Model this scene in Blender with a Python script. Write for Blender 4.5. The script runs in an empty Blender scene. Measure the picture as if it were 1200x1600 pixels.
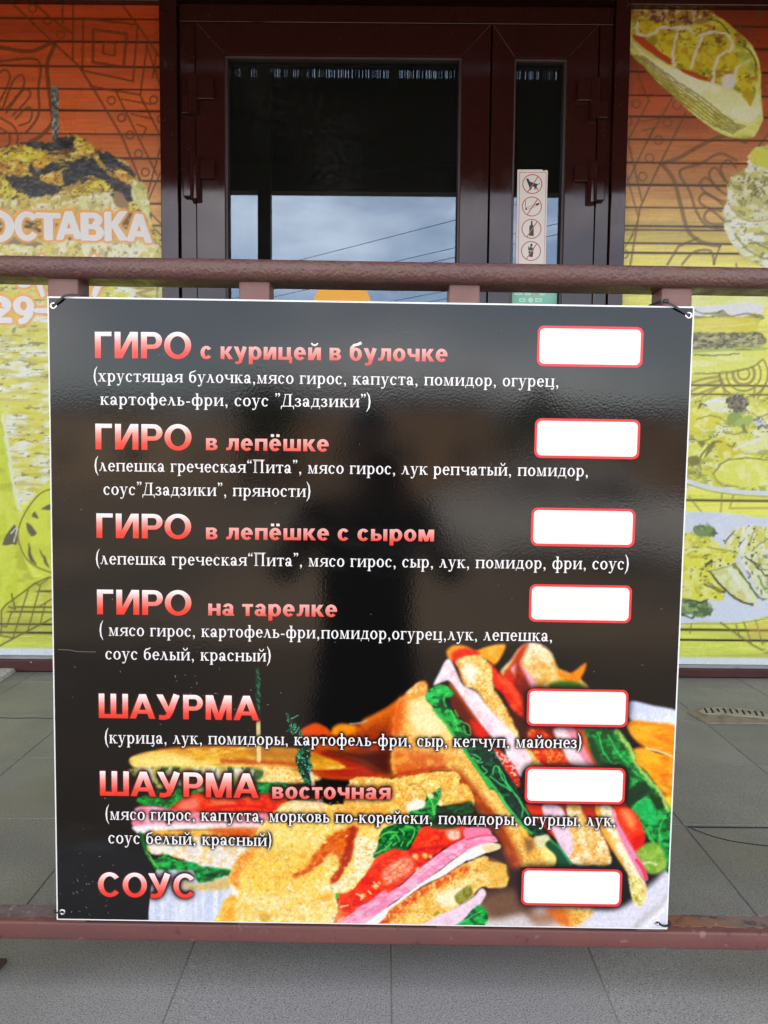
import bpy, bmesh, math, random
import numpy as np
from mathutils import Matrix, Vector

random.seed(4)
RAD = math.radians
scene = bpy.context.scene
COL = scene.collection

# ------------------------------------------------------------------ camera
FOC = 1190.0                       # focal length in pixels of the 1200 x 1600 photograph
EYE = np.array([0.0, 0.0, 0.75])   # the porch floor is z = 0, the street z = -0.8
LEAN = RAD(0.40)                   # the railing and its board lean a little against the building

def camera_axes(pitch, roll):
    fwd = np.array([0, math.cos(pitch), math.sin(pitch)])
    right = np.array([1.0, 0, 0])
    up = np.cross(right, fwd)
    return (right * math.cos(roll) + up * math.sin(roll),
            -right * math.sin(roll) + up * math.cos(roll), fwd)

def rot_y(v, a):
    c, s = math.cos(a), math.sin(a)
    return np.array([v[0] * c + v[2] * s, v[1], -v[0] * s + v[2] * c])

AX_RAIL = camera_axes(RAD(-4.018), RAD(0.9056))          # axes in the leaning frame of the railing
AX = tuple(rot_y(v, LEAN) for v in AX_RAIL)              # axes in the world
cam_data = bpy.data.cameras.new('camera')
cam_data.sensor_fit = 'VERTICAL'
cam_data.sensor_height = 36.0
cam_data.lens = 36.0 * FOC / 1600.0
cam_data.clip_start = 0.02
cam_data.clip_end = 2000.0
cam = bpy.data.objects.new('camera', cam_data)
m = Matrix.Identity(4)
for i in range(3):
    m[i][0], m[i][1], m[i][2], m[i][3] = AX[0][i], AX[1][i], -AX[2][i], EYE[i]
cam.matrix_world = m
COL.objects.link(cam)
scene.camera = cam

# ------------------------------------------------------------------ sky, sun, exposure
SUN_EL, SUN_ROT = 38.0, 0.0
world = bpy.data.worlds.new('World')
scene.world = world
world.use_nodes = True
nt = world.node_tree
nt.nodes.clear()
w_out = nt.nodes.new('ShaderNodeOutputWorld')
w_bg = nt.nodes.new('ShaderNodeBackground')
w_bg.inputs['Strength'].default_value = 0.12
sky = nt.nodes.new('ShaderNodeTexSky')
sky.sky_type = 'NISHITA'
sky.sun_disc = False
sky.sun_elevation = RAD(SUN_EL)
sky.sun_rotation = RAD(SUN_ROT)
tc = nt.nodes.new('ShaderNodeTexCoord')
mp = nt.nodes.new('ShaderNodeMapping')
mp.inputs['Location'].default_value = (3.1, 0.7, 0.2)
mp.inputs['Scale'].default_value = (1.0, 1.0, 2.3)
n1 = nt.nodes.new('ShaderNodeTexNoise')
n1.inputs['Scale'].default_value = 3.2
n1.inputs['Detail'].default_value = 7.0
n1.inputs['Roughness'].default_value = 0.55
rp = nt.nodes.new('ShaderNodeValToRGB')
rp.color_ramp.elements[0].position = 0.45
rp.color_ramp.elements[1].position = 0.72
rp.color_ramp.elements[0].color = (0.22, 0.22, 0.22, 1)
mx = nt.nodes.new('ShaderNodeMix')
mx.data_type = 'RGBA'
cloud_col = (15.6, 14.9, 14.6, 1.0)
nt.links.new(tc.outputs['Generated'], mp.inputs['Vector'])
nt.links.new(mp.outputs['Vector'], n1.inputs['Vector'])
nt.links.new(n1.outputs['Fac'], rp.inputs['Fac'])
nt.links.new(rp.outputs['Color'], mx.inputs['Factor'])
nt.links.new(sky.outputs['Color'], mx.inputs[6])
mx.inputs[7].default_value = cloud_col
nt.links.new(mx.outputs[2], w_bg.inputs['Color'])
nt.links.new(w_bg.outputs['Background'], w_out.inputs['Surface'])

sun_data = bpy.data.lights.new('sun', 'SUN')
sun_data.energy = 4.0
sun_data.angle = RAD(0.53)
sun_data.color = (1.0, 0.95, 0.88)
sun = bpy.data.objects.new('sun', sun_data)
sun.rotation_euler = (-RAD(90 - SUN_EL), 0, RAD(SUN_ROT))
sun.location = (0, 10, 12)
COL.objects.link(sun)

vs = scene.view_settings
scene.display_settings.display_device = 'sRGB'
vs.view_transform = 'Standard'
vs.look = 'None'
vs.gamma = 1.0
vs.use_curve_mapping = False
vs.exposure = 1.50

# ------------------------------------------------------------------ projection helpers
def ray(px, py, ax=AX):
    return (px - 600.0) / FOC * ax[0] - (py - 800.0) / FOC * ax[1] + ax[2]

def at_y(px, py, Y, ax=AX):
    """point of the plane y = Y seen at a pixel of the photograph"""
    d = ray(px, py, ax)
    return EYE + d * (Y / d[1])

def at_z(px, py, Z, ax=AX):
    d = ray(px, py, ax)
    return EYE + d * ((Z - EYE[2]) / d[2])

def pix(X, Y, Z, ax=AX):
    """photograph pixels of world points (arrays)"""
    dx, dy, dz = X - EYE[0], Y - EYE[1], Z - EYE[2]
    r, u, f = (dx * a[0] + dy * a[1] + dz * a[2] for a in ax)
    return 600.0 + FOC * r / f, 800.0 - FOC * u / f

# ------------------------------------------------------------------ materials
def mat(name, color, rough=0.5, metal=0.0, spec=0.5, attr=None, tint=None, bump=None, bump2=None,
        rvar=None, objrand=None, coat=0.0):
    """tint: [(colour, scale, lo, hi, amount, stretch)], bump: (scale, strength, distance, detail)"""
    M = bpy.data.materials.new(name)
    M.use_nodes = True
    t = M.node_tree
    b = t.nodes['Principled BSDF']
    b.inputs['Roughness'].default_value = rough
    b.inputs['Metallic'].default_value = metal
    b.inputs['Specular IOR Level'].default_value = spec
    if coat:
        b.inputs['Coat Weight'].default_value = coat
        b.inputs['Coat Roughness'].default_value = 0.06
    co = t.nodes.new('ShaderNodeTexCoord')
    geo = t.nodes.new('ShaderNodeNewGeometry')
    if attr:
        a = t.nodes.new('ShaderNodeAttribute')
        a.attribute_name = attr
        cur = a.outputs['Color']
    else:
        rgb = t.nodes.new('ShaderNodeRGB')
        rgb.outputs[0].default_value = (*color, 1)
        cur = rgb.outputs[0]
    def noise(scale, detail=4, stretch=None):
        n = t.nodes.new('ShaderNodeTexNoise')
        n.inputs['Scale'].default_value = scale
        n.inputs['Detail'].default_value = detail
        if stretch:
            mm = t.nodes.new('ShaderNodeMapping')
            mm.inputs['Scale'].default_value = stretch
            t.links.new(geo.outputs['Position'], mm.inputs['Vector'])
            t.links.new(mm.outputs['Vector'], n.inputs['Vector'])
        else:
            t.links.new(geo.outputs['Position'], n.inputs['Vector'])
        return n.outputs['Fac']
    for (c, sc_, lo, hi, amt, st) in (tint or []):
        f = noise(sc_, 5, st)
        mr = t.nodes.new('ShaderNodeMapRange')
        mr.inputs['From Min'].default_value = lo
        mr.inputs['From Max'].default_value = hi
        mr.inputs['To Max'].default_value = amt
        t.links.new(f, mr.inputs['Value'])
        mm = t.nodes.new('ShaderNodeMix')
        mm.data_type = 'RGBA'
        t.links.new(mr.outputs[0], mm.inputs['Factor'])
        t.links.new(cur, mm.inputs[6])
        mm.inputs[7].default_value = (*c, 1)
        cur = mm.outputs[2]
    if objrand:
        oi = t.nodes.new('ShaderNodeObjectInfo')
        mr = t.nodes.new('ShaderNodeMapRange')
        mr.inputs['To Min'].default_value = 1 - objrand
        mr.inputs['To Max'].default_value = 1 + objrand
        t.links.new(oi.outputs['Random'], mr.inputs['Value'])
        mm = t.nodes.new('ShaderNodeVectorMath')
        mm.operation = 'SCALE'
        t.links.new(cur, mm.inputs[0])
        t.links.new(mr.outputs[0], mm.inputs['Scale'])
        cur = mm.outputs[0]
    t.links.new(cur, b.inputs['Base Color'])
    if rvar:
        sc_, lo, hi = rvar
        f = noise(sc_, 5)
        mr = t.nodes.new('ShaderNodeMapRange')
        mr.inputs['From Min'].default_value = 0.35
        mr.inputs['From Max'].default_value = 0.65
        mr.inputs['To Min'].default_value = lo
        mr.inputs['To Max'].default_value = hi
        t.links.new(f, mr.inputs['Value'])
        t.links.new(mr.outputs[0], b.inputs['Roughness'])
    prev = None
    for bp in (bump, bump2):
        if bp:
            f = noise(bp[0], bp[3])
            bn = t.nodes.new('ShaderNodeBump')
            bn.inputs['Strength'].default_value = bp[1]
            bn.inputs['Distance'].default_value = bp[2]
            t.links.new(f, bn.inputs['Height'])
            if prev:
                t.links.new(prev, bn.inputs['Normal'])
            prev = bn.outputs['Normal']
    if prev:
        t.links.new(prev, b.inputs['Normal'])
    return M

def lin(c):
    c = np.asarray(c, float)
    return np.where(c <= 0.04045, c / 12.92, ((c + 0.055) / 1.055) ** 2.4)

def s8(r, g, b):
    return tuple(float(v) for v in lin(np.array([r, g, b]) / 255.0))

# ------------------------------------------------------------------ object helpers
def link(o, parent=None):
    COL.objects.link(o)
    if parent is not None:
        o.parent = parent
    return o

def tag(o, label=None, cat=None, group=None, kind=None):
    if label: o['label'] = label
    if cat: o['category'] = cat
    if group: o['group'] = group
    if kind: o['kind'] = kind
    return o

def empty(name, loc, label=None, cat=None, group=None, rail=False):
    """an Empty at the base of a thing; rail: its children are given in the leaning frame of the railing"""
    o = bpy.data.objects.new(name, None)
    o.empty_display_size = 0.05
    link(o)
    if rail:
        p = rot_y(np.array(loc) - EYE, LEAN) + EYE
        o.location = p
        o.rotation_euler = (0, LEAN, 0)
    else:
        o.location = loc
    return tag(o, label, cat, group)

class MB:
    """collects shapes and links them as one mesh object; origin is subtracted from every point"""
    def __init__(self, origin=(0, 0, 0)):
        self.v, self.f, self.o = [], [], origin
        self.smooth = []
    def add(self, vs_, fs, smooth=False):
        n = len(self.v)
        self.v += [(p[0] - self.o[0], p[1] - self.o[1], p[2] - self.o[2]) for p in vs_]
        self.f += [tuple(i + n for i in q) for q in fs]
        self.smooth += [smooth] * len(fs)
        return self
    def box(self, a, b):
        (x0, y0, z0), (x1, y1, z1) = a, b
        v = [(x0, y0, z0), (x1, y0, z0), (x1, y1, z0), (x0, y1, z0), (x0, y0, z1), (x1, y0, z1), (x1, y1, z1), (x0, y1, z1)]
        return self.add(v, [(0, 3, 2, 1), (4, 5, 6, 7), (0, 1, 5, 4), (1, 2, 6, 5), (2, 3, 7, 6), (3, 0, 4, 7)])
    def prism_y(self, pts, y0, y1):
        """polygon of (x, z) points (counter-clockwise seen from -y) extruded from y0 (front) to y1"""
        n = len(pts)
        v = [(x, y0, z) for x, z in pts] + [(x, y1, z) for x, z in pts]
        f = [tuple(range(n)), tuple(range(2 * n - 1, n - 1, -1))]
        f += [(i, i + n, (i + 1) % n + n, (i + 1) % n) for i in range(n)]
        return self.add(v, f)
    def prism_z(self, pts, z0, z1):
        n = len(pts)
        v = [(x, y, z0) for x, y in pts] + [(x, y, z1) for x, y in pts]
        f = [tuple(range(n - 1, -1, -1)), tuple(range(n, 2 * n))]
        f += [(i, (i + 1) % n, (i + 1) % n + n, i + n) for i in range(n)]
        return self.add(v, f)
    def profile_x(self, prof, x0, x1, n=1, smooth=True, wob=0.0):
        """closed (y, z) profile swept along x"""
        k = len(prof)
        v, f = [], []
        for i in range(n + 1):
            x = x0 + (x1 - x0) * i / n
            for (y, z) in prof:
                v.append((x, y + random.uniform(-wob, wob), z + random.uniform(-wob, wob)))
        for i in range(n):
            for j in range(k):
                a, b = i * k + j, i * k + (j + 1) % k
                f.append((a, a + k, b + k, b))
        self.add(v, f, smooth)
        self.add([v[j] for j in range(k)], [tuple(range(k))])
        return self.add([v[n * k + j] for j in range(k)], [tuple(range(k - 1, -1, -1))])
    def tube(self, pts, r, n=8, cap=True):
        pts = [Vector(p) for p in pts]
        rings = []
        for i, p in enumerate(pts):
            d = (pts[min(i + 1, len(pts) - 1)] - pts[max(i - 1, 0)]).normalized()
            a = d.orthogonal().normalized() if abs(d.z) > 0.95 else d.cross(Vector((0, 0, 1))).normalized()
            b = d.cross(a)
            rr = r[i] if isinstance(r, (list, tuple)) else r
            rings.append([p + a * math.cos(2 * math.pi * j / n) * rr + b * math.sin(2 * math.pi * j / n) * rr for j in range(n)])
        v = [tuple(q) for ring in rings for q in ring]
        f = []
        for i in range(len(pts) - 1):
            for j in range(n):
                a, b = i * n + j, i * n + (j + 1) % n
                f.append((a, b, b + n, a + n))
        self.add(v, f, True)
        if cap:
            self.add(rings[0], [tuple(range(n - 1, -1, -1))])
            self.add(rings[-1], [tuple(range(n))])
        return self
    def build(self, name, material, parent=None, bevel=0.0, seg=2):
        me = bpy.data.meshes.new(name)
        me.from_pydata(self.v, [], self.f)
        me.polygons.foreach_set('use_smooth', self.smooth)
        if bevel:
            bm = bmesh.new()
            bm.from_mesh(me)
            bmesh.ops.remove_doubles(bm, verts=bm.verts, dist=1e-6)
            bmesh.ops.bevel(bm, geom=[e for e in bm.edges if e.is_manifold and e.calc_face_angle(0) > 0.6], offset=bevel,
                            segments=seg, affect='EDGES', profile=0.5)
            bm.to_mesh(me)
            bm.free()
            if any(self.smooth): me.set_sharp_from_angle(angle=RAD(24))
            else: me.polygons.foreach_set('use_smooth', [False] * len(me.polygons))
        me.update()
        if material: me.materials.append(material)
        o = bpy.data.objects.new(name, me)
        return link(o, parent)

def grid_mesh(name, xs, zs, Y, origin, colors, material, parent):
    """rectangular sheet facing -y with one colour per vertex"""
    nx, nz = len(xs), len(zs)
    X, Z = np.meshgrid(xs, zs)
    co = np.empty((nx * nz, 3), np.float32)
    co[:, 0], co[:, 1], co[:, 2] = X.ravel() - origin[0], Y - origin[1], Z.ravel() - origin[2]
    i = np.arange(nx - 1)
    j = np.arange(nz - 1)
    I, J = np.meshgrid(i, j)
    a = (J * nx + I).ravel()
    q = np.stack([a, a + 1, a + nx + 1, a + nx], 1).astype(np.int32)      # zs ascending: normal towards -y
    me = bpy.data.meshes.new(name)
    me.vertices.add(len(co))
    me.vertices.foreach_set('co', co.ravel())
    me.loops.add(q.size)
    me.loops.foreach_set('vertex_index', q.ravel())
    me.polygons.add(len(q))
    me.polygons.foreach_set('loop_start', np.arange(0, q.size, 4, dtype=np.int32))
    me.polygons.foreach_set('use_smooth', np.ones(len(q), bool))
    me.update()
    at = me.color_attributes.new('print', 'FLOAT_COLOR', 'POINT')
    rgba = np.ones((len(co), 4), np.float32)
    rgba[:, :3] = colors
    at.data.foreach_set('color', rgba.ravel())
    me.materials.append(material)
    return link(bpy.data.objects.new(name, me), parent)

# ------------------------------------------------------------------ a small painter for printed pictures
def _hash(ix, iy, s):
    h = (ix * 374761393 + iy * 668265263 + s * 974711) & 0xFFFFFFFF
    h = ((h ^ (h >> 13)) * 1274126177) & 0xFFFFFFFF
    return ((h ^ (h >> 16)) & 0xFFFF) / 65535.0

def vnoise(x, y, s=0):
    ix, iy = np.floor(x).astype(np.int64), np.floor(y).astype(np.int64)
    fx, fy = x - ix, y - iy
    fx, fy = fx * fx * (3 - 2 * fx), fy * fy * (3 - 2 * fy)
    a, b = _hash(ix, iy, s), _hash(ix + 1, iy, s)
    c, d = _hash(ix, iy + 1, s), _hash(ix + 1, iy + 1, s)
    return (a + (b - a) * fx) * (1 - fy) + (c + (d - c) * fx) * fy

def fbm(x, y, s=0, o=3):
    t, a, tot = 0, 1.0, 0
    for k in range(o):
        t = t + a * vnoise(x * 2 ** k + 17.3 * k, y * 2 ** k - 9.1 * k, s + k)
        tot += a
        a *= 0.5
    return t / tot

def sstep(a, b, x):
    t = np.clip((x - a) / (b - a), 0, 1)
    return t * t * (3 - 2 * t)

def spline(pts, n=5, closed=True):
    P = np.array(pts, float)
    out = []
    N = len(P)
    for i in range(N if closed else N - 1):
        if closed:
            p0, p1, p2, p3 = P[i - 1], P[i], P[(i + 1) % N], P[(i + 2) % N]
        else:
            p0, p1, p2, p3 = P[max(i - 1, 0)], P[i], P[i + 1], P[min(i + 2, N - 1)]
        for t in np.arange(n) / n:
            out.append(0.5 * ((2 * p1) + (-p0 + p2) * t + (2 * p0 - 5 * p1 + 4 * p2 - p3) * t * t + (-p0 + 3 * p1 - 3 * p2 + p3) * t ** 3))
    if not closed:
        out.append(P[-1])
    return np.array(out)

class Paint:
    def __init__(self, px, py, base):
        self.x, self.y = px, py
        self.c = np.tile(np.array(base, float) / 255.0, (len(px), 1))
        self.seed = 11
        self.coarse, self.octaves, self.rim, self.wk = 1.0, 3, (0.0, 1.0), 1.0
    def _put(self, idx, mask, col):
        mask = mask[:, None]
        self.c[idx] = self.c[idx] * (1 - mask) + np.asarray(col) * mask
    def poly(self, pts, col, soft=1.5, wob=0.0, ws=9.0, smooth=True, a=1.0, grad=None, sp=(), rim=None):
        """filled outline; grad: (colour, x0, y0, x1, y1); sp: [(colour, size or (sx, sy), threshold, width, amount)]"""
        self.seed += 7
        P = spline(pts) if smooth else np.array(pts, float)
        pad = soft * 2 + wob * 2 + 1
        lo, hi = P.min(0) - pad, P.max(0) + pad
        idx = np.nonzero((self.x > lo[0]) & (self.x < hi[0]) & (self.y > lo[1]) & (self.y < hi[1]))[0]
        if not len(idx): return
        X, Y = self.x[idx], self.y[idx]
        U, V = X, Y
        if wob:
            U = X + (fbm(X / ws, Y / ws, self.seed) - .5) * 2 * wob
            V = Y + (fbm(X / ws + 31, Y / ws + 7, self.seed + 3) - .5) * 2 * wob
        d = np.full(len(idx), 1e9)
        ins = np.zeros(len(idx), bool)
        for i in range(len(P)):
            (x0, y0), (x1, y1) = P[i - 1], P[i]
            ex, ey = x1 - x0, y1 - y0
            L = ex * ex + ey * ey + 1e-9
            t = np.clip(((U - x0) * ex + (V - y0) * ey) / L, 0, 1)
            d = np.minimum(d, (U - x0 - t * ex) ** 2 + (V - y0 - t * ey) ** 2)
            cr = (y0 > V) != (y1 > V)
            if abs(ey) > 1e-9:
                ins ^= cr & (U < (x1 - x0) * (V - y0) / ey + x0)
        d = np.sqrt(d) * np.where(ins, 1, -1)
        mask = sstep(-soft, soft, d) * a
        C = np.tile(np.array(col, float) / 255.0, (len(idx), 1))
        if grad:
            g, x0, y0, x1, y1 = grad
            t = np.clip(((X - x0) * (x1 - x0) + (Y - y0) * (y1 - y0)) / ((x1 - x0) ** 2 + (y1 - y0) ** 2), 0, 1)[:, None]
            C = C * (1 - t) + np.array(g, float) / 255.0 * t
        for k, (sc_, size, th, wd, am) in enumerate(sp):
            sx, sy = size if isinstance(size, tuple) else (size, size)
            sx, sy = sx * self.coarse, sy * self.coarse
            n = sstep(th - wd * self.wk, th + wd * self.wk, fbm(X / sx, Y / sy, self.seed + 20 + k, self.octaves)) * am
            C = C * (1 - n[:, None]) + np.array(sc_, float) / 255.0 * n[:, None]
        ra, rw = rim or self.rim
        if ra:
            C = C * (1 - ra * np.exp(-np.clip(d, 0, None) / rw))[:, None]
        self._put(idx, mask, C)
    def line(self, pts, w, col, a=1.0, soft=0.8, smooth=True, closed=False, wob=0.0):
        P = spline(pts, 5, closed) if smooth else np.array(pts, float)
        if closed: P = np.vstack([P, P[:1]])
        pad = w + soft + 2 + wob
        lo, hi = P.min(0) - pad, P.max(0) + pad
        idx = np.nonzero((self.x > lo[0]) & (self.x < hi[0]) & (self.y > lo[1]) & (self.y < hi[1]))[0]
        if not len(idx): return
        X, Y = self.x[idx], self.y[idx]
        if wob:
            self.seed += 3
            X, Y = X + (fbm(X / 6, Y / 6, self.seed) - .5) * 2 * wob, Y + (fbm(X / 6 + 9, Y / 6, self.seed) - .5) * 2 * wob
        d = np.full(len(idx), 1e9)
        for i in range(len(P) - 1):
            (x0, y0), (x1, y1) = P[i], P[i + 1]
            ex, ey = x1 - x0, y1 - y0
            t = np.clip(((X - x0) * ex + (Y - y0) * ey) / (ex * ex + ey * ey + 1e-9), 0, 1)
            d = np.minimum(d, (X - x0 - t * ex) ** 2 + (Y - y0 - t * ey) ** 2)
        mask = (1 - sstep(w / 2 - soft, w / 2 + soft, np.sqrt(d))) * a
        self._put(idx, mask, np.array(col, float) / 255.0)
    def ring(self, cx, cy, r, w, col, a=1.0, ry=None):
        t = np.linspace(0, 2 * math.pi, 25)[:-1]
        self.line([(cx + r * math.cos(q), cy + (ry or r) * math.sin(q)) for q in t], w, col, a, closed=True, smooth=False)
    def blob(self, cx, cy, rx, ry, col, rot=0.0, **k):
        t = np.linspace(0, 2 * math.pi, 13)[:-1]
        c, s = math.cos(rot), math.sin(rot)
        self.poly([(cx + rx * math.cos(q) * c - ry * math.sin(q) * s, cy + rx * math.cos(q) * s + ry * math.sin(q) * c) for q in t], col, **k)
    def mask_raster(self, R, x0, y0, col, a=1.0):
        """blend a colour through a raster mask that is sampled in photograph pixels"""
        u = np.clip(self.x - x0, 0, R.shape[1] - 1.001)
        v = np.clip(self.y - y0, 0, R.shape[0] - 1.001)
        i, j = u.astype(int), v.astype(int)
        fx, fy = u - i, v - j
        i1, j1 = np.minimum(i + 1, R.shape[1] - 1), np.minimum(j + 1, R.shape[0] - 1)
        mk = (R[j, i] * (1 - fx) + R[j, i1] * fx) * (1 - fy) + (R[j1, i] * (1 - fx) + R[j1, i1] * fx) * fy
        inside = (self.x >= x0) & (self.x < x0 + R.shape[1] - 1) & (self.y >= y0) & (self.y < y0 + R.shape[0] - 1)
        mk = np.where(inside, mk, 0) * a
        self._put(np.arange(len(mk)), mk, np.array(col, float) / 255.0)
    def grain(self, amount, size=1.3):
        n = (fbm(self.x / size, self.y / size, 77, 2) - .5) * amount
        self.c *= (1 + n)[:, None]
    def curls(self, path, width, n, light, dark, seed, ln=14):
        rnd = random.Random(seed)
        Q = spline(path, 8, closed=False)
        for k in range(n):
            p = Q[rnd.randrange(len(Q))]
            x, y = p[0] + rnd.uniform(-width, width), p[1] + rnd.uniform(-width, width)
            a, pts = rnd.uniform(0, 6.28), []
            turn = rnd.choice((-.55, .55)) + rnd.uniform(-.2, .2)
            for j in range(5):
                pts.append((x, y)); x += math.cos(a) * ln / 4; y += math.sin(a) * ln / 4; a += turn
            self.line(pts, rnd.uniform(1.2, 2.8), light if k % 2 else dark, a=rnd.uniform(.3, .75), soft=1.2)
    def albedo(self, k=1.0, cap=0.86):
        return np.clip(lin(np.clip(self.c, 0, 1)) * k, 0.004, cap)

# ------------------------------------------------------------------ lettering: glyphs drawn as strokes
def q_rect(x0, y0, x1, y1): return [[(x0, y0), (x1, y0), (x1, y1), (x0, y1)]]
def q_par(x0, y0, x1, y1, w, w2=None): return [[(x0, y0), (x0 + w, y0), (x1 + (w2 or w), y1), (x1, y1)]]
def q_arc(cx, cy, rx, ry, tx, ty, a0=0, a1=360, n=None):
    n = n or max(4, int(abs(a1 - a0) / 15))
    out = []
    for k in range(n):
        a, b = RAD(a0 + (a1 - a0) * k / n), RAD(a0 + (a1 - a0) * (k + 1) / n)
        o = lambda t: (cx + rx * math.cos(t), cy + ry * math.sin(t))
        i = lambda t: (cx + (rx - tx) * math.cos(t), cy + (ry - ty) * math.sin(t))
        out.append([i(a), o(a), o(b), i(b)])
    return out
def q_ball(cx, cy, r): return [[(cx + r * math.cos(t * math.pi / 5), cy + r * math.sin(t * math.pi / 5)) for t in range(10)]]
def q_path(pts, ws):
    """stroke along a polyline with a width per point"""
    out = []
    P = [Vector((p[0], p[1], 0)) for p in pts]
    L, R = [], []
    for i, p in enumerate(P):
        d = (P[min(i + 1, len(P) - 1)] - P[max(i - 1, 0)]).normalized()
        nrm = Vector((-d.y, d.x, 0))
        L.append(p + nrm * ws[i] / 2); R.append(p - nrm * ws[i] / 2)
    for i in range(len(P) - 1):
        out.append([(R[i].x, R[i].y), (R[i + 1].x, R[i + 1].y), (L[i + 1].x, L[i + 1].y), (L[i].x, L[i].y)])
    return out

def bold_glyphs():
    """heavy grotesque: capitals 1 unit high, small letters 1 unit to the x-height"""
    G = {}
    b, h = .215, .165
    def G_(c, adv, *parts): G[c] = (adv, list(parts))
    ring = lambda cx, rx, a0=0, a1=360: q_arc(cx, .5, rx, .52, b * 1.02, h, a0, a1)
    G_('Г', .66, q_rect(.06, 0, .06 + b, 1), q_rect(.06, 1 - h, .66, 1))
    G_('И', .90, q_rect(.06, 0, .06 + b, 1), q_rect(.90 - b, 0, .90, 1), q_par(.06 + b * .3, 0, .90 - b * 1.3, 1, b))
    G_('Р', .82, q_rect(.06, 0, .06 + b, 1), q_rect(.06, 1 - h, .50, 1), q_rect(.06, .36, .50, .36 + h), q_arc(.50, .68, .32, .32, b, h, -90, 90))
    G_('О', 1.0, ring(.51, .49))
    G_('С', .96, ring(.51, .47, 38, 322))
    G_('Ш', 1.20, *[q_rect(x, 0, x + b, 1) for x in (.06, .06 + .455, .97)], q_rect(.06, 0, 1.18, h))
    G_('А', .98, q_par(.0, 0, .37, 1, .235, .24), q_par(.755, 0, .385, 1, .235, .24), q_rect(.24, .2, .74, .2 + h * .95))
    G_('У', .92, q_par(.37, .28, .0, 1, .2, .245), q_path([(.78, 1), (.52, .28), (.44, .1), (.28, .05), (.1, .07)], [.24, .24, .2, .18, .19]))
    G_('М', 1.08, q_rect(.06, 0, .06 + b * .95, 1), q_rect(1.06 - b * .95, 0, 1.06, 1), q_par(.44, 0, .10, 1, .2, .24), q_par(.48, 0, .78, 1, .2, .24))
    G_('Т', .80, q_rect(.30, 0, .30 + b * 1.1, 1), q_rect(.02, 1 - h, .80, 1))
    G_('В', .84, q_rect(.06, 0, .06 + b, 1), q_rect(.06, 0, .5, h), q_rect(.06, .43, .5, .43 + h * .85), q_rect(.06, 1 - h, .5, 1),
       q_arc(.5, .285, .31, .285, b, h, -90, 90), q_arc(.48, .755, .28, .245, b, h, -90, 90))
    G_('К', .90, q_rect(.06, 0, .06 + b, 1), q_par(.20, .45, .62, 1, .25, .28), q_par(.62, 0, .25, .62, .28, .22))
    G_('Д', .95, q_rect(.02, 0, .98, h), q_rect(.02, -.16, .18, .02), q_rect(.82, -.16, .98, .02), q_rect(.62, 0, .83, 1), q_par(.1, .05, .3, 1, .2), q_rect(.3, 1 - h, .8, 1))
    G_('2', .70, q_arc(.36, .68, .33, .33, .2, .17, -25, 165), q_par(.04, .08, .42, .52, .26), q_rect(.04, 0, .70, .17))
    G_('9', .74, q_arc(.37, .66, .35, .35, .2, .16), q_path([(.62, .62), (.56, .3), (.40, .1), (.2, .06)], [.2, .2, .18, .16]))
    G_('8', .74, q_arc(.37, .74, .31, .27, .2, .16), q_arc(.37, .28, .36, .30, .2, .16))
    G_('-', .45, q_rect(.03, .32, .42, .48))
    G_('(', .36, q_path([(.34, 1.08), (.16, .72), (.13, .4), (.18, .12), (.34, -.22)], [.14, .18, .19, .18, .14]))
    G_(')', .36, q_path([(.02, 1.08), (.2, .72), (.23, .4), (.18, .12), (.02, -.22)], [.14, .18, .19, .18, .14]))
    B, H = .30, .235
    r_ = lambda cx=.50, rx=.47, a0=0, a1=360: q_arc(cx, .5, rx, .53, B * 1.02, H * .95, a0, a1)
    L = q_rect(.06, 0, .06 + B, 1)
    R2 = lambda x: q_rect(x - B, 0, x, 1)
    G_('с', .93, r_(.49, .45, 36, 324))
    G_('к', .98, L, q_par(.28, .45, .62, 1, .33), q_par(.66, 0, .30, .62, .36, .30))
    G_('у', 1.0, q_par(.36, .12, .0, 1, .27, .33), q_path([(.84, 1), (.56, .12), (.48, -.2), (.34, -.28), (.12, -.27)], [.31, .31, .26, .2, .22]))
    G_('р', 1.04, q_rect(.06, -.38, .06 + B, 1), r_(.56, .46))
    G_('и', 1.04, L, R2(1.02), q_par(.06 + B * .4, 0, 1.02 - B * 1.4, 1, B))
    G_('й', 1.04, L, R2(1.02), q_par(.06 + B * .4, 0, 1.02 - B * 1.4, 1, B), q_arc(.54, 1.36, .27, .25, .12, .14, 180, 360))
    G_('ц', 1.12, L, R2(1.0), q_rect(.06, 0, 1.10, H), q_rect(.88, -.26, 1.10, .02))
    G_('е', .98, r_(.49, .45, 0, 318), q_rect(.2, .42, .94, .60))
    G_('ё', .98, r_(.49, .45, 0, 318), q_rect(.2, .42, .94, .60), q_rect(.16, 1.16, .40, 1.38), q_rect(.58, 1.16, .82, 1.38))
    G_('в', .98, L, q_rect(.06, 0, .6, H * .9), q_rect(.06, .42, .6, .42 + H * .75), q_rect(.06, 1 - H * .9, .6, 1),
       q_arc(.58, .28, .36, .28, B, H * .85, -90, 90), q_arc(.56, .75, .33, .25, B, H * .8, -90, 90))
    G_('б', 1.0, r_(.49, .46), q_path([(.16, .62), (.18, 1.0), (.36, 1.22), (.62, 1.28), (.9, 1.42)], [.28, .27, .22, .2, .22]))
    G_('л', 1.04, R2(1.0), q_rect(.26, 1 - H, 1.0, 1), q_path([(.42, 1), (.40, .5), (.30, .15), (.04, .11)], [.28, .28, .26, .24]))
    G_('о', 1.0, r_())
    G_('ч', 1.0, R2(.96), q_path([(.19, 1), (.19, .68), (.32, .46), (.7, .44)], [B, B, .28, .22]))
    G_('п', 1.02, L, R2(1.0), q_rect(.06, 1 - H, 1.0, 1))
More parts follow.
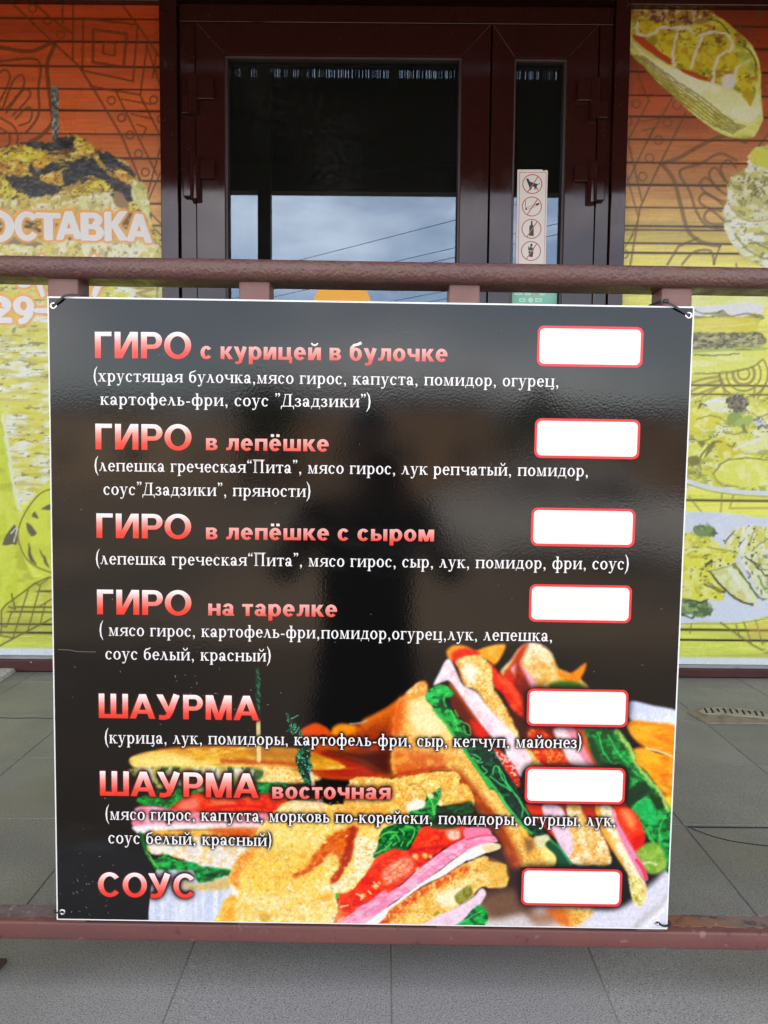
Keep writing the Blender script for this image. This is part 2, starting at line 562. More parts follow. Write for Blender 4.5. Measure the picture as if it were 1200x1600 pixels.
    G_('ш', 1.44, *[q_rect(x, 0, x + B * .95, 1) for x in (.06, .58, 1.11)], q_rect(.06, 0, 1.39, H))
    G_('ы', 1.34, L, q_rect(.06, 0, .56, H * .9), q_rect(.06, .43, .56, .43 + H * .8), q_arc(.54, .315, .34, .315, B, H * .85, -90, 90), q_rect(1.0, 0, 1.0 + B, 1))
    G_('м', 1.26, L, R2(1.24), q_par(.52, 0, .14, 1, .26, .32), q_par(.52, 0, .84, 1, .26, .32))
    G_('н', 1.02, L, R2(1.0), q_rect(.06, .39, 1.0, .39 + H))
    G_('т', .84, q_rect(.28, 0, .28 + B, 1), q_rect(.02, 1 - H, .84, 1))
    G_('а', .96, q_rect(.58, 0, .86, .7), q_arc(.48, .66, .40, .37, .28, .22, 0, 165), q_arc(.40, .29, .36, .31, .28, .19), q_rect(.8, 0, .94, .14))
    G_('я', 1.0, R2(.96), q_rect(.4, 1 - H * .9, .96, 1), q_rect(.4, .36, .96, .36 + H * .8), q_arc(.42, .68, .36, .32, .28, H * .85, 90, 270), q_par(.02, 0, .38, .46, .32, .3))
    G_(' ', .42)
    return G

def serif_glyphs():
    """a light book face with slab serifs, x-height 1"""
    G = {}
    S, T, e, sh = .205, .105, .10, .085
    def G_(c, adv, *parts): G[c] = (adv, list(parts))
    def stem(x, y0=0, y1=1, bl=1, br=1, tl=1, tr=1):
        out = q_rect(x, y0, x + S, y1)
        a, b = x - e * bl, x + S + e * br
        c, d = x - e * tl, x + S + e * tr
        return out, [[(a, y0), (b, y0), (b, y0 + sh), (a, y0 + sh)]], [[(c, y1 - sh), (d, y1 - sh), (d, y1), (c, y1)]]
    ring = lambda cx, rx, a0=0, a1=360, cy=.5, ry=.52: q_arc(cx, cy, rx, ry, S * 1.05, T, a0, a1)
    G_('а', .92, q_rect(.56, .1, .56 + S, .68), q_arc(.42, .70, .325, .32, S * .95, T * 1.1, 0, 150), q_ball(.17, .76, .105),
       q_arc(.35, .27, .30, .29, S, T), q_path([(.65, .14), (.74, .05), (.90, .07)], [S, .1, .07]))
    G_('б', .98, ring(.49, .43, cy=.46, ry=.48), q_path([(.14, .6), (.17, 1.02), (.34, 1.27), (.62, 1.31), (.86, 1.46)], [.16, .16, .15, .13, .1]))
    G_('в', .92, *stem(.13), q_rect(.1, 0, .5, T), q_rect(.2, .5, .5, .5 + T), q_rect(.1, 1 - T, .5, 1), q_arc(.5, .29, .37, .29, S, T, -90, 90), q_arc(.47, .77, .32, .23, S, T, -90, 90))
    G_('г', .78, *stem(.13, tr=0), q_rect(.1, 1 - T, .76, 1), q_par(.68, .76, .69, 1, .07, .08))
    G_('д', 1.06, q_rect(.02, 0, 1.04, T), q_rect(.02, -.26, .09, .05), q_rect(.97, -.26, 1.04, .05), q_rect(.66, 0, .66 + S, 1), q_par(.16, 0, .36, 1, .085), q_rect(.28, 1 - T, .94, 1))
    G_('е', .90, ring(.47, .42, 0, 322), q_rect(.2, .5, .86, .5 + T))
    G_('з', .80, q_arc(.36, .77, .34, .25, S, T, -90, 140), q_arc(.36, .28, .39, .30, S, T, -140, 90), q_ball(.13, .84, .09), q_ball(.10, .16, .10), q_rect(.24, .49, .42, .57))
    G_('и', 1.18, *stem(.13), *stem(.86), q_par(.26, .10, .80, .90, .10))
    G_('й', 1.18, *stem(.13), *stem(.86), q_par(.26, .10, .80, .90, .10), q_arc(.59, 1.44, .25, .27, .09, .12, 180, 360), q_ball(.36, 1.44, .075), q_ball(.82, 1.44, .075))
    G_('к', 1.06, *stem(.13), q_par(.3, .44, .72, 1, .10), q_par(.72, 0, .40, .56, .22), q_rect(.62, 1 - sh, 1.0, 1), q_rect(.64, 0, 1.08, sh))
    G_('л', 1.02, q_par(.68, 0, .36, 1.02, S * 1.05, .19), q_path([(.45, .97), (.32, .42), (.22, .10), (.05, .06)], [.09, .10, .09, .12]), q_rect(.26, .95, .50, 1.02), q_rect(.58, 0, 1.0, sh), q_ball(.09, .09, .07))
    G_('м', 1.32, q_rect(.17, 0, .25, 1), q_rect(.04, 0, .40, sh), q_rect(.06, 1 - sh, .3, 1), q_par(.56, 0, .17, 1, .14, .2), q_par(.60, 0, .92, 1, .07), *stem(.94, tl=.4))
    G_('н', 1.18, *stem(.13), *stem(.86), q_rect(.2, .48, .95, .48 + T))
    G_('о', .98, ring(.49, .45))
    G_('п', 1.18, *stem(.13), *stem(.86), q_rect(.1, 1 - T, 1.1, 1))
    G_('р', 1.04, *stem(.13, -.48, 1, tr=0), q_arc(.55, .5, .42, .52, S, T, -150, 150))
    G_('с', .88, ring(.46, .42, 40, 318), q_ball(.72, .80, .10))
    G_('т', .94, *stem(.38, tl=0, tr=0), q_rect(.03, 1 - T, .91, 1), q_par(.03, .74, .03, 1, .06, .1), q_par(.85, .74, .81, 1, .06, .1))
    G_('у', 1.0, q_par(.42, .02, .10, 1, .17, .21), q_par(.46, .02, .80, 1, .08), q_path([(.52, .08), (.40, -.28), (.26, -.42), (.12, -.40)], [.12, .1, .09, .1]), q_ball(.14, -.36, .095), q_rect(0, 1 - sh, .42, 1), q_rect(.66, 1 - sh, 1.0, 1))
    G_('ф', 1.36, *stem(.59, -.48, 1.48, tr=.2), q_arc(.42, .5, .36, .52, S, T, 40, 320), q_arc(.94, .5, .36, .52, S, T, -140, 140))
    G_('х', 1.02, q_par(.64, 0, .12, 1, .24), q_par(.10, 0, .74, 1, .09), q_rect(0, 0, .34, sh), q_rect(.56, 0, 1.02, sh), q_rect(.02, 1 - sh, .46, 1), q_rect(.62, 1 - sh, .98, 1))
    G_('ц', 1.2, *stem(.13), *stem(.86), q_rect(.1, 0, 1.14, T), q_path([(1.08, .04), (1.08, -.14), (.92, -.26), (.72, -.22), (.82, -.32), (1.08, -.3)], [.12, .1, .09, .06, .06, .03]))
    G_('ч', 1.12, *stem(.82), q_rect(.02, 1 - sh, .42, 1), q_path([(.2, 1), (.21, .7), (.34, .5), (.56, .46), (.86, .54)], [S, S, .15, .09, .08]))
    G_('ш', 1.66, *stem(.13), *stem(.74), *stem(1.35), q_rect(.1, 0, 1.5, T))
    G_('щ', 1.68, *stem(.13), *stem(.74), *stem(1.35), q_rect(.1, 0, 1.62, T), q_path([(1.57, .04), (1.57, -.14), (1.4, -.26), (1.2, -.22), (1.3, -.32), (1.56, -.3)], [.12, .1, .09, .06, .06, .03]))
    G_('ь', .92, *stem(.13), q_rect(.2, 0, .5, T), q_rect(.2, .52, .5, .52 + T), q_arc(.5, .305, .37, .305, S, T, -90, 90))
    G_('ы', 1.3, *stem(.13), q_rect(.2, 0, .46, T), q_rect(.2, .52, .46, .52 + T), q_arc(.45, .305, .35, .305, S, T, -90, 90), *stem(1.0))
    G_('я', 1.06, *stem(.76, tl=.2), q_rect(.4, 1 - T, .9, 1), q_rect(.4, .42, .9, .42 + T), q_arc(.42, .71, .32, .29, S, T, 90, 270), q_par(.06, 0, .44, .46, .15), q_rect(.0, 0, .24, sh))
    G_('Д', 1.5, q_rect(.02, 0, 1.48, .09), q_path([(.06, .06), (.03, -.2), (.0, -.32)], [.12, .09, .04]), q_path([(1.44, .06), (1.46, -.2), (1.5, -.32)], [.12, .09, .04]), q_rect(.94, 0, 1.15, 1.5), q_par(.2, 0, .5, 1.5, .09), q_rect(.36, 1.42, 1.3, 1.5))
    G_('П', 1.5, q_rect(.22, 0, .30, 1.42), q_rect(.34, 0, .40, 1.42), q_rect(.06, 0, .56, .07), q_rect(1.05, 0, 1.25, 1.5), q_rect(.92, 0, 1.4, .07), q_rect(.02, 1.5, 1.46, 1.58), q_rect(.1, 1.40, 1.36, 1.45))
    G_(',', .46, q_ball(.22, .08, .12), q_path([(.28, .08), (.29, -.1), (.14, -.28)], [.12, .1, .03]))
    G_('-', .58, q_rect(.07, .36, .52, .50))
    G_('(', .52, q_path([(.52, 1.82), (.27, 1.35), (.18, .65), (.27, -.05), (.52, -.52)], [.05, .16, .21, .16, .05]))
    G_(')', .52, q_path([(.0, 1.82), (.25, 1.35), (.34, .65), (.25, -.05), (.0, -.52)], [.05, .16, .21, .16, .05]))
    for ch, s in (('”', 1), ('“', -1)):
        p = []
        for dx in (.18, .5):
            p.append(q_ball(dx, 1.5 if s > 0 else 1.24, .115))
            p.append(q_path([(dx + .05 * s, 1.5 if s > 0 else 1.24), (dx + .07 * s, 1.36), (dx - .08 * s, 1.16 if s > 0 else 1.58)], [.12, .1, .03]))
        G_(ch, .66, *p)
    G_(' ', .50)
    return G

BOLD, SERIF = bold_glyphs(), serif_glyphs()
LAYER = 1.6e-5                                  # each stroke of a letter lies this much above the last

def layout(text, font, track=0.0):
    """list of (stroke order, polygon) and the inked extent"""
    x, out, lo, hi = 0.0, [], 1e9, -1e9
    for ch in text:
        adv, parts = font[ch]
        for k, part in enumerate(parts):
            for poly in part:
                q = [(p[0] + x, p[1]) for p in poly]
                lo, hi = min(lo, min(p[0] for p in q)), max(hi, max(p[0] for p in q))
                out.append((k, q))
        x += adv + track
    return out, lo, hi

def letter_mesh(name, text, font, x0, x1, z0, z1, unit, Y, origin, material, parent, track=0.1, fat=0.0, quads=None, vmap=(0.0, 1.0)):
    """letters fitted between x0 and x1 on the plane y = Y; the baseline runs z0 -> z1, `unit` is metres per glyph unit"""
    polys, lo, hi = layout(text, font, track)
    if fat:
        top = max(k for k, q in polys) + 1
        polys = [(k + top * i, [(p[0] + fat * dx, p[1] + fat * dy) for p in q]) for i, (dx, dy) in enumerate(((0, 0), (1, 0), (-1, 0), (0, .8), (0, -.8))) for k, q in polys]
    sx = (x1 - x0) / (hi - lo)
    v, f, uv = [], [], []
    for k, q in polys:
        n = len(v)
        pts = []
        for (a, b) in q:
            t = (a - lo) / (hi - lo)
            X, Z = x0 + (a - lo) * sx, z0 + (z1 - z0) * t + b * unit
            pts.append((X, Z))
            v.append((X - origin[0], Y - (k + 1) * LAYER - origin[1], Z - origin[2]))
            uv.append((t, (b - vmap[0]) / (vmap[1] - vmap[0])))
        area = sum(pts[i - 1][0] * pts[i][1] - pts[i][0] * pts[i - 1][1] for i in range(len(pts)))
        idx = list(range(n, n + len(q)))
        f.append(tuple(idx if area > 0 else idx[::-1]))
        if quads is not None: quads.append(pts)
    me = bpy.data.meshes.new(name)
    me.from_pydata(v, [], f)
    ul = me.uv_layers.new(name='UVMap')
    for lp in me.loops:
        ul.data[lp.index].uv = uv[lp.vertex_index]
    me.materials.append(material)
    return link(bpy.data.objects.new(name, me), parent)

def raster(quads_px, x0, y0, w, h):
    """coverage raster of convex polygons given in photograph pixels"""
    R = np.zeros((h, w))
    for q in quads_px:
        P = np.array(q) - (x0, y0)
        lo, hi = np.floor(P.min(0)).astype(int), np.ceil(P.max(0)).astype(int) + 1
        lo, hi = np.maximum(lo, 0), np.minimum(hi, (w, h))
        if (hi <= lo).any(): continue
        s = np.arange(2) / 2 + .25
        gx = (np.arange(lo[0], hi[0])[:, None] + s).ravel()
        gy = (np.arange(lo[1], hi[1])[:, None] + s).ravel()
        X, Y = np.meshgrid(gx, gy)
        pos, neg = np.ones_like(X, bool), np.ones_like(X, bool)
        for i in range(len(P)):
            a, b = P[i - 1], P[i]
            cr = (b[0] - a[0]) * (Y - a[1]) - (b[1] - a[1]) * (X - a[0])
            pos &= cr >= 0
            neg &= cr <= 0
        M_ = (pos | neg).astype(float).reshape(hi[1] - lo[1], 2, hi[0] - lo[0], 2).mean((1, 3))
        R[lo[1]:hi[1], lo[0]:hi[0]] = np.maximum(R[lo[1]:hi[1], lo[0]:hi[0]], M_)
    return R

def blur(R, r, n=3):
    for _ in range(n):
        for ax in (0, 1):
            c = np.cumsum(np.pad(R, [(r + 1, r) if a == ax else (0, 0) for a in (0, 1)]), axis=ax)
            R = (np.take(c, range(2 * r + 1, c.shape[ax]), ax) - np.take(c, range(0, c.shape[ax] - 2 * r - 1), ax)) / (2 * r + 1)
    return R

# ------------------------------------------------------------------ materials in use
M_TILE = mat('porch tile', s8(142, 142, 144), rough=0.5, objrand=0.07,
             tint=[((0.05, 0.05, 0.05), 420, .48, .64, .75, None), ((0.52, 0.52, 0.52), 520, .57, .68, .8, None),
                   ((0.12, 0.114, 0.105), 2.2, .48, .75, .55, None), ((0.30, 0.30, 0.31), 5.0, .55, .8, .35, None)],
             bump=(380, .25, .0006, 3), rvar=(6, .42, .6))
M_GROUT = mat('tile joint', s8(128, 122, 113), rough=0.9, tint=[((0.06, 0.055, 0.05), 5, .5, .68, .75, None)])
M_STREET = mat('street dust', (0.31, 0.215, 0.135), rough=0.9, tint=[((0.09, 0.08, 0.07), .35, .4, .65, .8, None), ((0.28, 0.24, 0.19), 3, .5, .7, .4, None)])
M_PLINTH = mat('porch concrete', (0.22, 0.21, 0.2), rough=0.9, bump=(60, .3, .003, 4))
M_FRAME = mat('brown door paint', s8(50, 22, 20), rough=0.09, spec=0.55, tint=[(s8(44, 18, 17), 3, .4, .7, .5, None), (s8(80, 66, 64), 70, .66, .74, .3, None)],
              bump=(7, .03, .003, 2), rvar=(14, .045, .10))
M_SEAM = mat('dark seam', (0.006, 0.005, 0.005), rough=0.8)
M_BEAD = mat('grey glazing bead', s8(78, 62, 60), rough=0.35)
M_SKIRT = mat('dark red skirting', s8(74, 30, 32), rough=0.45, tint=[(s8(52, 22, 24), 6, .42, .65, .7, None), (s8(140, 120, 112), 130, .68, .74, .4, None)], bump=(60, .15, .002, 4))
M_SILL = mat('grey sill', s8(150, 148, 146), rough=0.5, tint=[(s8(100, 95, 92), 12, .5, .7, .6, None)])
M_RAIL = mat('brown railing paint', s8(100, 73, 66), rough=0.36, spec=0.5,
             tint=[(s8(94, 66, 68), 7, .42, .62, .6, None), (s8(52, 30, 28), 150, .60, .68, .5, (0.5, 1, 1)), (s8(150, 86, 52), 26, .66, .71, .5, None), (s8(140, 112, 108), 40, .6, .75, .35, None)],
             bump=(240, .85, .0026, 5), bump2=(60, .3, .003, 3), rvar=(40, .26, .5))
M_POST = mat('red brown baluster paint', s8(118, 84, 79), rough=0.42, tint=[(s8(108, 74, 74), 14, .45, .62, .6, None), (s8(80, 50, 46), 160, .64, .7, .45, None)],
             bump=(130, .3, .0015, 4), rvar=(30, .35, .5))
M_BRAIL = mat('red lower rail paint', s8(108, 67, 62), rough=0.5,
              tint=[(s8(100, 62, 64), 9, .42, .62, .7, None), (s8(70, 40, 38), 70, .64, .7, .6, None), (s8(150, 124, 118), 60, .66, .72, .45, None)], bump=(90, .4, .002, 4))
M_GRIME = mat('grime on lower rail', s8(112, 98, 94), rough=0.7,
              tint=[(s8(132, 88, 58), 18, .46, .60, .85, None), (s8(60, 46, 40), 60, .52, .64, .8, None), (s8(170, 160, 150), 120, .66, .72, .5, None)], bump=(150, .6, .002, 5))
M_PRINT = mat('menu print', (0, 0, 0), rough=0.16, spec=0.5, attr='print', bump=(300, .10, .0005, 2), bump2=(14, .012, .002, 1), rvar=(5.0, .04, .13),
              tint=[((0.30, 0.30, 0.32), 900, .735, .76, .55, None), ((0.10, 0.10, 0.11), 6.5, .60, .75, .07, (1, 1, 3.0))])
M_PVC = mat('white plastic board', (0.82, 0.84, 0.84), rough=0.4)
M_WHITE_PRINT = mat('white print', (0.80, 0.79, 0.80), rough=0.2, spec=0.5, bump=(175, .08, .001, 2))
M_BOX = mat('white price field', (0.86, 0.86, 0.83), rough=0.25)
M_BOXLINE = mat('red price outline', s8(222, 52, 56), rough=0.2, bump=(175, .08, .001, 2))
M_EYELET = mat('nickel eyelet', (0.75, 0.75, 0.76), rough=0.22, metal=0.9)
M_TIE = mat('black cable tie', (0.012, 0.012, 0.013), rough=0.4)
M_POSTER = mat('poster print', (0, 0, 0), rough=0.3, spec=0.5, attr='print', rvar=(8, .24, .36), bump=(3, .05, .01, 1))
M_POSTERTEXT = mat('pale poster lettering', (0.80, 0.80, 0.82), rough=0.3)
M_STICKER = mat('white sticker', (0.80, 0.77, 0.74), rough=0.35)
M_STICKRED = mat('red sticker ink', s8(196, 92, 74), rough=0.35)
M_STICKBLACK = mat('black sticker ink', s8(34, 34, 36), rough=0.35)
M_ORANGE = mat('orange sticker', s8(250, 178, 40), rough=0.4)
M_MINT = mat('mint sticker', s8(120, 205, 170), rough=0.35, tint=[(s8(160, 205, 220), 14, .45, .65, .6, None)])
M_MINTICON = mat('pale sticker ink', s8(205, 232, 225), rough=0.35)
M_MINTRED = mat('pink sticker ink', s8(215, 160, 150), rough=0.35)
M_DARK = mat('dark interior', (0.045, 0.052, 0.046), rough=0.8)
M_WALLPAINT = mat('shop wall plaster', (0.38, 0.33, 0.25), rough=0.85)
M_CANOPY = mat('dark canopy timber', (0.11, 0.105, 0.09), rough=0.7)
M_SOFFIT = mat('canopy sheet', (0.10, 0.09, 0.08), rough=0.6)
M_GRATE = mat('dusty steel grate', s8(168, 164, 154), rough=0.5, tint=[(s8(110, 102, 90), 40, .45, .65, .7, None)])
M_MORTAR = mat('mortar patch', s8(150, 140, 122), rough=0.9, tint=[(s8(112, 96, 76), 30, .48, .64, .7, None), (s8(176, 168, 152), 60, .6, .7, .5, None)], bump=(160, .5, .002, 4))
M_RUST = mat('rusty plate', s8(66, 52, 40), rough=0.8, tint=[(s8(38, 30, 26), 60, .45, .6, .8, None)])
M_SLAB = mat('pale panel', s8(196, 196, 198), rough=0.6, tint=[(s8(150, 148, 146), 70, .45, .62, .6, None)])

M_GRIME_PALE = mat('pale grime on lower rail', s8(112, 98, 100), rough=0.7, tint=[(s8(84, 68, 68), 20, .46, .62, .8, None), (s8(168, 156, 152), 70, .6, .7, .7, None)], bump=(150, .6, .002, 5))

def gradient_mat(name, stops):
    M = bpy.data.materials.new(name)
    M.use_nodes = True
    t = M.node_tree
    b = t.nodes['Principled BSDF']
    b.inputs['Roughness'].default_value = 0.2
    uv = t.nodes.new('ShaderNodeUVMap')
    sp = t.nodes.new('ShaderNodeSeparateXYZ')
    r = t.nodes.new('ShaderNodeValToRGB')
    while len(r.color_ramp.elements) < len(stops): r.color_ramp.elements.new(0.5)
    for e, (p, c) in zip(r.color_ramp.elements, stops):
        e.position = p
        e.color = (*c, 1)
    t.links.new(uv.outputs[0], sp.inputs[0])
    t.links.new(sp.outputs['Y'], r.inputs['Fac'])
    t.links.new(r.outputs[0], b.inputs['Base Color'])
    return M
M_HEAD = gradient_mat('heading print', [(0.0, s8(226, 50, 36)), (0.25, s8(230, 70, 56)), (0.62, s8(238, 146, 136)), (0.97, s8(246, 234, 234))])
M_SUB = gradient_mat('small heading print', [(0.0, s8(228, 54, 44)), (0.23, s8(222, 80, 70)), (0.74, s8(232, 168, 162)), (0.96, s8(246, 238, 238))])

def glass_mat():
    M = bpy.data.materials.new('door glass')
    M.use_nodes = True
    t = M.node_tree
    t.nodes.clear()
    out = t.nodes.new('ShaderNodeOutputMaterial')
    tr = t.nodes.new('ShaderNodeBsdfTransparent')
    tr.inputs[0].default_value = (0.62, 0.66, 0.62, 1)
    gl = t.nodes.new('ShaderNodeBsdfGlossy')
    gl.inputs['Roughness'].default_value = 0.0
    gl.inputs[0].default_value = (0.66, 0.79, 1.0, 1)    # tint puts the blue of the mirrored sky into the reflection
    fr = t.nodes.new('ShaderNodeFresnel')
    fr.inputs['IOR'].default_value = 1.52
    mul = t.nodes.new('ShaderNodeMath')
    mul.operation = 'MULTIPLY'
    mul.use_clamp = True
    mul.inputs[1].default_value = 3.0              # coated double glazing mirrors more than one bare face
    m1 = t.nodes.new('ShaderNodeMixShader')
    df = t.nodes.new('ShaderNodeBsdfDiffuse')
    df.inputs[0].default_value = (0.4, 0.4, 0.38, 1)
    geo = t.nodes.new('ShaderNodeNewGeometry')
    n = t.nodes.new('ShaderNodeTexNoise')
    n.inputs['Scale'].default_value = 60
    n.inputs['Detail'].default_value = 8
    n2 = t.nodes.new('ShaderNodeTexNoise')
    n2.inputs['Scale'].default_value = 3.5
    mm = t.nodes.new('ShaderNodeMath')
    mm.operation = 'MULTIPLY'
    mr = t.nodes.new('ShaderNodeMapRange')
    mr.inputs['From Min'].default_value = .27
    mr.inputs['From Max'].default_value = .45
    mr.inputs['To Min'].default_value = .010
    mr.inputs['To Max'].default_value = .04
    m2 = t.nodes.new('ShaderNodeMixShader')
    L = t.links.new
    L(geo.outputs['Position'], n.inputs['Vector']); L(geo.outputs['Position'], n2.inputs['Vector'])
    L(n.outputs['Fac'], mm.inputs[0]); L(n2.outputs['Fac'], mm.inputs[1]); L(mm.outputs[0], mr.inputs['Value'])
    L(fr.outputs[0], mul.inputs[0]); L(mul.outputs[0], m1.inputs['Fac'])
    L(tr.outputs[0], m1.inputs[1]); L(gl.outputs[0], m1.inputs[2])
    L(mr.outputs[0], m2.inputs['Fac']); L(m1.outputs[0], m2.inputs[1]); L(df.outputs[0], m2.inputs[2])
    L(m2.outputs[0], out.inputs['Surface'])
    return M
M_GLASS = glass_mat()

# ------------------------------------------------------------------ street and porch
YF, YB = 0.574, 2.597            # front and back of the porch floor
o = MB().box((-400, -400, -1.0), (400, 400, -0.8)).build('street', M_STREET)
tag(o, 'dusty brown street in front of the raised porch', kind='structure')
porch = MB().box((-6.5, YF, -0.798), (6.5, YB + 0.3, -0.0014)).build('porch_floor', M_GROUT)
tag(porch, 'grey tiled porch floor behind and below the brown railing', kind='structure')
PX, PY = 0.304, 0.3175
tile_mesh = {}
for k in range(-3, 4):
    y0 = 1.527 + PY * k
    y1 = min(y0 + PY, YB)
    for i in range(-9, 9):
        key = round(y1 - y0, 4)
        if key not in tile_mesh:
            w, d = PX - .0019, (y1 - y0) - .0019
            mb = MB().box((-w / 2, -d / 2, -.02), (w / 2, d / 2, 0))
            t = mb.build('tile', M_TILE, porch, bevel=.0012, seg=1)
            tile_mesh[key] = t.data
        else:
            t = link(bpy.data.objects.new('tile', tile_mesh[key]), porch)
        t.location = (0.0158 + PX * (i + .5), (y0 + y1) / 2, random.uniform(-.0006, .0006))
        t.rotation_euler = (random.uniform(-.0012, .0012), random.uniform(-.0012, .0012), random.choice((0, math.pi)) if y1 < YB else 0)
# two open cracks in the tile to the right of the board
def floor_line(name, pts, w, material):
    P = [at_z(x, y, 0.0015) for x, y in pts]
    P = spline([(p[0], p[1]) for p in P], 6, closed=False)
    mb = MB()
    for i in range(len(P) - 1):
        d = Vector((P[i + 1][0] - P[i][0], P[i + 1][1] - P[i][1]))
        nrm = Vector((-d.y, d.x)).normalized() * w / 2
        a, b = P[i], P[i + 1]
        mb.prism_z([(a[0] - nrm.x, a[1] - nrm.y), (b[0] - nrm.x, b[1] - nrm.y), (b[0] + nrm.x, b[1] + nrm.y), (a[0] + nrm.x, a[1] + nrm.y)], .0004, .0016)
    return mb.build(name, material, porch)
floor_line('crack', [(1080, 1294), (1110, 1305), (1140, 1313), (1172, 1318), (1210, 1322), (1260, 1321)], .0011, M_SEAM)
floor_line('crack', [(1074, 1291.6), (1130, 1292.4), (1200, 1293), (1290, 1294.5)], .003, M_SEAM)
floor_line('crack', [(0, 1121), (24, 1122), (50, 1121.4), (82, 1122.6)], .002, M_SEAM)

# ------------------------------------------------------------------ the shop
YW = 2.625                        # poster face
wx = lambda px, Y=2.605, py=200: at_y(px, py, Y)[0]
wz = lambda py, px=540, Y=2.605: at_y(px, py, Y)[2]
XL0, XL1 = wx(252), wx(279)       # left mullion
XR0, XR1 = wx(956), wx(979)       # right mullion
ZTOP = wz(8)
Z_SILL = float(at_y(40, 1024, YW)[2])
shop = empty('shop_building', (0, 2.63, 0), 'single storey shop with a brown glazed entrance between two food posters', 'shop')
SO = (0, 2.63, 0)
H = 3.35
for a, b in (((-6.5, 2.64, -.8), (XL1, 2.84, H)), ((XR0, 2.64, -.8), (6.5, 2.84, H)), ((XL1, 2.64, ZTOP + .05), (XR0, 2.84, H)),
             ((-6.5, 2.84, -.8), (-6.3, 8.6, H)), ((6.3, 2.84, -.8), (6.5, 8.6, H)), ((-6.3, 8.4, -.8), (6.3, 8.6, H))):
    MB(SO).box(a, b).build('wall', M_WALLPAINT, shop)
MB(SO).box((-6.8, 2.3, H), (6.8, 8.9, H + .25)).build('roof', M_CANOPY, shop)
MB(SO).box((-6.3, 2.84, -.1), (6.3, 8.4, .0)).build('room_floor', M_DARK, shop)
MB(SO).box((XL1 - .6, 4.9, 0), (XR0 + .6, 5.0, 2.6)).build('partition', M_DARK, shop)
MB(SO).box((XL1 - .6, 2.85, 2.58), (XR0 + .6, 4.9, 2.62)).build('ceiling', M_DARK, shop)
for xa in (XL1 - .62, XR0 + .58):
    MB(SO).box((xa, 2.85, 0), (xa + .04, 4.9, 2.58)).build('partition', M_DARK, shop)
MB(SO).box((XL0, 2.590, .0), (XL1, 2.64, ZTOP + .12)).build('mullion', M_FRAME, shop, bevel=.002)
MB(SO).box((XR0, 2.590, .0), (XR1, 2.64, ZTOP + .12)).build('mullion', M_FRAME, shop, bevel=.002)
zt = ZTOP + .012
MB(SO).box((XL1 + .001, 2.585, zt), (XR0 - .001, 2.64, zt + .13)).build('header_beam', M_FRAME, shop, bevel=.003)
ZPL, ZPR = float(at_y(120, 7, YW)[2]), float(at_y(1090, 15, YW)[2])
MB(SO).box((-3.2, 2.600, ZPL), (XL0 - .001, 2.64, ZPL + .12)).build('header_beam', M_FRAME, shop, bevel=.003)
MB(SO).box((XR1 + .001, 2.600, ZPR), (3.2, 2.64, ZPR + .12)).build('header_beam', M_FRAME, shop, bevel=.003)
for xa, xb, p in ((-3.2, XL0 - .001, 60), (XR1 + .001, 3.2, 1120)):
    zs = Z_SILL if p < 600 else float(at_y(1120, 1038.5, YW)[2])
    MB(SO).box((xa, 2.606, zs - .009), (xb, 2.64, zs)).build('window_sill', M_SILL, shop, bevel=.002)
    MB(SO).box((xa, 2.597, .002), (xb, 2.64, zs - .0095)).build('skirting', M_SKIRT, shop, bevel=.002)
sc_ = at_y(49, 1034.5, 2.596)
MB(SO).tube([(sc_[0], 2.594, sc_[2]), (sc_[0], 2.598, sc_[2])], .0032, 10).build('screw', M_EYELET, shop)

# ------------------------------------------------------------------ entrance: frame, wide leaf, narrow leaf
ZB = .012
xf0, xf1 = wx(281), wx(305.5)
xg0, xg1 = wx(934), wx(955)
z_fr = wz(36)
fr = empty('door_frame', ((XL1 + XR0) / 2, 2.6, 0), 'dark brown frame around the glazed entrance doors', 'door frame')
FO = ((XL1 + XR0) / 2, 2.6, 0)
MB(FO).box((xf0, 2.607, 0), (xf1, 2.66, z_fr)).build('jamb', M_FRAME, fr, bevel=.002)
MB(FO).box((xg0, 2.607, 0), (xg1, 2.66, z_fr)).build('jamb', M_FRAME, fr, bevel=.002)
MB(FO).box((xf0, 2.607, z_fr + .0015), (xg1, 2.66, ZTOP)).build('frame_head', M_FRAME, fr, bevel=.002)
MB(FO).box((XL1, 2.63, 0), (xf0 - .0005, 2.66, ZTOP + .012)).build('seal', M_SEAM, fr)
MB(FO).box((xg1 + .0005, 2.63, 0), (XR0, 2.66, ZTOP + .012)).build('seal', M_SEAM, fr)
MB(FO).box((xf0, 2.628, ZTOP + .0005), (xg1, 2.66, ZTOP + .0118)).build('seal', M_SEAM, fr)
MB(FO).box((xf1 + .0002, 2.64, .0), (xg0 - .0002, 2.662, .011)).build('threshold', M_BEAD, fr)

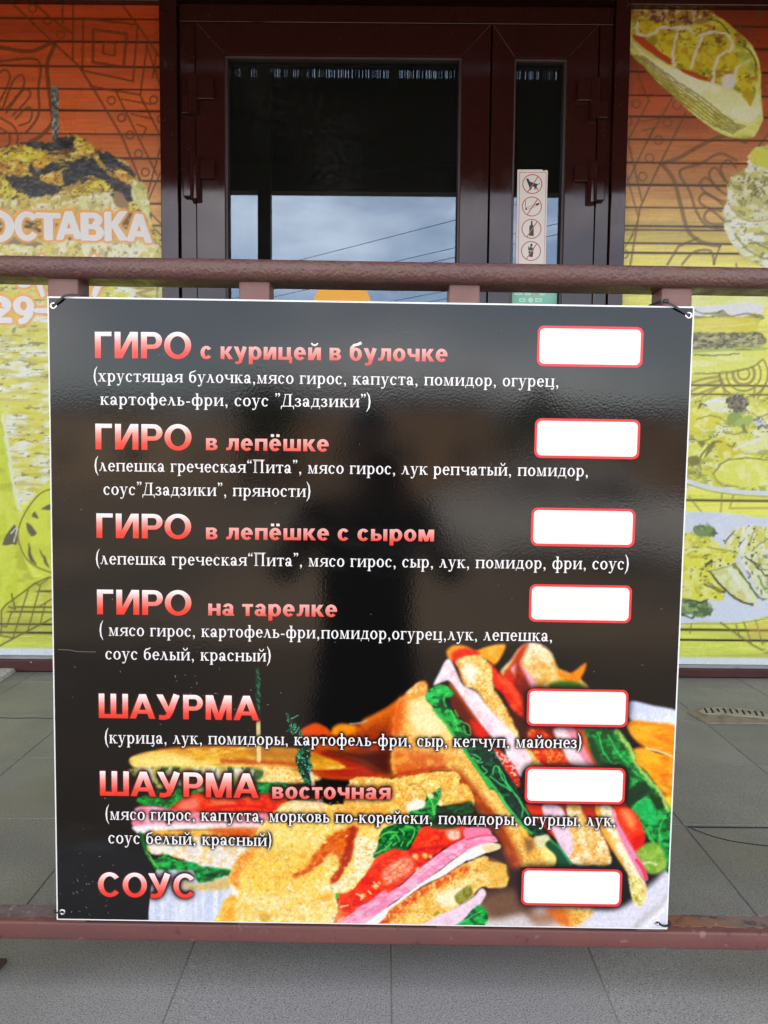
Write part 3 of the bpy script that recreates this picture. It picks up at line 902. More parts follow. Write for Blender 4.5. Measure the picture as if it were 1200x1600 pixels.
def leaf(name, label, xa, xb, ga, gb, gtop, hinge_side):
    """one leaf: outer edges xa, xb, glass edges ga, gb, top of the glass gtop (photograph pixels for the heights)"""
    lo = ((xa + xb) / 2, 2.6, 0)
    L = empty(name, lo, label, 'door', 'glazed entrance leaves')
    zt, zg = z_fr - .004, wz(gtop)
    gbot = .30
    yf, yb = 2.600, 2.655
    # mitred stiles and rails
    MB(lo).prism_y([(xa, ZB), (ga - .0002, gbot), (ga - .0002, zg), (xa, zt)], yf, yb).build('stile', M_FRAME, L, bevel=.0012, seg=1)
    MB(lo).prism_y([(xb, ZB), (xb, zt), (gb + .0002, zg), (gb + .0002, gbot)], yf, yb).build('stile', M_FRAME, L, bevel=.0012, seg=1)
    MB(lo).prism_y([(xa + .0004, zt), (ga, zg + .0002), (gb, zg + .0002), (xb - .0004, zt)], yf, yb).build('top_rail', M_FRAME, L, bevel=.0012, seg=1)
    MB(lo).prism_y([(xa + .0004, ZB), (xb - .0004, ZB), (gb, gbot - .0002), (ga, gbot - .0002)], yf, yb).build('bottom_rail', M_FRAME, L, bevel=.0012, seg=1)
    w = .006
    bd = MB(lo)
    bd.box((ga, 2.612, gbot), (ga + w, 2.634, zg)); bd.box((gb - w, 2.612, gbot), (gb, 2.634, zg))
    bd.box((ga + w, 2.612, zg - w), (gb - w, 2.634, zg)); bd.box((ga + w, 2.612, gbot), (gb - w, 2.634, gbot + w))
    bd.build('glazing_bead', M_BEAD, L)
    gm = MB(lo)
    q = .003
    for a, b, c, d in ((ga + w, gbot + w, ga + w + q, zg - w), (gb - w - q, gbot + w, gb - w, zg - w), (ga + w + q, zg - w - q, gb - w - q, zg - w)):
        gm.box((a, 2.620, b), (c, 2.634, d))
    gm.build('gasket', M_SEAM, L)
    MB(lo).box((ga - .004, 2.6345, gbot - .004), (gb + .004, 2.6405, zg + .004)).build('glass_pane', M_GLASS, L)
    return L, lo

xa, xb = wx(307), wx(764.5)
wide, wlo = leaf('door_leaf', 'wide brown door leaf with one tall dark glass pane, hinged on the left', xa, xb, wx(351.5), wx(720), 87.5, 'l')
xc, xd = wx(767), wx(931.5)
narrow, nlo = leaf('door_leaf', 'narrow brown door leaf with a slim glass pane, hinged on the right', xc, xd, wx(802), wx(884), 88.5, 'r')

def hinge(L, lo, plate, barrel, base, split):
    """three-piece hinge from photograph pixels: leaf plate, barrel, frame plate"""
    Y = 2.59
    hx = lambda p: at_y(p, (barrel[1] + barrel[3]) / 2, Y)[0]
    hz = lambda p: at_y((barrel[0] + barrel[2]) / 2, p, Y)[2]
    xm, r = (hx(barrel[0]) + hx(barrel[2])) / 2, (hx(barrel[2]) - hx(barrel[0])) / 2
    yc = 2.600 - r * .55
    h = MB(lo).tube([(xm, yc, hz(split) + .0008), (xm, yc, hz(barrel[1]))], r, 20).build('hinge', M_FRAME, L)
    MB(lo).tube([(xm, yc, hz(barrel[3])), (xm, yc, hz(split) - .0008)], r, 20).build('barrel', M_FRAME, h)
    MB(lo).box((hx(plate[0]), 2.586, hz(plate[3])), (hx(plate[2]), 2.5995, hz(plate[1]))).build('leaf_plate', M_FRAME, h, bevel=.0025)
    MB(lo).box((hx(base[0]), 2.588, hz(base[3])), (hx(base[2]), 2.6065, hz(base[1]))).build('frame_plate', M_FRAME, h, bevel=.0025)
hinge(wide, wlo, (307, 121, 334, 155), (294, 117, 309, 178), (284, 149, 295, 177), 148)
hinge(wide, wlo, (309, 250, 336, 279), (297, 247, 314, 312), (286, 275, 300, 307), 275)
hinge(narrow, nlo, (902, 125, 925, 158), (922, 124, 938, 187), (936, 157, 950, 184), 156)
hinge(narrow, nlo, (897, 257, 920, 284), (917, 254, 933, 317), (930, 283, 945, 313), 282)
# same hinges near the foot of each leaf, hidden by the menu board
for L, lo, x0 in ((wide, wlo, xa - .010), (narrow, nlo, xd + .010)):
    h = MB(lo).tube([(x0, 2.592, .40), (x0, 2.592, .52)], .016, 16).build('hinge', M_FRAME, L, bevel=.001)
MB(wlo).box((xb - .06, 2.585, .78), (xb - .03, 2.5995, 1.0)).build('handle_plate', M_BEAD, wide, bevel=.003)
MB(wlo).tube([(xb - .045, 2.59, .9), (xb - .045, 2.555, .9), (xb - .16, 2.555, .9)], .009, 10).build('handle', M_BEAD, wide)

# stickers on the glass
YG = 2.6340
def spt(px, py): 
    p = at_y(px, py, YG)
    return (p[0], p[2])
pc = spt(831, 345)
st = empty('prohibition_sticker', (pc[0], YG, pc[1]), 'tall white sticker with four crossed out red circles on the narrow glass pane', 'sticker')
so = (pc[0], YG, pc[1])
out = [(808.5, 265), (847, 265), (850, 267.5), (852.5, 265.5), (856, 267), (855, 300), (852.4, 412), (851.6, 432), (805.4, 432), (806, 412)]
MB(so).prism_y([spt(*p) for p in out][::-1], YG - .0006, YG - .0001).build('backing', M_STICKER, st)
def flat(name, polys, material, parent, origin, Y, th=.00012):
    mb = MB(origin)
    for k, p in enumerate(polys):
        a = sum(p[i - 1][0] * p[i][1] - p[i][0] * p[i - 1][1] for i in range(len(p)))
        mb.prism_y(p if a > 0 else p[::-1], Y - th - k * 6e-6, Y - k * 2e-6)
    return mb.build(name, material, parent)
def ring_px(cx, cy, r, w, n=32, conv=spt):
    q = []
    for k in range(n):
        a, b = 2 * math.pi * k / n, 2 * math.pi * (k + 1) / n
        q.append([conv(cx + r * math.cos(t), cy + r * math.sin(t) * 1.0) for t in (a, b)] + [conv(cx + (r - w) * math.cos(t), cy + (r - w) * math.sin(t)) for t in (b, a)])
    return q
def bar_px(p, q, w, conv=spt):
    d = Vector((q[0] - p[0], q[1] - p[1])).normalized()
    n = Vector((-d.y, d.x)) * w / 2
    return [conv(p[0] - n.x, p[1] - n.y), conv(q[0] - n.x, q[1] - n.y), conv(q[0] + n.x, q[1] + n.y), conv(p[0] + n.x, p[1] + n.y)]
Yk = YG - .00062
flat('border_line', [bar_px((812, 269.5), (853.5, 269.5), .7), bar_px((812, 269.5), (809.4, 430), .7), bar_px((853.5, 269.5), (849.6, 430), .7)], M_STICKRED, st, so, Yk)
circ = [(831.7, 287.7), (831, 322.8), (830.4, 357.7), (829.6, 392.3)]
dog = [[(822, 280), (825, 278.6), (828, 284), (836, 286.5), (841, 288), (838, 291), (830, 292), (826.5, 291)],
       [(826.5, 290), (830, 291), (828.6, 297), (827.6, 297.5), (827.2, 294)], [(829.5, 290), (832, 291), (829.2, 297.4), (828.4, 297.4)],
       [(834.5, 288), (839.5, 288), (838.5, 293), (841.4, 297), (840.2, 297.4), (836.6, 293)], [(834, 290), (837, 292), (836.6, 296.6), (835.5, 297)],
       [(839.6, 287.6), (843.6, 286.4), (843.8, 287), (840, 289)]]
cig = [[(820.5, 325), (822.5, 324), (823.4, 327.6), (821, 328.4)], [(836.6, 319), (842, 316.6), (842.6, 319.6), (837.4, 322)],
       bar_px((822.5, 325), (837, 319.4), .5, lambda a, b: (a, b)), bar_px((823, 328), (837.4, 322), .5, lambda a, b: (a, b)), bar_px((821, 324), (820.8, 313), .8, lambda a, b: (a, b))]
btl = [[(829.6, 345), (832, 345), (832.2, 351), (834, 354), (833.8, 368.6), (827, 368.6), (827, 354), (829.4, 351)]]
ice = [[(825.6, 392), (833.4, 393), (832.2, 401.6), (827, 401.6)], [(825, 391), (825.6, 384), (828, 388), (829, 381.4), (831.4, 380), (832, 384), (830, 386), (834.2, 388), (833.6, 392)]]
for (cx, cy), pic in zip(circ, (dog, cig, btl, ice)):
    flat('pictogram', [[spt(*p) for p in q] for q in pic], M_STICKBLACK, st, so, Yk)
    flat('circle', ring_px(cx, cy, 15.6, 1.5), M_STICKRED, st, so, Yk - .00015)
    flat('slash', [bar_px((cx - 7.6, cy + 13), (cx + 9, cy - 11.6), 1.6)], M_STICKRED, st, so, Yk - .0002)
pc = spt(534.5, 478.6)
rr = at_y(534.5 + 45, 478.6, YG)[0] - pc[0]
o = MB(pc and (pc[0], YG, pc[1])).prism_y([(pc[0] + rr * math.cos(2 * math.pi * k / 48), pc[1] + rr * math.sin(2 * math.pi * k / 48)) for k in range(48)], YG - .0006, YG - .0001).build('round_sticker', M_ORANGE)
o.location = (pc[0], YG, pc[1])
tag(o, 'round plain orange sticker on the wide glass pane, half hidden by the menu board', 'sticker')
pc = spt(832, 480)
pay = empty('payment_sticker', (pc[0], YG, pc[1]), 'pale green sticker with rows of small card marks low on the narrow glass pane', 'sticker')
po = (pc[0], YG, pc[1])
MB(po).prism_y([spt(*p) for p in [(794, 438), (868, 438), (871, 462), (866, 520), (793, 520)]][::-1], YG - .0006, YG - .0001).build('backing', M_MINT, pay)
icons = [(804, 455.5, 816, 461), (820, 456, 829, 461), (832, 455, 841, 461.5), (844, 455, 851, 461.5), (811, 466, 821, 472), (836, 466, 847, 472), (804, 480, 816, 486), (822, 480, 834, 486)]
for k, (a, b, c, d) in enumerate(icons):
    flat('card_mark', [[spt(a, b), spt(c, b), spt(c, d), spt(a, d)]], M_MINTRED if k == 2 else M_MINTICON, pay, po, YG - .00062)
    flat('card_mark', [[spt(a + 2, b + 2), spt(c - 2, b + 2), spt(c - 2, d - 2), spt(a + 2, d - 2)]], M_MINT, pay, po, YG - .00076)
flat('card_mark', [[spt(829 + 4 * math.cos(t * .524), 469 + 4 * math.sin(t * .524)) for t in range(12)]], M_MINTICON, pay, po, YG - .00062)

# ------------------------------------------------------------------ posters on both sides of the entrance
def poster_grid(xa, xb, za, zb, fine_a, fine_b, step=.0035):
    xs = np.concatenate([np.arange(xa, fine_a, .02), np.arange(fine_a, fine_b, step), np.arange(fine_b, xb, .02), [xb]])
    zs = np.append(np.arange(za, zb - step / 2, step), zb)
    X, Z = np.meshgrid(xs, zs)
    px, py = pix(X.ravel(), np.full(X.size, YW), Z.ravel())
    return xs, zs, px, py

def base_gradient(px, py, stops, joints, seed):
    ys = [s[0] for s in stops]
    c = np.stack([np.interp(py, ys, [s[1][k] for s in stops]) for k in range(3)], 1)
    g = fbm(px / 45, py / 1.7, seed, 3) - .5
    g2 = fbm(px / 120, py / 16, seed + 9, 2) - .5
    c *= (1 + g * .20 + g2 * .20)[:, None]
    # each printed board has its own tone
    yy = py - (px - 100) * .010
    b = np.searchsorted(joints, yy)
    tone = np.array([_hash(np.int64(k), np.int64(3), seed) for k in range(len(joints) + 1)])[b] - .5
    c *= (1 + tone * .20)[:, None]
    P = Paint(px, py, (0, 0, 0))
    P.c = np.clip(c / 255.0, 0, 1)
    P.coarse, P.wk = 1.25, 1.3
    for k, j in enumerate(joints):
        w = 1.7 + 1.2 * float(_hash(np.int64(k), np.int64(8), seed))
        P.line([(-300, j - 4), (1500, j + 14)], w + 1.6, (60, 30, 12), a=.25, soft=2.0, smooth=False)
        P.line([(-300, j - 4), (1500, j + 14)], w, (26, 16, 10), a=.85, soft=.9, smooth=False)
    return P

# ---- left poster
xs, zs, px, py = poster_grid(-1.95, XL0 - .0015, Z_SILL + .001, ZPL - .001, wx(-24, YW), wx(249, YW))
JL = [29, 65, 103.5, 139, 172.5, 209, 246.5, 281.5, 317, 351, 374, 388, 924, 949, 956.5, 976, 989]
P = base_gradient(px, py, [(0, (166, 64, 26)), (60, (174, 68, 28)), (140, (176, 80, 36)), (220, (180, 92, 40)), (270, (198, 122, 62)),
                           (320, (212, 158, 88)), (370, (216, 192, 110)), (420, (220, 212, 110)), (700, (210, 214, 84)), (1010, (198, 208, 86))], JL, 5)
BR = (98, 50, 14)
for pts, w in (([(21, 7), (84, 67), (124, 104), (157, 157), (191, 214), (219, 281)], 3.6), ([(56, 7), (84, 32), (114, 53)], 3.2), ([(114, 8), (114, 93)], 3),
               ([(98, 8), (98, 36)], 3), ([(141, 134), (180, 142), (219, 148)], 3), ([(219, 148), (230, 70)], 3), ([(219, 149), (254, 219)], 3.2),
               ([(181, 143), (245, 273)], 3), ([(254, 219), (231, 301), (226, 320)], 2.8), ([(191, 155), (236, 163)], 2.6), ([(205, 178), (239, 186)], 2.6),
               ([(214, 194), (229, 200), (222, 214)], 2.6), ([(191, 8), (215, 39), (250, 90)], 3.2), ([(229, 70), (252, 140)], 2.8), ([(245, 80), (238, 122)], 2.4),
               ([(254, 262), (232, 312), (222, 336)], 2.6), ([(232, 330), (254, 352)], 2.4), ([(236, 352), (252, 368)], 2.2), ([(240, 376), (240, 400)], 2.4)):
    P.line(pts, w, BR, a=.78, smooth=False)
for q, w in (([(146, 46), (198, 53), (193, 105), (145, 97)], 4.6), ([(162, 66), (180, 67), (179, 87), (161, 84)], 3.2), ([(130, 28), (215, 39), (208, 127), (129, 110)], 3.4)):
    P.line(q, w, BR, a=.78, smooth=False, closed=True)
for c in ((174, 157), (190, 184), (203, 211), (216.5, 240), (227, 269), (240, 156), (74, 32), (95, 54), (51, 13), (252, 186)):
    P.ring(c[0], c[1], 6, 2.6, BR, a=.75)
P.line([(-30, 70), (0, 74), (48, 80), (84, 67), (74, 98), (75, 126), (80, 168), (82, 191), (64, 212), (46, 222)], 6.5, (92, 50, 18), a=.78)
P.line([(-20, 97), (0, 96), (59, 94), (60, 140), (60, 180), (40, 208)], 4.2, (92, 50, 18), a=.75)
for q in ([(0, 168), (-8, 130), (4, 110), (14, 114), (14, 128), (0, 158)], [(4, 170), (20, 128), (32, 117), (38, 124), (34, 140), (8, 172)], [(10, 176), (34, 143), (44, 141), (46, 152), (20, 180)],
          [(24, 186), (42, 168), (50, 174), (46, 190), (30, 196)], [(0, 200), (14, 210), (14, 226), (0, 232)], [(0, 184), (20, 196), (28, 214), (24, 230)]):
    P.line(q, 3.4, (92, 54, 20), a=.75)
P.poly([(80, 136), (91, 134), (92, 200), (90, 226), (82, 226), (81, 190)], (104, 108, 104), soft=1, smooth=False, sp=[((58, 60, 56), (3, 5), .52, .08, .9), ((168, 176, 178), (2, 4), .62, .06, .8)])
P.poly([(-30, 236), (0, 232), (30, 226), (60, 222), (85, 224), (105, 212), (125, 213), (140, 225), (160, 238), (185, 247), (200, 255), (210, 272), (225, 290), (233, 315), (236, 345), (234, 410), (-30, 410)],
       (172, 140, 58), soft=1.6, wob=3, ws=7, sp=[((206, 190, 52), (15, 8), .55, .08, .9), ((96, 62, 34), (11, 6), .58, .07, .9), ((44, 40, 42), (8, 4), .62, .05, .8), ((228, 216, 140), (6, 4), .66, .05, .7)])
dk = dict(soft=2.0, wob=5, ws=8, sp=[((78, 82, 90), (7, 2.6), .56, .08, .75), ((18, 18, 22), (6, 3), .55, .08, .8), ((120, 96, 70), (5, 3), .70, .04, .6)])
P.poly([(30, 224), (80, 222), (100, 214), (128, 216), (110, 232), (70, 236), (50, 230)], (58, 44, 30), **dk)
for q in ([(95, 272), (112, 256), (130, 245), (152, 255), (158, 283), (139, 272), (121, 283), (104, 290)], [(150, 236), (169, 240), (186, 252), (203, 262), (211, 277), (195, 268), (180, 263), (165, 261)],
          [(150, 258), (165, 270), (185, 284), (203, 286), (208, 303), (204, 314), (192, 312), (178, 297), (163, 288)], [(11, 275), (39, 277), (65, 281), (95, 292), (92, 302), (70, 308), (50, 311), (41, 304), (32, 296), (18, 290)],
          [(40, 262), (80, 256), (100, 262), (80, 274), (54, 272)]):
    P.poly(q, (42, 42, 46), **dk)
yl = dict(soft=1.8, wob=4, ws=7, sp=[((228, 214, 110), (8, 5), .56, .08, .8), ((156, 112, 30), (7, 4), .60, .07, .8), ((60, 50, 28), 3, .72, .03, .8)])
for q, c in (([(15, 239), (37, 230), (56, 233), (69, 242), (48, 252), (22, 250)], (206, 196, 44)), ([(52, 255), (65, 245), (78, 250), (72, 262), (56, 266)], (206, 156, 50)),
             ([(-10, 276), (11, 281), (17, 302), (11, 311), (-10, 312)], (202, 204, 62)), ([(113, 296), (130, 287), (152, 280), (173, 289), (165, 298), (130, 306), (115, 306)], (208, 198, 52)),
             ([(178, 268), (195, 266), (210, 284), (200, 287), (185, 277)], (210, 156, 66)), ([(113, 224), (122, 214), (135, 226), (150, 236), (136, 238), (120, 232)], (196, 170, 50)),
             ([(62, 278), (82, 268), (95, 272), (92, 286), (78, 288)], (204, 160, 48)), ([(0, 254), (24, 252), (44, 262), (30, 272), (0, 270)], (196, 150, 52))):
    P.poly(q, c, **yl)
pl = dict(soft=2.5, wob=5, ws=8, sp=[((226, 224, 196), (9, 6), .52, .09, .9), ((176, 168, 88), (6, 8), .60, .08, .8), ((120, 110, 70), 4, .70, .04, .6)])
P.poly([(204, 283), (223, 287), (231, 307), (234, 350), (222, 330), (208, 313)], (202, 206, 126), **pl)
P.poly([(121, 308), (150, 302), (172, 303), (178, 318), (192, 326), (190, 336), (118, 336)], (214, 214, 158), **pl)
P.poly([(-20, 312), (30, 312), (70, 306), (112, 306), (118, 336), (-20, 338)], (206, 186, 92), **pl)
P.poly([(-30, 372), (60, 374), (150, 376), (230, 372), (232, 415), (-30, 415)], (206, 200, 98), **pl)
P.poly([(130, 374), (180, 372), (216, 374), (212, 412), (140, 412)], (216, 222, 190), **pl)
P.poly([(176, 304), (190, 300), (200, 318), (196, 330), (182, 322)], (150, 120, 84), soft=2, wob=3)
P.poly([(0, 374), (28, 372), (64, 378), (60, 384), (30, 382), (0, 380)], (112, 104, 72), soft=2, wob=3, a=.8)
# the pale meat below the handrail
P.poly([(-40, 412), (262, 412), (262, 470), (84, 470), (84, 800), (60, 780), (26, 790), (4, 650), (-40, 650)], (208, 208, 116), soft=3, smooth=False,
       sp=[((218, 224, 224), (26, 16), .50, .12, .95), ((200, 198, 58), (22, 9), .56, .09, .85), ((178, 172, 80), (30, 4), .62, .07, .6), ((118, 110, 64), (9, 3), .71, .035, .75)])
P.poly([(-40, 640), (2, 640), (10, 690), (22, 760), (30, 830), (50, 900), (80, 900), (80, 910), (40, 935), (4, 960), (-40, 970)], (188, 204, 52), soft=4, sp=[((206, 214, 90), (14, 30), .55, .12, .6), ((166, 170, 52), (30, 12), .66, .06, .6)])
P.line([(4, 650), (12, 700), (22, 760), (31, 796)], 6, (214, 220, 200), a=.85, soft=2, wob=3)
P.poly([(84, 756), (60, 770), (36, 800), (28, 835), (36, 870), (58, 892), (84, 898)], (200, 212, 66), soft=1.5, sp=[((186, 196, 50), 16, .58, .1, .6)])
P.line([(84, 763), (62, 772), (40, 800), (28, 834), (38, 868), (58, 886), (84, 896)], 2.4, (96, 92, 50), a=.75)
for q in ([(4, 850), (17, 826), (24, 822), (28, 848), (18, 851)], [(50, 806), (55, 799), (60, 810), (54, 809)], [(43, 816), (57, 832), (50, 838), (43, 830)], [(44, 848), (52, 872), (58, 884), (48, 876), (44, 862)], [(62, 858), (78, 886), (70, 880)], [(64, 795), (78, 788), (80, 797)]):
    P.poly(q, (90, 88, 66), soft=1.6, wob=2)
P.line([(18, 832), (26, 826), (22, 846)], 2, (214, 220, 216), a=.9, wob=2)
P.poly([(84, 904), (54, 912), (34, 927), (9, 945), (2, 954), (2, 1006), (22, 997), (84, 966)], (176, 178, 74), soft=1, smooth=False, a=.35, sp=[((150, 140, 60), (20, 6), .55, .1, .7)])
GL = (104, 96, 50)
for pts, w in (([(84, 902), (76, 902), (54, 912), (34, 927), (9, 945), (2, 954), (2, 990)], 2.8), ([(-20, 1018), (0, 1009), (22, 997), (84, 965)], 3), ([(0, 993), (22, 997)], 2.6), ([(63, 915), (43, 988)], 2.4),
               ([(44, 922), (20, 998)], 2.4), ([(84, 934), (61, 948)], 2.4), ([(71, 942), (63, 974)], 2.2), ([(18, 957), (10, 980), (3, 978)], 2.6), ([(54, 912), (62, 914), (76, 904)], 2), ([(18, 928), (24, 952), (14, 948)], 3)):
    P.line(pts, w, GL, a=.8, smooth=False)
P.poly([(-600, 1012), (262, 1013), (262, 1060), (-600, 1060)], (206, 216, 226), soft=3, smooth=False)
# chevrons seen between handrail and board
P.line([(190, 446), (240, 452), (214, 458), (240, 468)], 4, (150, 130, 60), a=.8, smooth=False)
P.line([(245, 440), (246, 470)], 3, (150, 140, 70), a=.8, smooth=False)

PO = (-.6, YW, 0.1)
lp = empty('food_poster', (-.9, 2.625, Z_SILL), 'poster of charred meat on a spit with big pale lettering, left of the entrance', 'poster', 'food posters beside the entrance')
LO = (-.9, 2.625, Z_SILL)
# lettering of the poster: (glyph text, left px, right px, top px, bottom px, tilt in px)
words = [('Д', -74, -28, 331, 378, 0), ('О', -26, 22, 331, 377, 0), ('С', 24.5, 58, 332, 375, 0), ('Т', 57.5, 94.5, 333, 374, 1), ('А', 89, 127.5, 332, 374.5, -2), ('В', 128, 162, 333, 375, 1), ('К', 165, 199, 332, 376, -1), ('А', 199, 237, 334, 376, 3),
         ('2', -20, 18, 463.5, 504, 0), ('9', 22.5, 53, 464, 505, 0), ('-', 57, 96, 463.5, 500, 0), ('8', 24, 52, 406, 448, 0), ('(', 57, 70, 404, 452, 0), (')', 144, 160, 404, 452, 0)]
quads_px, wq = [], []
for ch, x0, x1, yt, yb, tl in words:
    a, b = at_y(x0, yb, YW), at_y(x1, yb + tl, YW)
    c = at_y(x0, yt, YW)
    un = (c[2] - a[2])
    if ch in '2-9': un /= 1.0
    Qs = []
    letter_mesh('letter', ch, BOLD, a[0], b[0], a[2], b[2], un, YW - .0012, LO, M_POSTERTEXT, lp, fat=.035, quads=Qs)
    for q in Qs:
        A = np.array(q)
        u, v = pix(A[:, 0], np.full(len(A), YW), A[:, 1])
        quads_px.append(list(zip(u, v)))
R = raster(quads_px, -120, 380 - 80, 420, 240)
H1_ = np.clip(blur(R, 3, 2) * 6, 0, 1)
P.mask_raster(blur(H1_, 1, 1), -120, 300, (232, 166, 78), 1.0)
P.grain(.10)
alb = P.albedo(1.10)
sheet = grid_mesh('printed_sheet', xs, zs, YW, LO, alb, M_POSTER, lp)
MB(LO).box((-1.95, YW + .0005, Z_SILL + .001), (XL0 - .0015, 2.6395, ZPL - .001)).build('backing_board', M_PVC, lp)

# ---- right poster
ZSR = float(at_y(1120, 1038.5, YW)[2])
xs, zs, px, py = poster_grid(XR1 + .0015, 2.0, ZSR + .001, ZPR - .001, wx(981, YW), wx(1226, YW))
JR = [31, 66, 103, 140, 173, 209, 245, 280, 315, 344, 350, 371, 386, 592, 606, 772, 805, 986 - 12, 1000 - 10]
P = base_gradient(px, py, [(0, (104, 36, 18)), (90, (132, 54, 30)), (170, (160, 80, 48)), (250, (172, 112, 66)), (310, (186, 140, 82)), (370, (196, 176, 92)), (420, (216, 212, 104)), (700, (214, 216, 90)), (1010, (192, 202, 88))], JR, 15)
GB = (88, 66, 40)
for pts, w in (([(1072, 176), (1031, 256), (1000, 325), (985, 413)], 3.4), ([(1050, 154), (1013, 217), (981, 283)], 3), ([(980, 215), (1003, 314)], 3), ([(1014, 157), (1001, 130), (990, 90)], 3), ([(1014, 157), (981, 220)], 3), ([(978, 270), (997, 338)], 2.6),
               ([(1003, 204), (1021, 200), (1010, 224)], 2.6), ([(1000, 190), (1036, 184)], 2.6), ([(985, 372), (997, 345)], 2.4), ([(975, 388), (990, 366)], 2.4), ([(1043, 413), (1060, 385), (1090, 372)], 4), ([(1126, 382), (1115, 413)], 3), ([(1150, 412), (1156, 436)], 3),
               ([(1138, 18), (1165, 52)], 3), ([(1190, 16), (1166, 62)], 3), ([(1176, 240), (1204, 205)], 3), ([(1150, 20), (1152, 48)], 2.6)):
    P.line(pts, w, GB, a=.58, smooth=False)
for c in ((994, 162), (1058, 164), (1043, 191), (1029, 219), (1015, 247), (1004, 276), (1187, 22), (1163, 42), (981, 190), (1199, 136), (975, 397)):
    P.ring(c[0], c[1], 6.5, 2.6, GB, a=.58)
P.line([(1033, 256), (1060, 247), (1086, 232), (1116, 217), (1140, 212), (1165, 222)], 6.5, GB, a=.58)
P.line([(1033, 256), (1052, 280), (1064, 322), (1075, 360), (1096, 378), (1124, 384)], 6.5, GB, a=.58)
P.line([(1150, 250), (1124, 240), (1094, 256), (1062, 268), (1078, 300), (1088, 330), (1104, 352), (1134, 360)], 4.4, GB, a=.58)
for q in ([(1150, 262), (1138, 250), (1126, 262), (1134, 282), (1146, 292)], [(1132, 282), (1118, 262), (1108, 272), (1118, 292), (1138, 306)], [(1124, 296), (1104, 278), (1094, 288), (1106, 304), (1134, 316)],
          [(1130, 320), (1104, 302), (1092, 312), (1104, 324), (1132, 330)], [(1132, 346), (1110, 328), (1100, 340), (1112, 350), (1132, 350)]):
    P.line(q, 4, GB, a=.58)
P.line([(1066, 413), (1084, 394), (1110, 392), (1116, 413)], 4, GB, a=.58)
# pita
pita = [(984, 14), (984, 78), (1006, 104), (1031, 132), (1064, 162), (1094, 187), (1127, 209), (1155, 216), (1177, 214), (1190, 193), (1192, 176), (1189, 154), (1189, 116), (1185, 91), (1171, 66), (1149, 47), (1133, 33), (1111, 20), (1094, 12)]
P.poly(pita, (196, 200, 92), soft=1.4, wob=1.5, sp=[((214, 222, 138), (30, 16), .5, .12, .8), ((160, 150, 50), 18, .62, .08, .6)])
P.poly([(985, 62), (1010, 84), (1046, 100), (1086, 118), (1122, 134), (1150, 144), (1184, 150), (1188, 176), (1170, 192), (1130, 180), (1090, 156), (1050, 128), (1012, 100)], (212, 218, 158), soft=5, sp=[((222, 226, 196), 24, .5, .12, .8)])
for k in range(6):
    d = k * 5.2
    P.line([(988 + d * .7, 86 + d * -.1 + k), (1024 + d, 118 + k * -.8 + 8), (1066 + d * 1.2, 152 - k * 1.4 + 8), (1112 + d * 1.1, 182 - k * 1.2 + 12), (1146 + d * .7, 206 - k * 2 + 2)], 2.2, (96, 76, 28), a=.62, soft=1.2, wob=1.5)
P.poly([(986, 16), (1000, 14), (1090, 14), (1130, 34), (1166, 64), (1184, 110), (1180, 140), (1174, 160), (1150, 140), (1110, 128), (1066, 112), (1030, 92), (1000, 70), (987, 56)], (188, 178, 44), soft=2, wob=3,
       sp=[((206, 200, 70), (16, 9), .50, .08, .9), ((150, 116, 36), (12, 7), .57, .07, .8), ((120, 138, 44), (18, 10), .64, .05, .6), ((92, 60, 30), 4, .70, .04, .7)])
for q in ([(1030, 62), (1058, 52), (1060, 84), (1040, 84)], [(1066, 72), (1098, 84), (1090, 108), (1062, 96)], [(1102, 70), (1140, 84), (1120, 110), (1096, 96)], [(1132, 88), (1170, 98), (1150, 120)], [(1156, 128), (1174, 132), (1174, 164), (1162, 150)], [(1006, 34), (1040, 40), (1030, 56), (1004, 48)]):
    P.poly(q, (198, 186, 44), soft=2.5, wob=2, sp=[((172, 138, 40), 9, .58, .08, .7)])
P.poly([(988, 16), (1100, 14), (1108, 34), (1060, 40), (1020, 32)], (158, 128, 62), soft=3, wob=4, sp=[((96, 56, 36), 6, .52, .06, .85), ((206, 200, 150), 7, .60, .06, .7)])
P.poly([(989, 54), (1006, 59), (1031, 80), (1053, 96), (1048, 101), (1023, 86), (998, 69)], (170, 70, 34), soft=1.2, wob=1.5)
P.poly([(1061, 106), (1088, 113), (1104, 122), (1110, 128), (1088, 122), (1066, 112)], (170, 74, 36), soft=1.2, wob=1.5)
W_ = (210, 208, 200)
for pts in ([(996, 36), (997, 52), (1012, 56), (1024, 50), (1030, 44), (1046, 43), (1058, 44)], [(1058, 52), (1054, 70), (1052, 88), (1053, 106)], [(1096, 58), (1090, 76), (1084, 92), (1080, 106)], [(1092, 56), (1116, 50), (1138, 56), (1144, 76), (1128, 84), (1118, 100), (1114, 130)],
            [(1170, 94), (1152, 106), (1148, 120), (1132, 132), (1128, 136)], [(1060, 44), (1074, 44), (1080, 50)]):
    P.line(pts, 4.6, W_, a=.92, soft=1.4, wob=2.5)
P.poly([(1128, 120), (1146, 116), (1148, 134), (1130, 138)], W_, soft=3, wob=3)
for pts in ([(1106, 30), (1124, 34), (1136, 48), (1140, 52)], [(1150, 70), (1168, 76), (1180, 94), (1181, 104)]):
    P.line(pts, 2.2, (50, 84, 26), a=.9)
P.poly([(1150, 70), (1168, 78), (1179, 98), (1178, 118), (1160, 104)], (178, 196, 92), soft=2, a=.58)
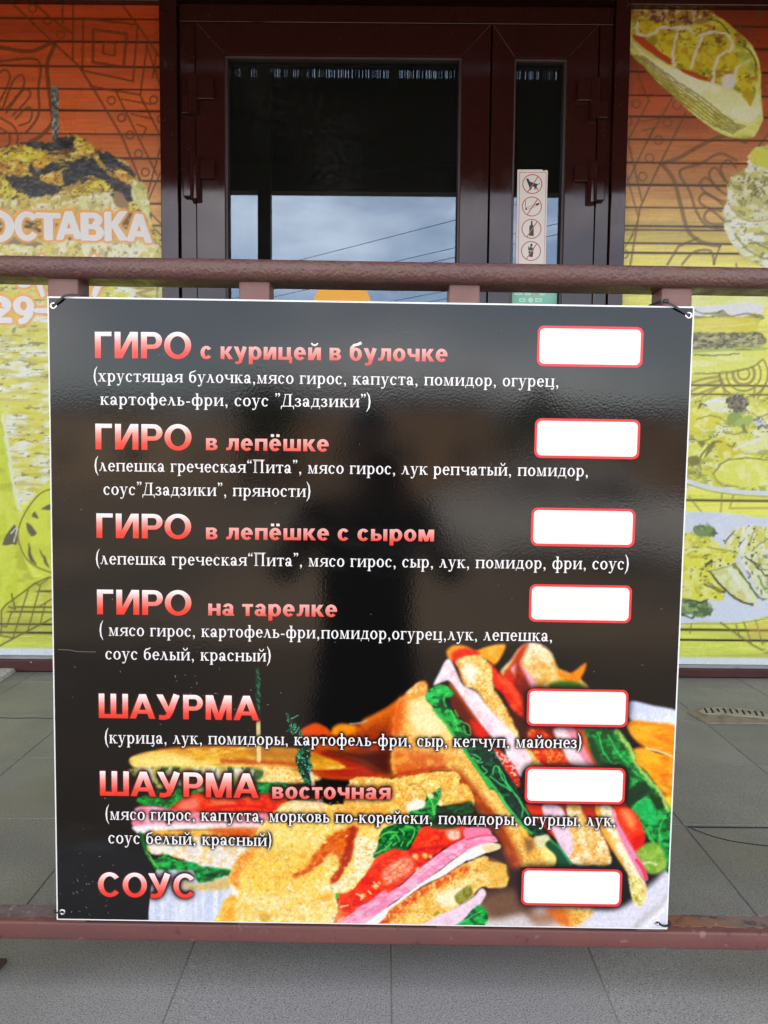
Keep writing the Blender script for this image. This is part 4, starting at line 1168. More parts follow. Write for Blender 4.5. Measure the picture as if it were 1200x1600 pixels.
# salad cup at the right edge
P.poly([(1130, 330), (1136, 310), (1138, 290), (1146, 274), (1166, 262), (1172, 240), (1186, 230), (1230, 234), (1230, 412), (1180, 412), (1156, 398), (1140, 372), (1132, 350)], (208, 212, 176), soft=1.6, wob=4, ws=7,
       sp=[((222, 226, 214), (14, 10), .50, .09, .9), ((190, 188, 78), (12, 9), .57, .08, .8), ((120, 120, 80), (7, 4), .67, .05, .7)])
P.poly([(1172, 240), (1186, 231), (1210, 240), (1210, 262), (1186, 260), (1174, 254)], (202, 204, 78), soft=1.5)
P.line([(1138, 318), (1156, 338), (1176, 346), (1204, 342)], 2.6, (168, 142, 120), a=.8, wob=1.5)
P.poly([(1142, 280), (1170, 270), (1204, 280), (1204, 320), (1160, 322)], (186, 184, 120), soft=3, wob=6, sp=[((212, 214, 176), 7, .5, .08, .9), ((140, 130, 60), 6, .60, .06, .8), ((96, 92, 60), 4, .68, .04, .7)])
P.line([(1148, 366), (1166, 388), (1190, 402), (1214, 404)], 3, (120, 130, 70), a=.7, wob=2)
P.line([(1180, 378), (1204, 390)], 4, (110, 124, 66), a=.7, wob=2)
# burger
P.poly([(1060, 450), (1186, 452), (1198, 466), (1198, 480), (1060, 482)], (214, 222, 128), soft=2, sp=[((226, 230, 180), (30, 8), .5, .12, .8)])
P.poly([(1060, 476), (1096, 478), (1130, 476), (1170, 474), (1190, 478), (1192, 490), (1176, 488), (1156, 496), (1140, 490), (1128, 498), (1110, 492), (1060, 496)], (216, 220, 226), soft=1.6, wob=1.5)
P.poly([(1060, 494), (1084, 494), (1110, 494), (1126, 486), (1136, 492), (1156, 496), (1182, 490), (1186, 500), (1060, 504)], (150, 148, 90), soft=1.8, wob=2, sp=[((96, 92, 66), 8, .55, .08, .8), ((190, 196, 96), 8, .58, .08, .7)])
P.poly([(1060, 500), (1176, 496), (1184, 508), (1170, 520), (1060, 524)], (206, 200, 58), soft=2, sp=[((220, 214, 110), (30, 6), .55, .1, .7)])
P.poly([(1060, 522), (1150, 520), (1184, 520), (1196, 530), (1190, 542), (1150, 546), (1060, 548)], (138, 136, 88), soft=2, wob=2.5, ws=5, sp=[((70, 68, 60), (6, 4), .50, .07, .85), ((190, 188, 130), (5, 3), .58, .06, .8)])
P.poly([(1060, 546), (1110, 546), (1180, 542), (1200, 544), (1170, 552), (1110, 554), (1060, 556)], (168, 188, 78), soft=1.6, wob=2)
P.poly([(1060, 556), (1110, 555), (1160, 552), (1196, 548), (1192, 562), (1170, 574), (1130, 582), (1060, 583)], (210, 216, 88), soft=1.6, sp=[((222, 226, 156), (40, 7), .5, .12, .9)])
P.line([(1062, 584), (1130, 583), (1172, 575), (1194, 560)], 2.4, (120, 124, 50), a=.6)
# plank gap with ornament
for r in (9, 17, 27, 38):
    P.ring(1162, 584, r, 3.0 if r != 17 else 4.6, (128, 118, 62), a=.75)
P.poly([(1060, 555), (1198, 548), (1192, 562), (1170, 574), (1130, 582), (1060, 583)], (212, 218, 98), soft=1.4, sp=[((222, 226, 156), (40, 7), .5, .12, .9)])
for pts in ([(1076, 600), (1100, 592), (1124, 588)], [(1078, 612), (1104, 600), (1128, 594)], [(1096, 622), (1120, 606), (1130, 598)], [(1078, 622), (1100, 612), (1122, 604)], [(1124, 584), (1130, 606), (1136, 624)], [(1196, 600), (1184, 622)], [(1180, 600), (1178, 624)]):
    P.line(pts, 4, (128, 118, 62), a=.58)
# salad plate
P.poly([(1060, 626), (1096, 622), (1130, 618), (1160, 614), (1180, 624), (1230, 628), (1230, 774), (1180, 770), (1120, 764), (1060, 750)], (206, 212, 84), soft=2, wob=3,
       sp=[((222, 224, 190), (12, 8), .50, .09, .9), ((196, 194, 54), (14, 9), .55, .08, .85), ((150, 160, 70), (9, 6), .63, .06, .7), ((96, 98, 66), (5, 3), .70, .035, .7)])
for q, c in (([(1100, 634), (1120, 622), (1140, 624), (1136, 646), (1112, 644)], (216, 220, 190)), ([(1172, 636), (1196, 630), (1220, 636), (1218, 650), (1180, 652)], (206, 204, 72)), ([(1075, 640), (1106, 640), (1126, 660), (1096, 674), (1074, 668)], (210, 204, 60)),
             ([(1120, 690), (1150, 676), (1170, 690), (1160, 710), (1126, 716)], (204, 196, 54)), ([(1118, 738), (1140, 716), (1180, 712), (1210, 730), (1206, 756), (1150, 760), (1124, 752)], (212, 218, 92)), ([(1150, 692), (1180, 686), (1210, 680), (1210, 696), (1170, 706)], (216, 220, 150)),
             ([(1072, 700), (1096, 690), (1110, 700), (1100, 716), (1072, 720)], (212, 216, 90))):
    P.poly(q, c, soft=2, wob=3, sp=[((222, 226, 150), 9, .55, .1, .8)])
P.poly([(1137, 650), (1150, 642), (1160, 653), (1148, 664), (1138, 660)], (134, 158, 74), soft=1.4)
P.poly([(1148, 660), (1166, 650), (1176, 652), (1172, 662), (1156, 668)], (156, 178, 90), soft=1.4)
P.poly([(1176, 656), (1190, 652), (1196, 664), (1184, 668)], (190, 198, 196), soft=1.4, sp=[((70, 70, 60), 3, .62, .05, .8)])
P.blob(1153, 630, 17, 14, (104, 96, 80), soft=2, wob=7, ws=4, sp=[((60, 58, 50), 3, .5, .08, .8), ((150, 146, 110), 3, .6, .06, .8)])
for q in ([(1110, 692), (1118, 690), (1112, 704), (1100, 716)], [(1074, 716), (1090, 712), (1094, 722), (1080, 730)], [(1090, 690), (1102, 692), (1096, 698)], [(1160, 664), (1166, 676), (1160, 672)]):
    P.poly(q, (124, 120, 56), soft=2, wob=2)
P.line([(1060, 746), (1076, 752), (1110, 762), (1160, 769), (1230, 772)], 7, (204, 214, 228), a=.95, soft=1.4)
P.line([(1060, 751), (1076, 757), (1110, 767), (1160, 774), (1230, 777)], 1.6, (120, 116, 76), a=.6)
# plank strip and second plate
for pts in ([(1076, 776), (1096, 800)], [(1128, 772), (1126, 800)], [(1146, 774), (1140, 794), (1200, 794)]):
    P.line(pts, 3, (140, 128, 80), a=.6, smooth=False)
P.poly([(1020, 806), (1070, 800), (1130, 801), (1180, 808), (1240, 824), (1240, 940), (1200, 962), (1150, 972), (1090, 972), (1020, 968)], (204, 214, 230), soft=1.6, sp=[((190, 200, 218), (40, 20), .6, .1, .5)])
P.line([(1060, 975), (1100, 974), (1150, 974), (1200, 965), (1240, 944)], 1.6, (120, 116, 80), a=.5)
P.poly([(1040, 836), (1080, 832), (1116, 842), (1130, 856), (1150, 862), (1144, 880), (1112, 890), (1128, 912), (1130, 936), (1098, 938), (1040, 940)], (214, 216, 76), soft=2, wob=4,
       sp=[((222, 224, 140), (10, 8), .53, .09, .85), ((190, 186, 50), (9, 6), .60, .07, .7), ((110, 112, 60), (6, 3), .71, .035, .8)])
P.poly([(1132, 846), (1148, 826), (1176, 822), (1204, 826), (1204, 858), (1168, 866), (1140, 862)], (214, 220, 150), soft=2, wob=3, sp=[((200, 200, 90), (8, 12), .55, .08, .8), ((80, 80, 60), 3, .72, .03, .9), ((222, 226, 220), (6, 14), .58, .06, .8)])
P.poly([(1110, 893), (1126, 886), (1146, 880), (1156, 882), (1170, 908), (1183, 938), (1176, 944), (1150, 934), (1130, 916)], (214, 220, 170), soft=1.5, sp=[((196, 196, 110), (10, 14), .5, .1, .7)])
P.line([(1110, 894), (1130, 918), (1150, 936), (1176, 946)], 3, (90, 88, 52), a=.8, wob=1.5)
P.line([(1146, 882), (1162, 902), (1178, 924), (1192, 938)], 3, (104, 110, 70), a=.8, wob=3)
P.poly([(1158, 872), (1180, 862), (1210, 880), (1210, 936), (1190, 930), (1172, 900)], (214, 220, 176), soft=2, wob=3, sp=[((80, 88, 56), (4, 5), .64, .05, .85), ((196, 196, 96), 10, .6, .08, .7)])
P.line([(1166, 870), (1186, 884), (1204, 898)], 2.4, (84, 92, 56), a=.8, wob=3)
for q in ([(1082, 826), (1098, 818), (1114, 822), (1122, 832), (1108, 838), (1090, 838)], [(1060, 938), (1090, 938), (1110, 944), (1114, 956), (1098, 966), (1076, 960), (1060, 966)]):
    P.poly(q, (112, 138, 84), soft=1.5, wob=4, ws=5, sp=[((70, 96, 64), 6, .52, .08, .8), ((170, 194, 120), 6, .62, .07, .7)])
P.line([(1102, 886), (1110, 878), (1108, 884)], 2, (76, 84, 46), a=.9)
P.line([(1106, 910), (1118, 918), (1132, 926)], 2.4, (104, 92, 48), a=.8, wob=1.5)
for k, (a, b) in enumerate(((1131, 845), (1146, 834), (1156, 848), (1178, 826), (1170, 822), (1126, 876), (1138, 881), (1148, 862), (1125, 884), (1170, 850))):
    P.blob(a, b, 1.6, 1.3, (48, 50, 40), soft=.7)
H_ = lambda pts: [(1000 + x / 4.705, 420 + y / 4.705) for x, y in pts]
I_ = lambda pts: [(1000 + x / 4.0, 720 + y / 4.0) for x, y in pts]
OL, WH = (112, 112, 52), (222, 228, 226)
for q, w, c, a in (([(400, 300), (470, 330), (560, 326), (610, 308), (650, 345), (720, 340), (780, 326), (850, 340)], 2.2, (84, 84, 70), .75), ([(400, 632), (560, 636), (730, 624)], 1.8, (66, 84, 40), .8),
                   ([(400, 770), (620, 760), (800, 730), (900, 670)], 2.2, (120, 124, 50), .7), ([(420, 480), (600, 476), (840, 470)], 1.6, (90, 90, 60), .6), ([(400, 430), (640, 420), (840, 400)], 4, (222, 220, 120), .6),
                   ([(440, 1395), (480, 1330), (540, 1280), (600, 1270)], 3.2, OL, .85), ([(540, 1510), (620, 1420), (780, 1390), (930, 1404)], 2.2, OL, .8), ([(540, 1510), (600, 1590), (720, 1600)], 1.8, OL, .6), ([(640, 1290), (680, 1310), (700, 1280)], 2.4, OL, .8),
                   ([(380, 1250), (450, 1270), (520, 1250)], 2, OL, .7), ([(610, 1200), (700, 1220), (760, 1200)], 1.8, OL, .7), ([(560, 1130), (620, 1160), (700, 1150)], 1.8, OL, .65), ([(420, 1110), (520, 1080), (600, 1100)], 2, OL, .65),
                   ([(380, 1380), (430, 1420), (450, 1480)], 2.4, OL, .75), ([(690, 1330), (780, 1290), (880, 1260)], 4.5, WH, .75), ([(700, 1380), (800, 1350), (900, 1330)], 3, WH, .6), ([(470, 990), (540, 970), (620, 975)], 5, WH, .85),
                   ([(430, 1020), (450, 990), (490, 1010)], 3, (70, 84, 60), .8), ([(870, 1180), (900, 1150), (930, 1170)], 3.2, (70, 70, 60), .7), ([(760, 1150), (785, 1205)], 3.5, (110, 120, 70), .8), ([(830, 1060), (880, 1090), (930, 1070)], 2, OL, .7),
                   ([(800, 1500), (800, 1590)], 2.4, WH, .6), ([(400, 1150), (500, 1190), (590, 1170)], 3, WH, .5), ([(380, 1450), (440, 1500), (430, 1540)], 2, OL, .6)):
    P.line(H_(q), w, c, a=a, soft=1.0, wob=1.5)
for q, w, c, a in (([(430, 690), (530, 805), (640, 880), (705, 896)], 2.2, (70, 76, 40), .85), ([(430, 690), (500, 675), (600, 640)], 1.6, (120, 120, 60), .7), ([(590, 640), (660, 740), (740, 860)], 2.2, (70, 84, 50), .8), ([(660, 600), (760, 690), (810, 760)], 2.4, (52, 72, 44), .85),
                   ([(700, 562), (760, 510), (820, 470)], 1.6, (110, 120, 80), .8), ([(530, 515), (560, 470), (592, 440)], 2.4, (60, 66, 50), .75), ([(615, 535), (635, 510), (655, 488)], 2, (60, 66, 50), .75), ([(420, 540), (500, 556), (600, 570)], 1.8, (130, 124, 60), .75),
                   ([(640, 630), (700, 720)], 4.5, WH, .7), ([(560, 680), (640, 790), (690, 860)], 6, WH, .6), ([(600, 440), (560, 510)], 5, WH, .65), ([(690, 410), (640, 530)], 5, WH, .6), ([(720, 420), (680, 530)], 2, (90, 96, 60), .6),
                   ([(740, 720), (770, 790), (800, 830)], 3, (90, 130, 60), .75), ([(670, 690), (690, 720), (680, 730)], 3, (90, 90, 100), .7), ([(405, 770), (440, 790), (500, 820), (530, 815)], 2.2, (70, 60, 36), .85), ([(410, 660), (445, 620), (448, 660)], 2.2, (60, 66, 36), .85),
                   ([(290, 590), (350, 560)], 1.6, OL, .5), ([(380, 700), (376, 720)], 3, (110, 100, 60), .7), ([(300, 870), (380, 884), (420, 866)], 2.4, (44, 60, 40), .85), ([(270, 960), (320, 985), (340, 970)], 3, (56, 76, 50), .8)):
    P.line(I_(q), w, c, a=a, soft=1.0, wob=1.5)
for pts, w in (([(1126, 973), (1150, 990), (1176, 1008), (1226, 1034)], 3.2), ([(1150, 976), (1156, 996)], 2.6), ([(1162, 972), (1174, 1004)], 2.6), ([(1181, 970), (1193, 1012)], 2.6), ([(1080, 975), (1078, 990)], 2)):
    P.line(pts, w, (124, 112, 66), a=.75, smooth=False)
P.poly([(1168, 974), (1230, 968), (1230, 994), (1172, 996)], (206, 176, 90), soft=3, smooth=False, a=.5)
P.poly([(960, 1026), (1500, 1031), (1500, 1080), (960, 1080)], (208, 218, 228), soft=3, smooth=False)
P.grain(.10)
alb = P.albedo(1.10)
rp_ = empty('food_poster', (1.4, 2.625, ZSR), 'poster of a filled pita, burger and salad plates, right of the entrance', 'poster', 'food posters beside the entrance')
RO = (1.4, 2.625, ZSR)
grid_mesh('printed_sheet', xs, zs, YW, RO, alb, M_POSTER, rp_)
MB(RO).box((XR1 + .0015, YW + .0005, ZSR + .001), (2.0, 2.6395, ZPR - .001)).build('backing_board', M_PVC, rp_)
# plain shop cladding beyond the posters
MB(SO).box((-6.5, 2.6, .06), (-1.9515, 2.64, ZPL)).build('cladding', M_FRAME, shop)
MB(SO).box((2.0015, 2.6, .06), (6.5, 2.64, ZPR)).build('cladding', M_FRAME, shop)

# ------------------------------------------------------------------ railing (in its own leaning frame)
YR = 1.006                        # front face of the balusters
rl = lambda px, py, Y=YR: at_y(px, py, Y, AX_RAIL)
def rounded(y0, y1, z0, z1, r, n=6):
    out = []
    for cy, cz, a0 in ((y1 - r, z1 - r, 0), (y0 + r, z1 - r, 90), (y0 + r, z0 + r, 180), (y1 - r, z0 + r, 270)):
        for k in range(n + 1):
            t = RAD(a0 + 90 * k / n)
            out.append((cy + r * math.cos(t), cz + r * math.sin(t)))
    return out
rail_base = (0, 1.026, 0.0)
railing = empty('railing', rail_base, 'brown painted steel railing carrying the menu board in front of the shop', 'railing', rail=True)
zt_ = float(rl(600, 409, .996)[2])
zb_ = float(rl(600, 438, .996)[2])
MB(rail_base).profile_x(rounded(.992, 1.058, zb_ - .002, zt_ + .002, .0125), -2.4, 2.4, n=40, wob=.0003).build('handrail', M_RAIL, railing)
zf1, zf0 = float(rl(600, 1448.5, YR)[2]), float(rl(600, 1476.5, YR)[2])
MB(rail_base).profile_x(rounded(YR - .001, YR + .041, zf0, zf1, .0035, 3), -2.4, 2.4, n=30, wob=.0002).build('bottom_rail', M_BRAIL, railing)
bx0, bx1 = .4 - .0, 0
cen = [float((rl(a, 455)[0] + rl(b, 455)[0]) / 2) for a, b in ((73, 122.5), (373, 421), (702.5, 749.5), (1034.5, 1082))]
wid = float(rl(122, 455)[0] - rl(73.5, 455)[0]) / 2
step_ = (cen[3] - cen[0]) / 3
for k in range(-6, 10):
    c = cen[k] if 0 <= k < 4 else cen[0] + step_ * k
    mb = MB(rail_base).box((c - wid, YR, zf1 - .001), (c + wid, YR + .040, zb_ + .003))
    mb.build('baluster', M_POST, railing, bevel=.0028, seg=2)
# dried grime lying on the lower rail, either side of the board
for a, b in ((-.56, -.443), (.400, .56)):
    pts = []
    n = 26
    for i in range(n + 1):
        pts.append((a + (b - a) * i / n, YR + .008 + random.uniform(0, .006)))
    for i in range(n, -1, -1):
        pts.append((a + (b - a) * i / n, YR + .036 + random.uniform(-.002, .003)))
    MB(rail_base).prism_z(pts, zf1 - .001, zf1 + .0012).build('grime_crust', M_GRIME if a > 0 else M_GRIME_PALE, railing)

# ------------------------------------------------------------------ menu board
YBD = 1.0
bp = lambda px, py: at_y(px, py, YBD, AX_RAIL)
TL, TR_, BR_, BL = bp(73, 462), bp(1085, 479.5), bp(1043.5, 1453), bp(88.5, 1437.5)
XA, XB = (TL[0] + BL[0]) / 2, (TR_[0] + BR_[0]) / 2
ZA, ZC = (BL[2] + BR_[2]) / 2, (TL[2] + TR_[2]) / 2
board_base = ((XA + XB) / 2, YBD, ZA)
BO = board_base
board = empty('menu_board', board_base, 'square black menu board with red headings and a sandwich picture, tied to the railing', 'menu board', rail=True)
MB(BO).box((XA, YBD + .0003, ZA), (XB, YBD + .0052, ZC)).build('board_panel', M_PVC, board, bevel=.0006, seg=1)

def bpx(X, Z):
    return pix(np.asarray(X), np.full(np.shape(X), YBD), np.asarray(Z), AX_RAIL)
glow_head, glow_text, glow_box = [], [], []
M_FADED = mat('faded yellow patch', (0.84, 0.84, 0.70), rough=0.35)

HEADS = [('ГИРО', 148.7, 299, 518.4, 559.5, 560.5), ('ГИРО', 149.5, 299.5, 662, 702, 703.5), ('ГИРО', 151, 299, 802, 840.3, 842), ('ГИРО', 152, 299.3, 921, 959.7, 961.5),
         ('ШАУРМА', 154.8, 405, 1083.5, 1121.6, 1125.5), ('ШАУРМА', 156.6, 404.4, 1204.4, 1242.8, 1247), ('СОУС', 153.6, 303.6, 1363, 1400.5, 1403)]
SUBS = [('с курицей в булочке', 313.4, 699, 560.7, 565.3, 19.7), ('в лепёшке', 322, 513.6, 703.4, 705.5, 18.8), ('в лепёшке с сыром', 322, 678, 842.6, 846.0, 18.4),
        ('на тарелке', 325.5, 526.6, 961.6, 963.8, 18.6), ('восточная', 425.5, 610, 1247.7, 1249, 18.3)]
LINES = [('(хрустящая булочка,мясо гирос, капуста, помидор, огурец,', 146.5, 872, 596, 604.5), ('картофель-фри, соус ”Дзадзики”)', 157, 579, 632.5, 636.5),
         ('(лепешка греческая“Пита”, мясо гирос, лук репчатый, помидор,', 148, 918, 736, 744.5), ('соус”Дзадзики”, пряности)', 162, 485, 773, 776.5),
         ('(лепешка греческая“Пита”, мясо гирос, сыр, лук, помидор, фри, соус)', 150, 982, 881.5, 890), ('( мясо гирос, картофель-фри,помидор,огурец,лук, лепешка,', 155.7, 862, 993, 1002),
         ('соус белый, красный)', 165, 423, 1030, 1033.5), ('(курица, лук, помидоры, картофель-фри, сыр, кетчуп, майонез)', 164, 908, 1161, 1169),
         ('(мясо гирос, капуста, морковь по-корейски, помидоры, огурцы, лук,', 165, 961, 1280.5, 1291), ('соус белый, красный)', 169.5, 424, 1317.5, 1322)]
def to_px(Qs):
    out = []
    for q in Qs:
        A = np.array(q)
        u, v = bpx(A[:, 0], A[:, 1])
        out.append(list(zip(u, v)))
    return out
YL = YBD - .0004
for t, x0, x1, cap, b0, b1 in HEADS:
    a, b, c = bp(x0, b0), bp(x1, b1), bp(x0, cap)
    Qs = []
    letter_mesh('dish_heading', t, BOLD, a[0], b[0], a[2], b[2], c[2] - a[2], YL, BO, M_HEAD, board, track=.05, quads=Qs)
    glow_head += to_px(Qs)
for t, x0, x1, b0, b1, xh in SUBS:
    a, b, c = bp(x0, b0), bp(x1, b1), bp(x0, b0 - xh)
    Qs = []
    letter_mesh('dish_subheading', t, BOLD, a[0], b[0], a[2], b[2], c[2] - a[2], YL, BO, M_SUB, board, track=.08, quads=Qs, vmap=(-.4, 1.5))
    glow_head += to_px(Qs)
for t, x0, x1, b0, b1 in LINES:
    a, b, c = bp(x0, b0), bp(x1, b1), bp(x0, b0 - 13.0)
    Qs = []
    letter_mesh('ingredient_line', t, SERIF, a[0], b[0], a[2], b[2], c[2] - a[2], YL, BO, M_WHITE_PRINT, board, track=.09, quads=Qs)
    glow_text += to_px(Qs)
BOXES = [(839, 510, 1004.5, 573.5), (835, 654.5, 999.5, 716.5), (829.5, 794, 992, 854), (826.5, 913.5, 986.5, 972.5), (823, 1076.5, 981, 1135), (820, 1198.5, 976.5, 1255.5), (814.5, 1357, 971.5, 1415)]
def rrect(x0, x1, z0, z1, r, n=6):
    out = []
    for cx, cz, a0 in ((x1 - r, z1 - r, 0), (x0 + r, z1 - r, 90), (x0 + r, z0 + r, 180), (x1 - r, z0 + r, 270)):
        for k in range(n + 1):
            t = RAD(a0 + 90 * k / n)
            out.append((cx + r * math.cos(t), cz + r * math.sin(t)))
    return out
for x0, y0, x1, y1 in BOXES:
    cx, cy = (x0 + x1) / 2, (y0 + y1) / 2
    X0, X1 = bp(x0, cy)[0], bp(x1, cy)[0]
    Z1, Z0 = bp(cx, y0)[2], bp(cx, y1)[2]
    outl = rrect(X0, X1, Z0, Z1, .0085)
    inn = rrect(X0 + .0033, X1 - .0033, Z0 + .0033, Z1 - .0033, .0062)
    fld = MB(BO).prism_y(rrect(X0 + .0031, X1 - .0031, Z0 + .0031, Z1 - .0031, .0063), YL - .00030, YL + .0001).build('price_field', M_BOX, board)
    if (x0, y0) in ((839, 510), (835, 654.5), (826.5, 913.5)):
        sa, sb = bp(x0 + 33, cy)[0], bp(x0 + 128, cy)[0]
        MB(BO).box((sa, YL - .00038, Z0 + .005), (sb, YL - .0003, Z1 - .0045)).build('faded_patch', M_FADED, fld)
    n = len(outl)
    v = [(x, YL - .00042, z) for x, z in outl] + [(x, YL - .00042, z) for x, z in inn]
    MB(BO).add(v, [(i, (i + 1) % n, (i + 1) % n + n, i + n) for i in range(n)]).build('outline', M_BOXLINE, fld)
    u, w = bpx([p[0] for p in outl], [p[1] for p in outl])
    glow_box.append(list(zip(u, w)))

# the printed picture: one sheet with a colour per vertex
mgn = .0022
xs = np.linspace(XA + mgn, XB - mgn, 840)
zmid = float(bp(560, 985)[2])
zs = np.concatenate([np.linspace(ZA + mgn, zmid, 400), np.linspace(zmid, ZC - mgn, 40)[1:]])
X, Z = np.meshgrid(xs, zs)
px, py = bpx(X.ravel(), Z.ravel())
P = Paint(px, py, (9, 9, 10))
P.coarse, P.rim = 1.6, (.15, 9.0)
# the sandwiches, traced in enlarged details of the photograph
VIEWS = dict(A=(200, 1150, 5.0), B=(400, 1080, 4.615), C=(330, 1230, 4.444), D=(560, 1200, 4.615), E=(620, 1000, 5.217), F=(680, 1180, 5.4545), G=(800, 1110, 4.615))
def zz(v, pts):
    x0, y0, s = VIEWS[v]
    return [(x0 + x / s, y0 + y / s) for x, y in pts]
def zp(v, pts, col, soft=2.0, **k):
    if 'grad' in k and k['grad']:
        g = k['grad']
        (a, b), = zz(v, [g[1:3]]); (c, d), = zz(v, [g[3:5]])
        k['grad'] = (g[0], a, b, c, d)
    P.poly(zz(v, pts), col, soft=soft, **k)
def zl(v, pts, w, col, **k): P.line(zz(v, pts), w, col, **k)
P.rim, P.coarse, P.wk = (.0, 1.0), 1.0, 1.0
mott = [((254, 240, 190), (8, 7), .56, .18, .5), ((222, 156, 56), (9, 8), .54, .18, .65), ((255, 248, 220), (2.6, 2.4), .61, .13, .35), ((196, 124, 48), (2.8, 2.4), .61, .13, .45)]
gold = [((252, 228, 150), (6, 5), .56, .16, .5), ((222, 150, 52), (8, 7), .56, .16, .5), ((255, 246, 206), (2.6, 2.4), .62, .12, .4), ((196, 116, 38), (2.8, 2.5), .62, .13, .4)]
leaf_ = [((70, 190, 96), (8, 5), .57, .14, .7), ((6, 62, 34), (9, 6), .55, .14, .8)]
red_ = [((244, 110, 74), (10, 6), .58, .15, .55), ((184, 28, 16), (10, 7), .56, .14, .6)]
ham_ = [((250, 216, 226), (12, 5), .54, .16, .7), ((222, 120, 150), (10, 5), .61, .13, .45)]
# plates
P.poly([(246, 1352), (236, 1385), (232, 1425), (232, 1470), (420, 1470), (420, 1350), (330, 1340)], (232, 236, 246), soft=1.6, smooth=False, sp=[((204, 212, 232), (7, 400), .50, .16, .8)])
zp('G', [(0, 1400), (300, 1400), (760, 1420), (1000, 1250), (1160, 1140), (1160, 1640), (-560, 1640), (-560, 1440)], (226, 226, 236), soft=9)
zp('G', [(-300, 1380), (60, 1440), (330, 1440), (300, 1540), (60, 1570), (-160, 1540)], (150, 112, 84), soft=14, a=.85)
zl('G', [(1150, 1270), (1090, 1390), (960, 1490), (860, 1600)], 9, (196, 190, 186), a=.7, soft=6)
zl('G', [(1150, 1340), (1080, 1450), (960, 1560)], 7, (246, 246, 250), a=.8, soft=4)
P.poly([(982, 1096), (1020, 1102), (1064, 1114), (1064, 1150), (1020, 1140), (985, 1126)], (206, 216, 238), soft=3.5, grad=((238, 242, 250), 1000, 1100, 1010, 1140))
# fries at the right
zp('G', [(830, 80), (1000, 84), (1200, 126), (1200, 330), (1060, 290), (950, 262), (860, 180)], (228, 146, 34), soft=4, sp=[((246, 182, 66), (22, 8), .52, .18, .8), ((206, 112, 18), (22, 10), .6, .14, .6)])
zp('G', [(870, 286), (960, 264), (1040, 302), (1200, 360), (1190, 660), (1060, 560), (950, 430), (890, 380)], (232, 148, 30), soft=4, sp=[((248, 188, 70), (22, 9), .52, .18, .8), ((202, 100, 14), (20, 12), .6, .14, .6)])
zl('G', [(970, 270), (1080, 300), (1180, 345)], 3.6, (250, 226, 170), a=.9, soft=2)
zl('G', [(1000, 560), (1100, 610), (1180, 640)], 8, (188, 96, 20), a=.6, soft=5)
zp('G', [(1080, 640), (1170, 630), (1170, 800), (1110, 760)], (234, 202, 70), soft=4)
# dim toast in the middle distance
zp('B', [(310, 300), (420, 230), (500, 258), (545, 290), (600, 236), (690, 246), (800, 200), (1090, 30), (1240, -40), (1240, 640), (1090, 620), (700, 640), (380, 600), (380, 430)], (178, 86, 30), soft=4, sp=[((206, 112, 44), (24, 12), .54, .18, .6), ((130, 48, 18), (24, 12), .55, .16, .6)])
zp('B', [(320, 296), (420, 236), (505, 270), (545, 312), (520, 330), (340, 324)], (204, 84, 24), soft=4)
zp('B', [(556, 262), (620, 238), (710, 252), (700, 310), (560, 312)], (230, 148, 36), soft=5)
zp('B', [(660, 330), (1000, 240), (1060, 330), (1000, 420), (700, 400)], (128, 44, 20), soft=12, a=.7)
zl('B', [(790, 214), (930, 150), (1090, 50)], 9, (216, 124, 46), a=.7, soft=5)
zl('B', [(680, 236), (760, 228), (800, 210)], 3, (190, 196, 186), a=.6, soft=2)
zp('B', [(360, 420), (560, 440), (780, 520), (920, 600), (800, 640), (560, 620), (390, 560)], (158, 46, 22), soft=7, sp=[((196, 90, 40), (26, 5), .55, .16, .6)])
zp('B', [(520, 430), (760, 440), (1010, 430), (1050, 540), (1090, 600), (1000, 612), (880, 580), (760, 510)], (62, 26, 20), soft=9, a=.95)
zl('B', [(480, 450), (700, 500), (860, 570)], 5, (70, 30, 20), a=.5, soft=4)
# left sandwich
zp('A', [(10, 182), (60, 148), (240, 108), (430, 88), (720, 78), (1000, 84), (1300, 98), (1500, 150), (1700, 250), (1300, 262), (980, 252), (600, 256), (260, 258), (80, 252), (22, 222)], (212, 158, 54), soft=3, grad=((246, 220, 124), 500, 120, 490, 230), sp=[((186, 124, 40), (22, 5), .58, .15, .5), ((250, 226, 140), (14, 5), .57, .15, .5)])
zp('A', [(40, 190), (180, 140), (420, 150), (520, 200), (400, 246), (100, 240)], (248, 226, 150), soft=10, a=.8)
zl('A', [(230, 106), (450, 84), (700, 78), (860, 82)], 4, (176, 84, 34), a=.6, soft=3)
zp('A', [(960, 90), (1300, 100), (1500, 170), (1300, 190), (1000, 170)], (170, 112, 46), soft=9, a=.85)
zl('A', [(740, 196), (900, 200), (1060, 206), (1240, 214), (1420, 240)], 7, (168, 60, 30), a=.75, soft=4, wob=2)
zp('A', [(980, 240), (1200, 246), (1420, 290), (1500, 340), (1300, 372), (1010, 362)], (248, 224, 150), soft=4, sp=mott)
zp('A', [(60, 252), (980, 252), (1010, 352), (720, 430), (400, 430), (200, 400), (90, 340)], (206, 196, 120), soft=4, sp=[((250, 248, 232), (10, 26), .50, .1, .9), ((46, 84, 40), (12, 22), .56, .08, .9)])
zp('A', [(66, 496), (120, 462), (390, 392), (560, 440), (520, 476), (400, 524), (340, 566), (200, 550), (100, 530)], (18, 148, 56), soft=3, wob=2, sp=leaf_)
zp('A', [(1000, 366), (1240, 372), (1240, 452), (1030, 462), (980, 430)], (14, 124, 56), soft=3, wob=2, sp=leaf_)
zp('A', [(330, 566), (420, 496), (520, 448), (700, 470), (860, 480), (1040, 450), (1230, 462), (1220, 600), (1000, 590), (760, 600), (400, 590)], (226, 66, 34), soft=4, sp=red_)
zp('A', [(390, 570), (430, 506), (520, 490), (560, 540), (500, 580)], (238, 130, 112), soft=6)
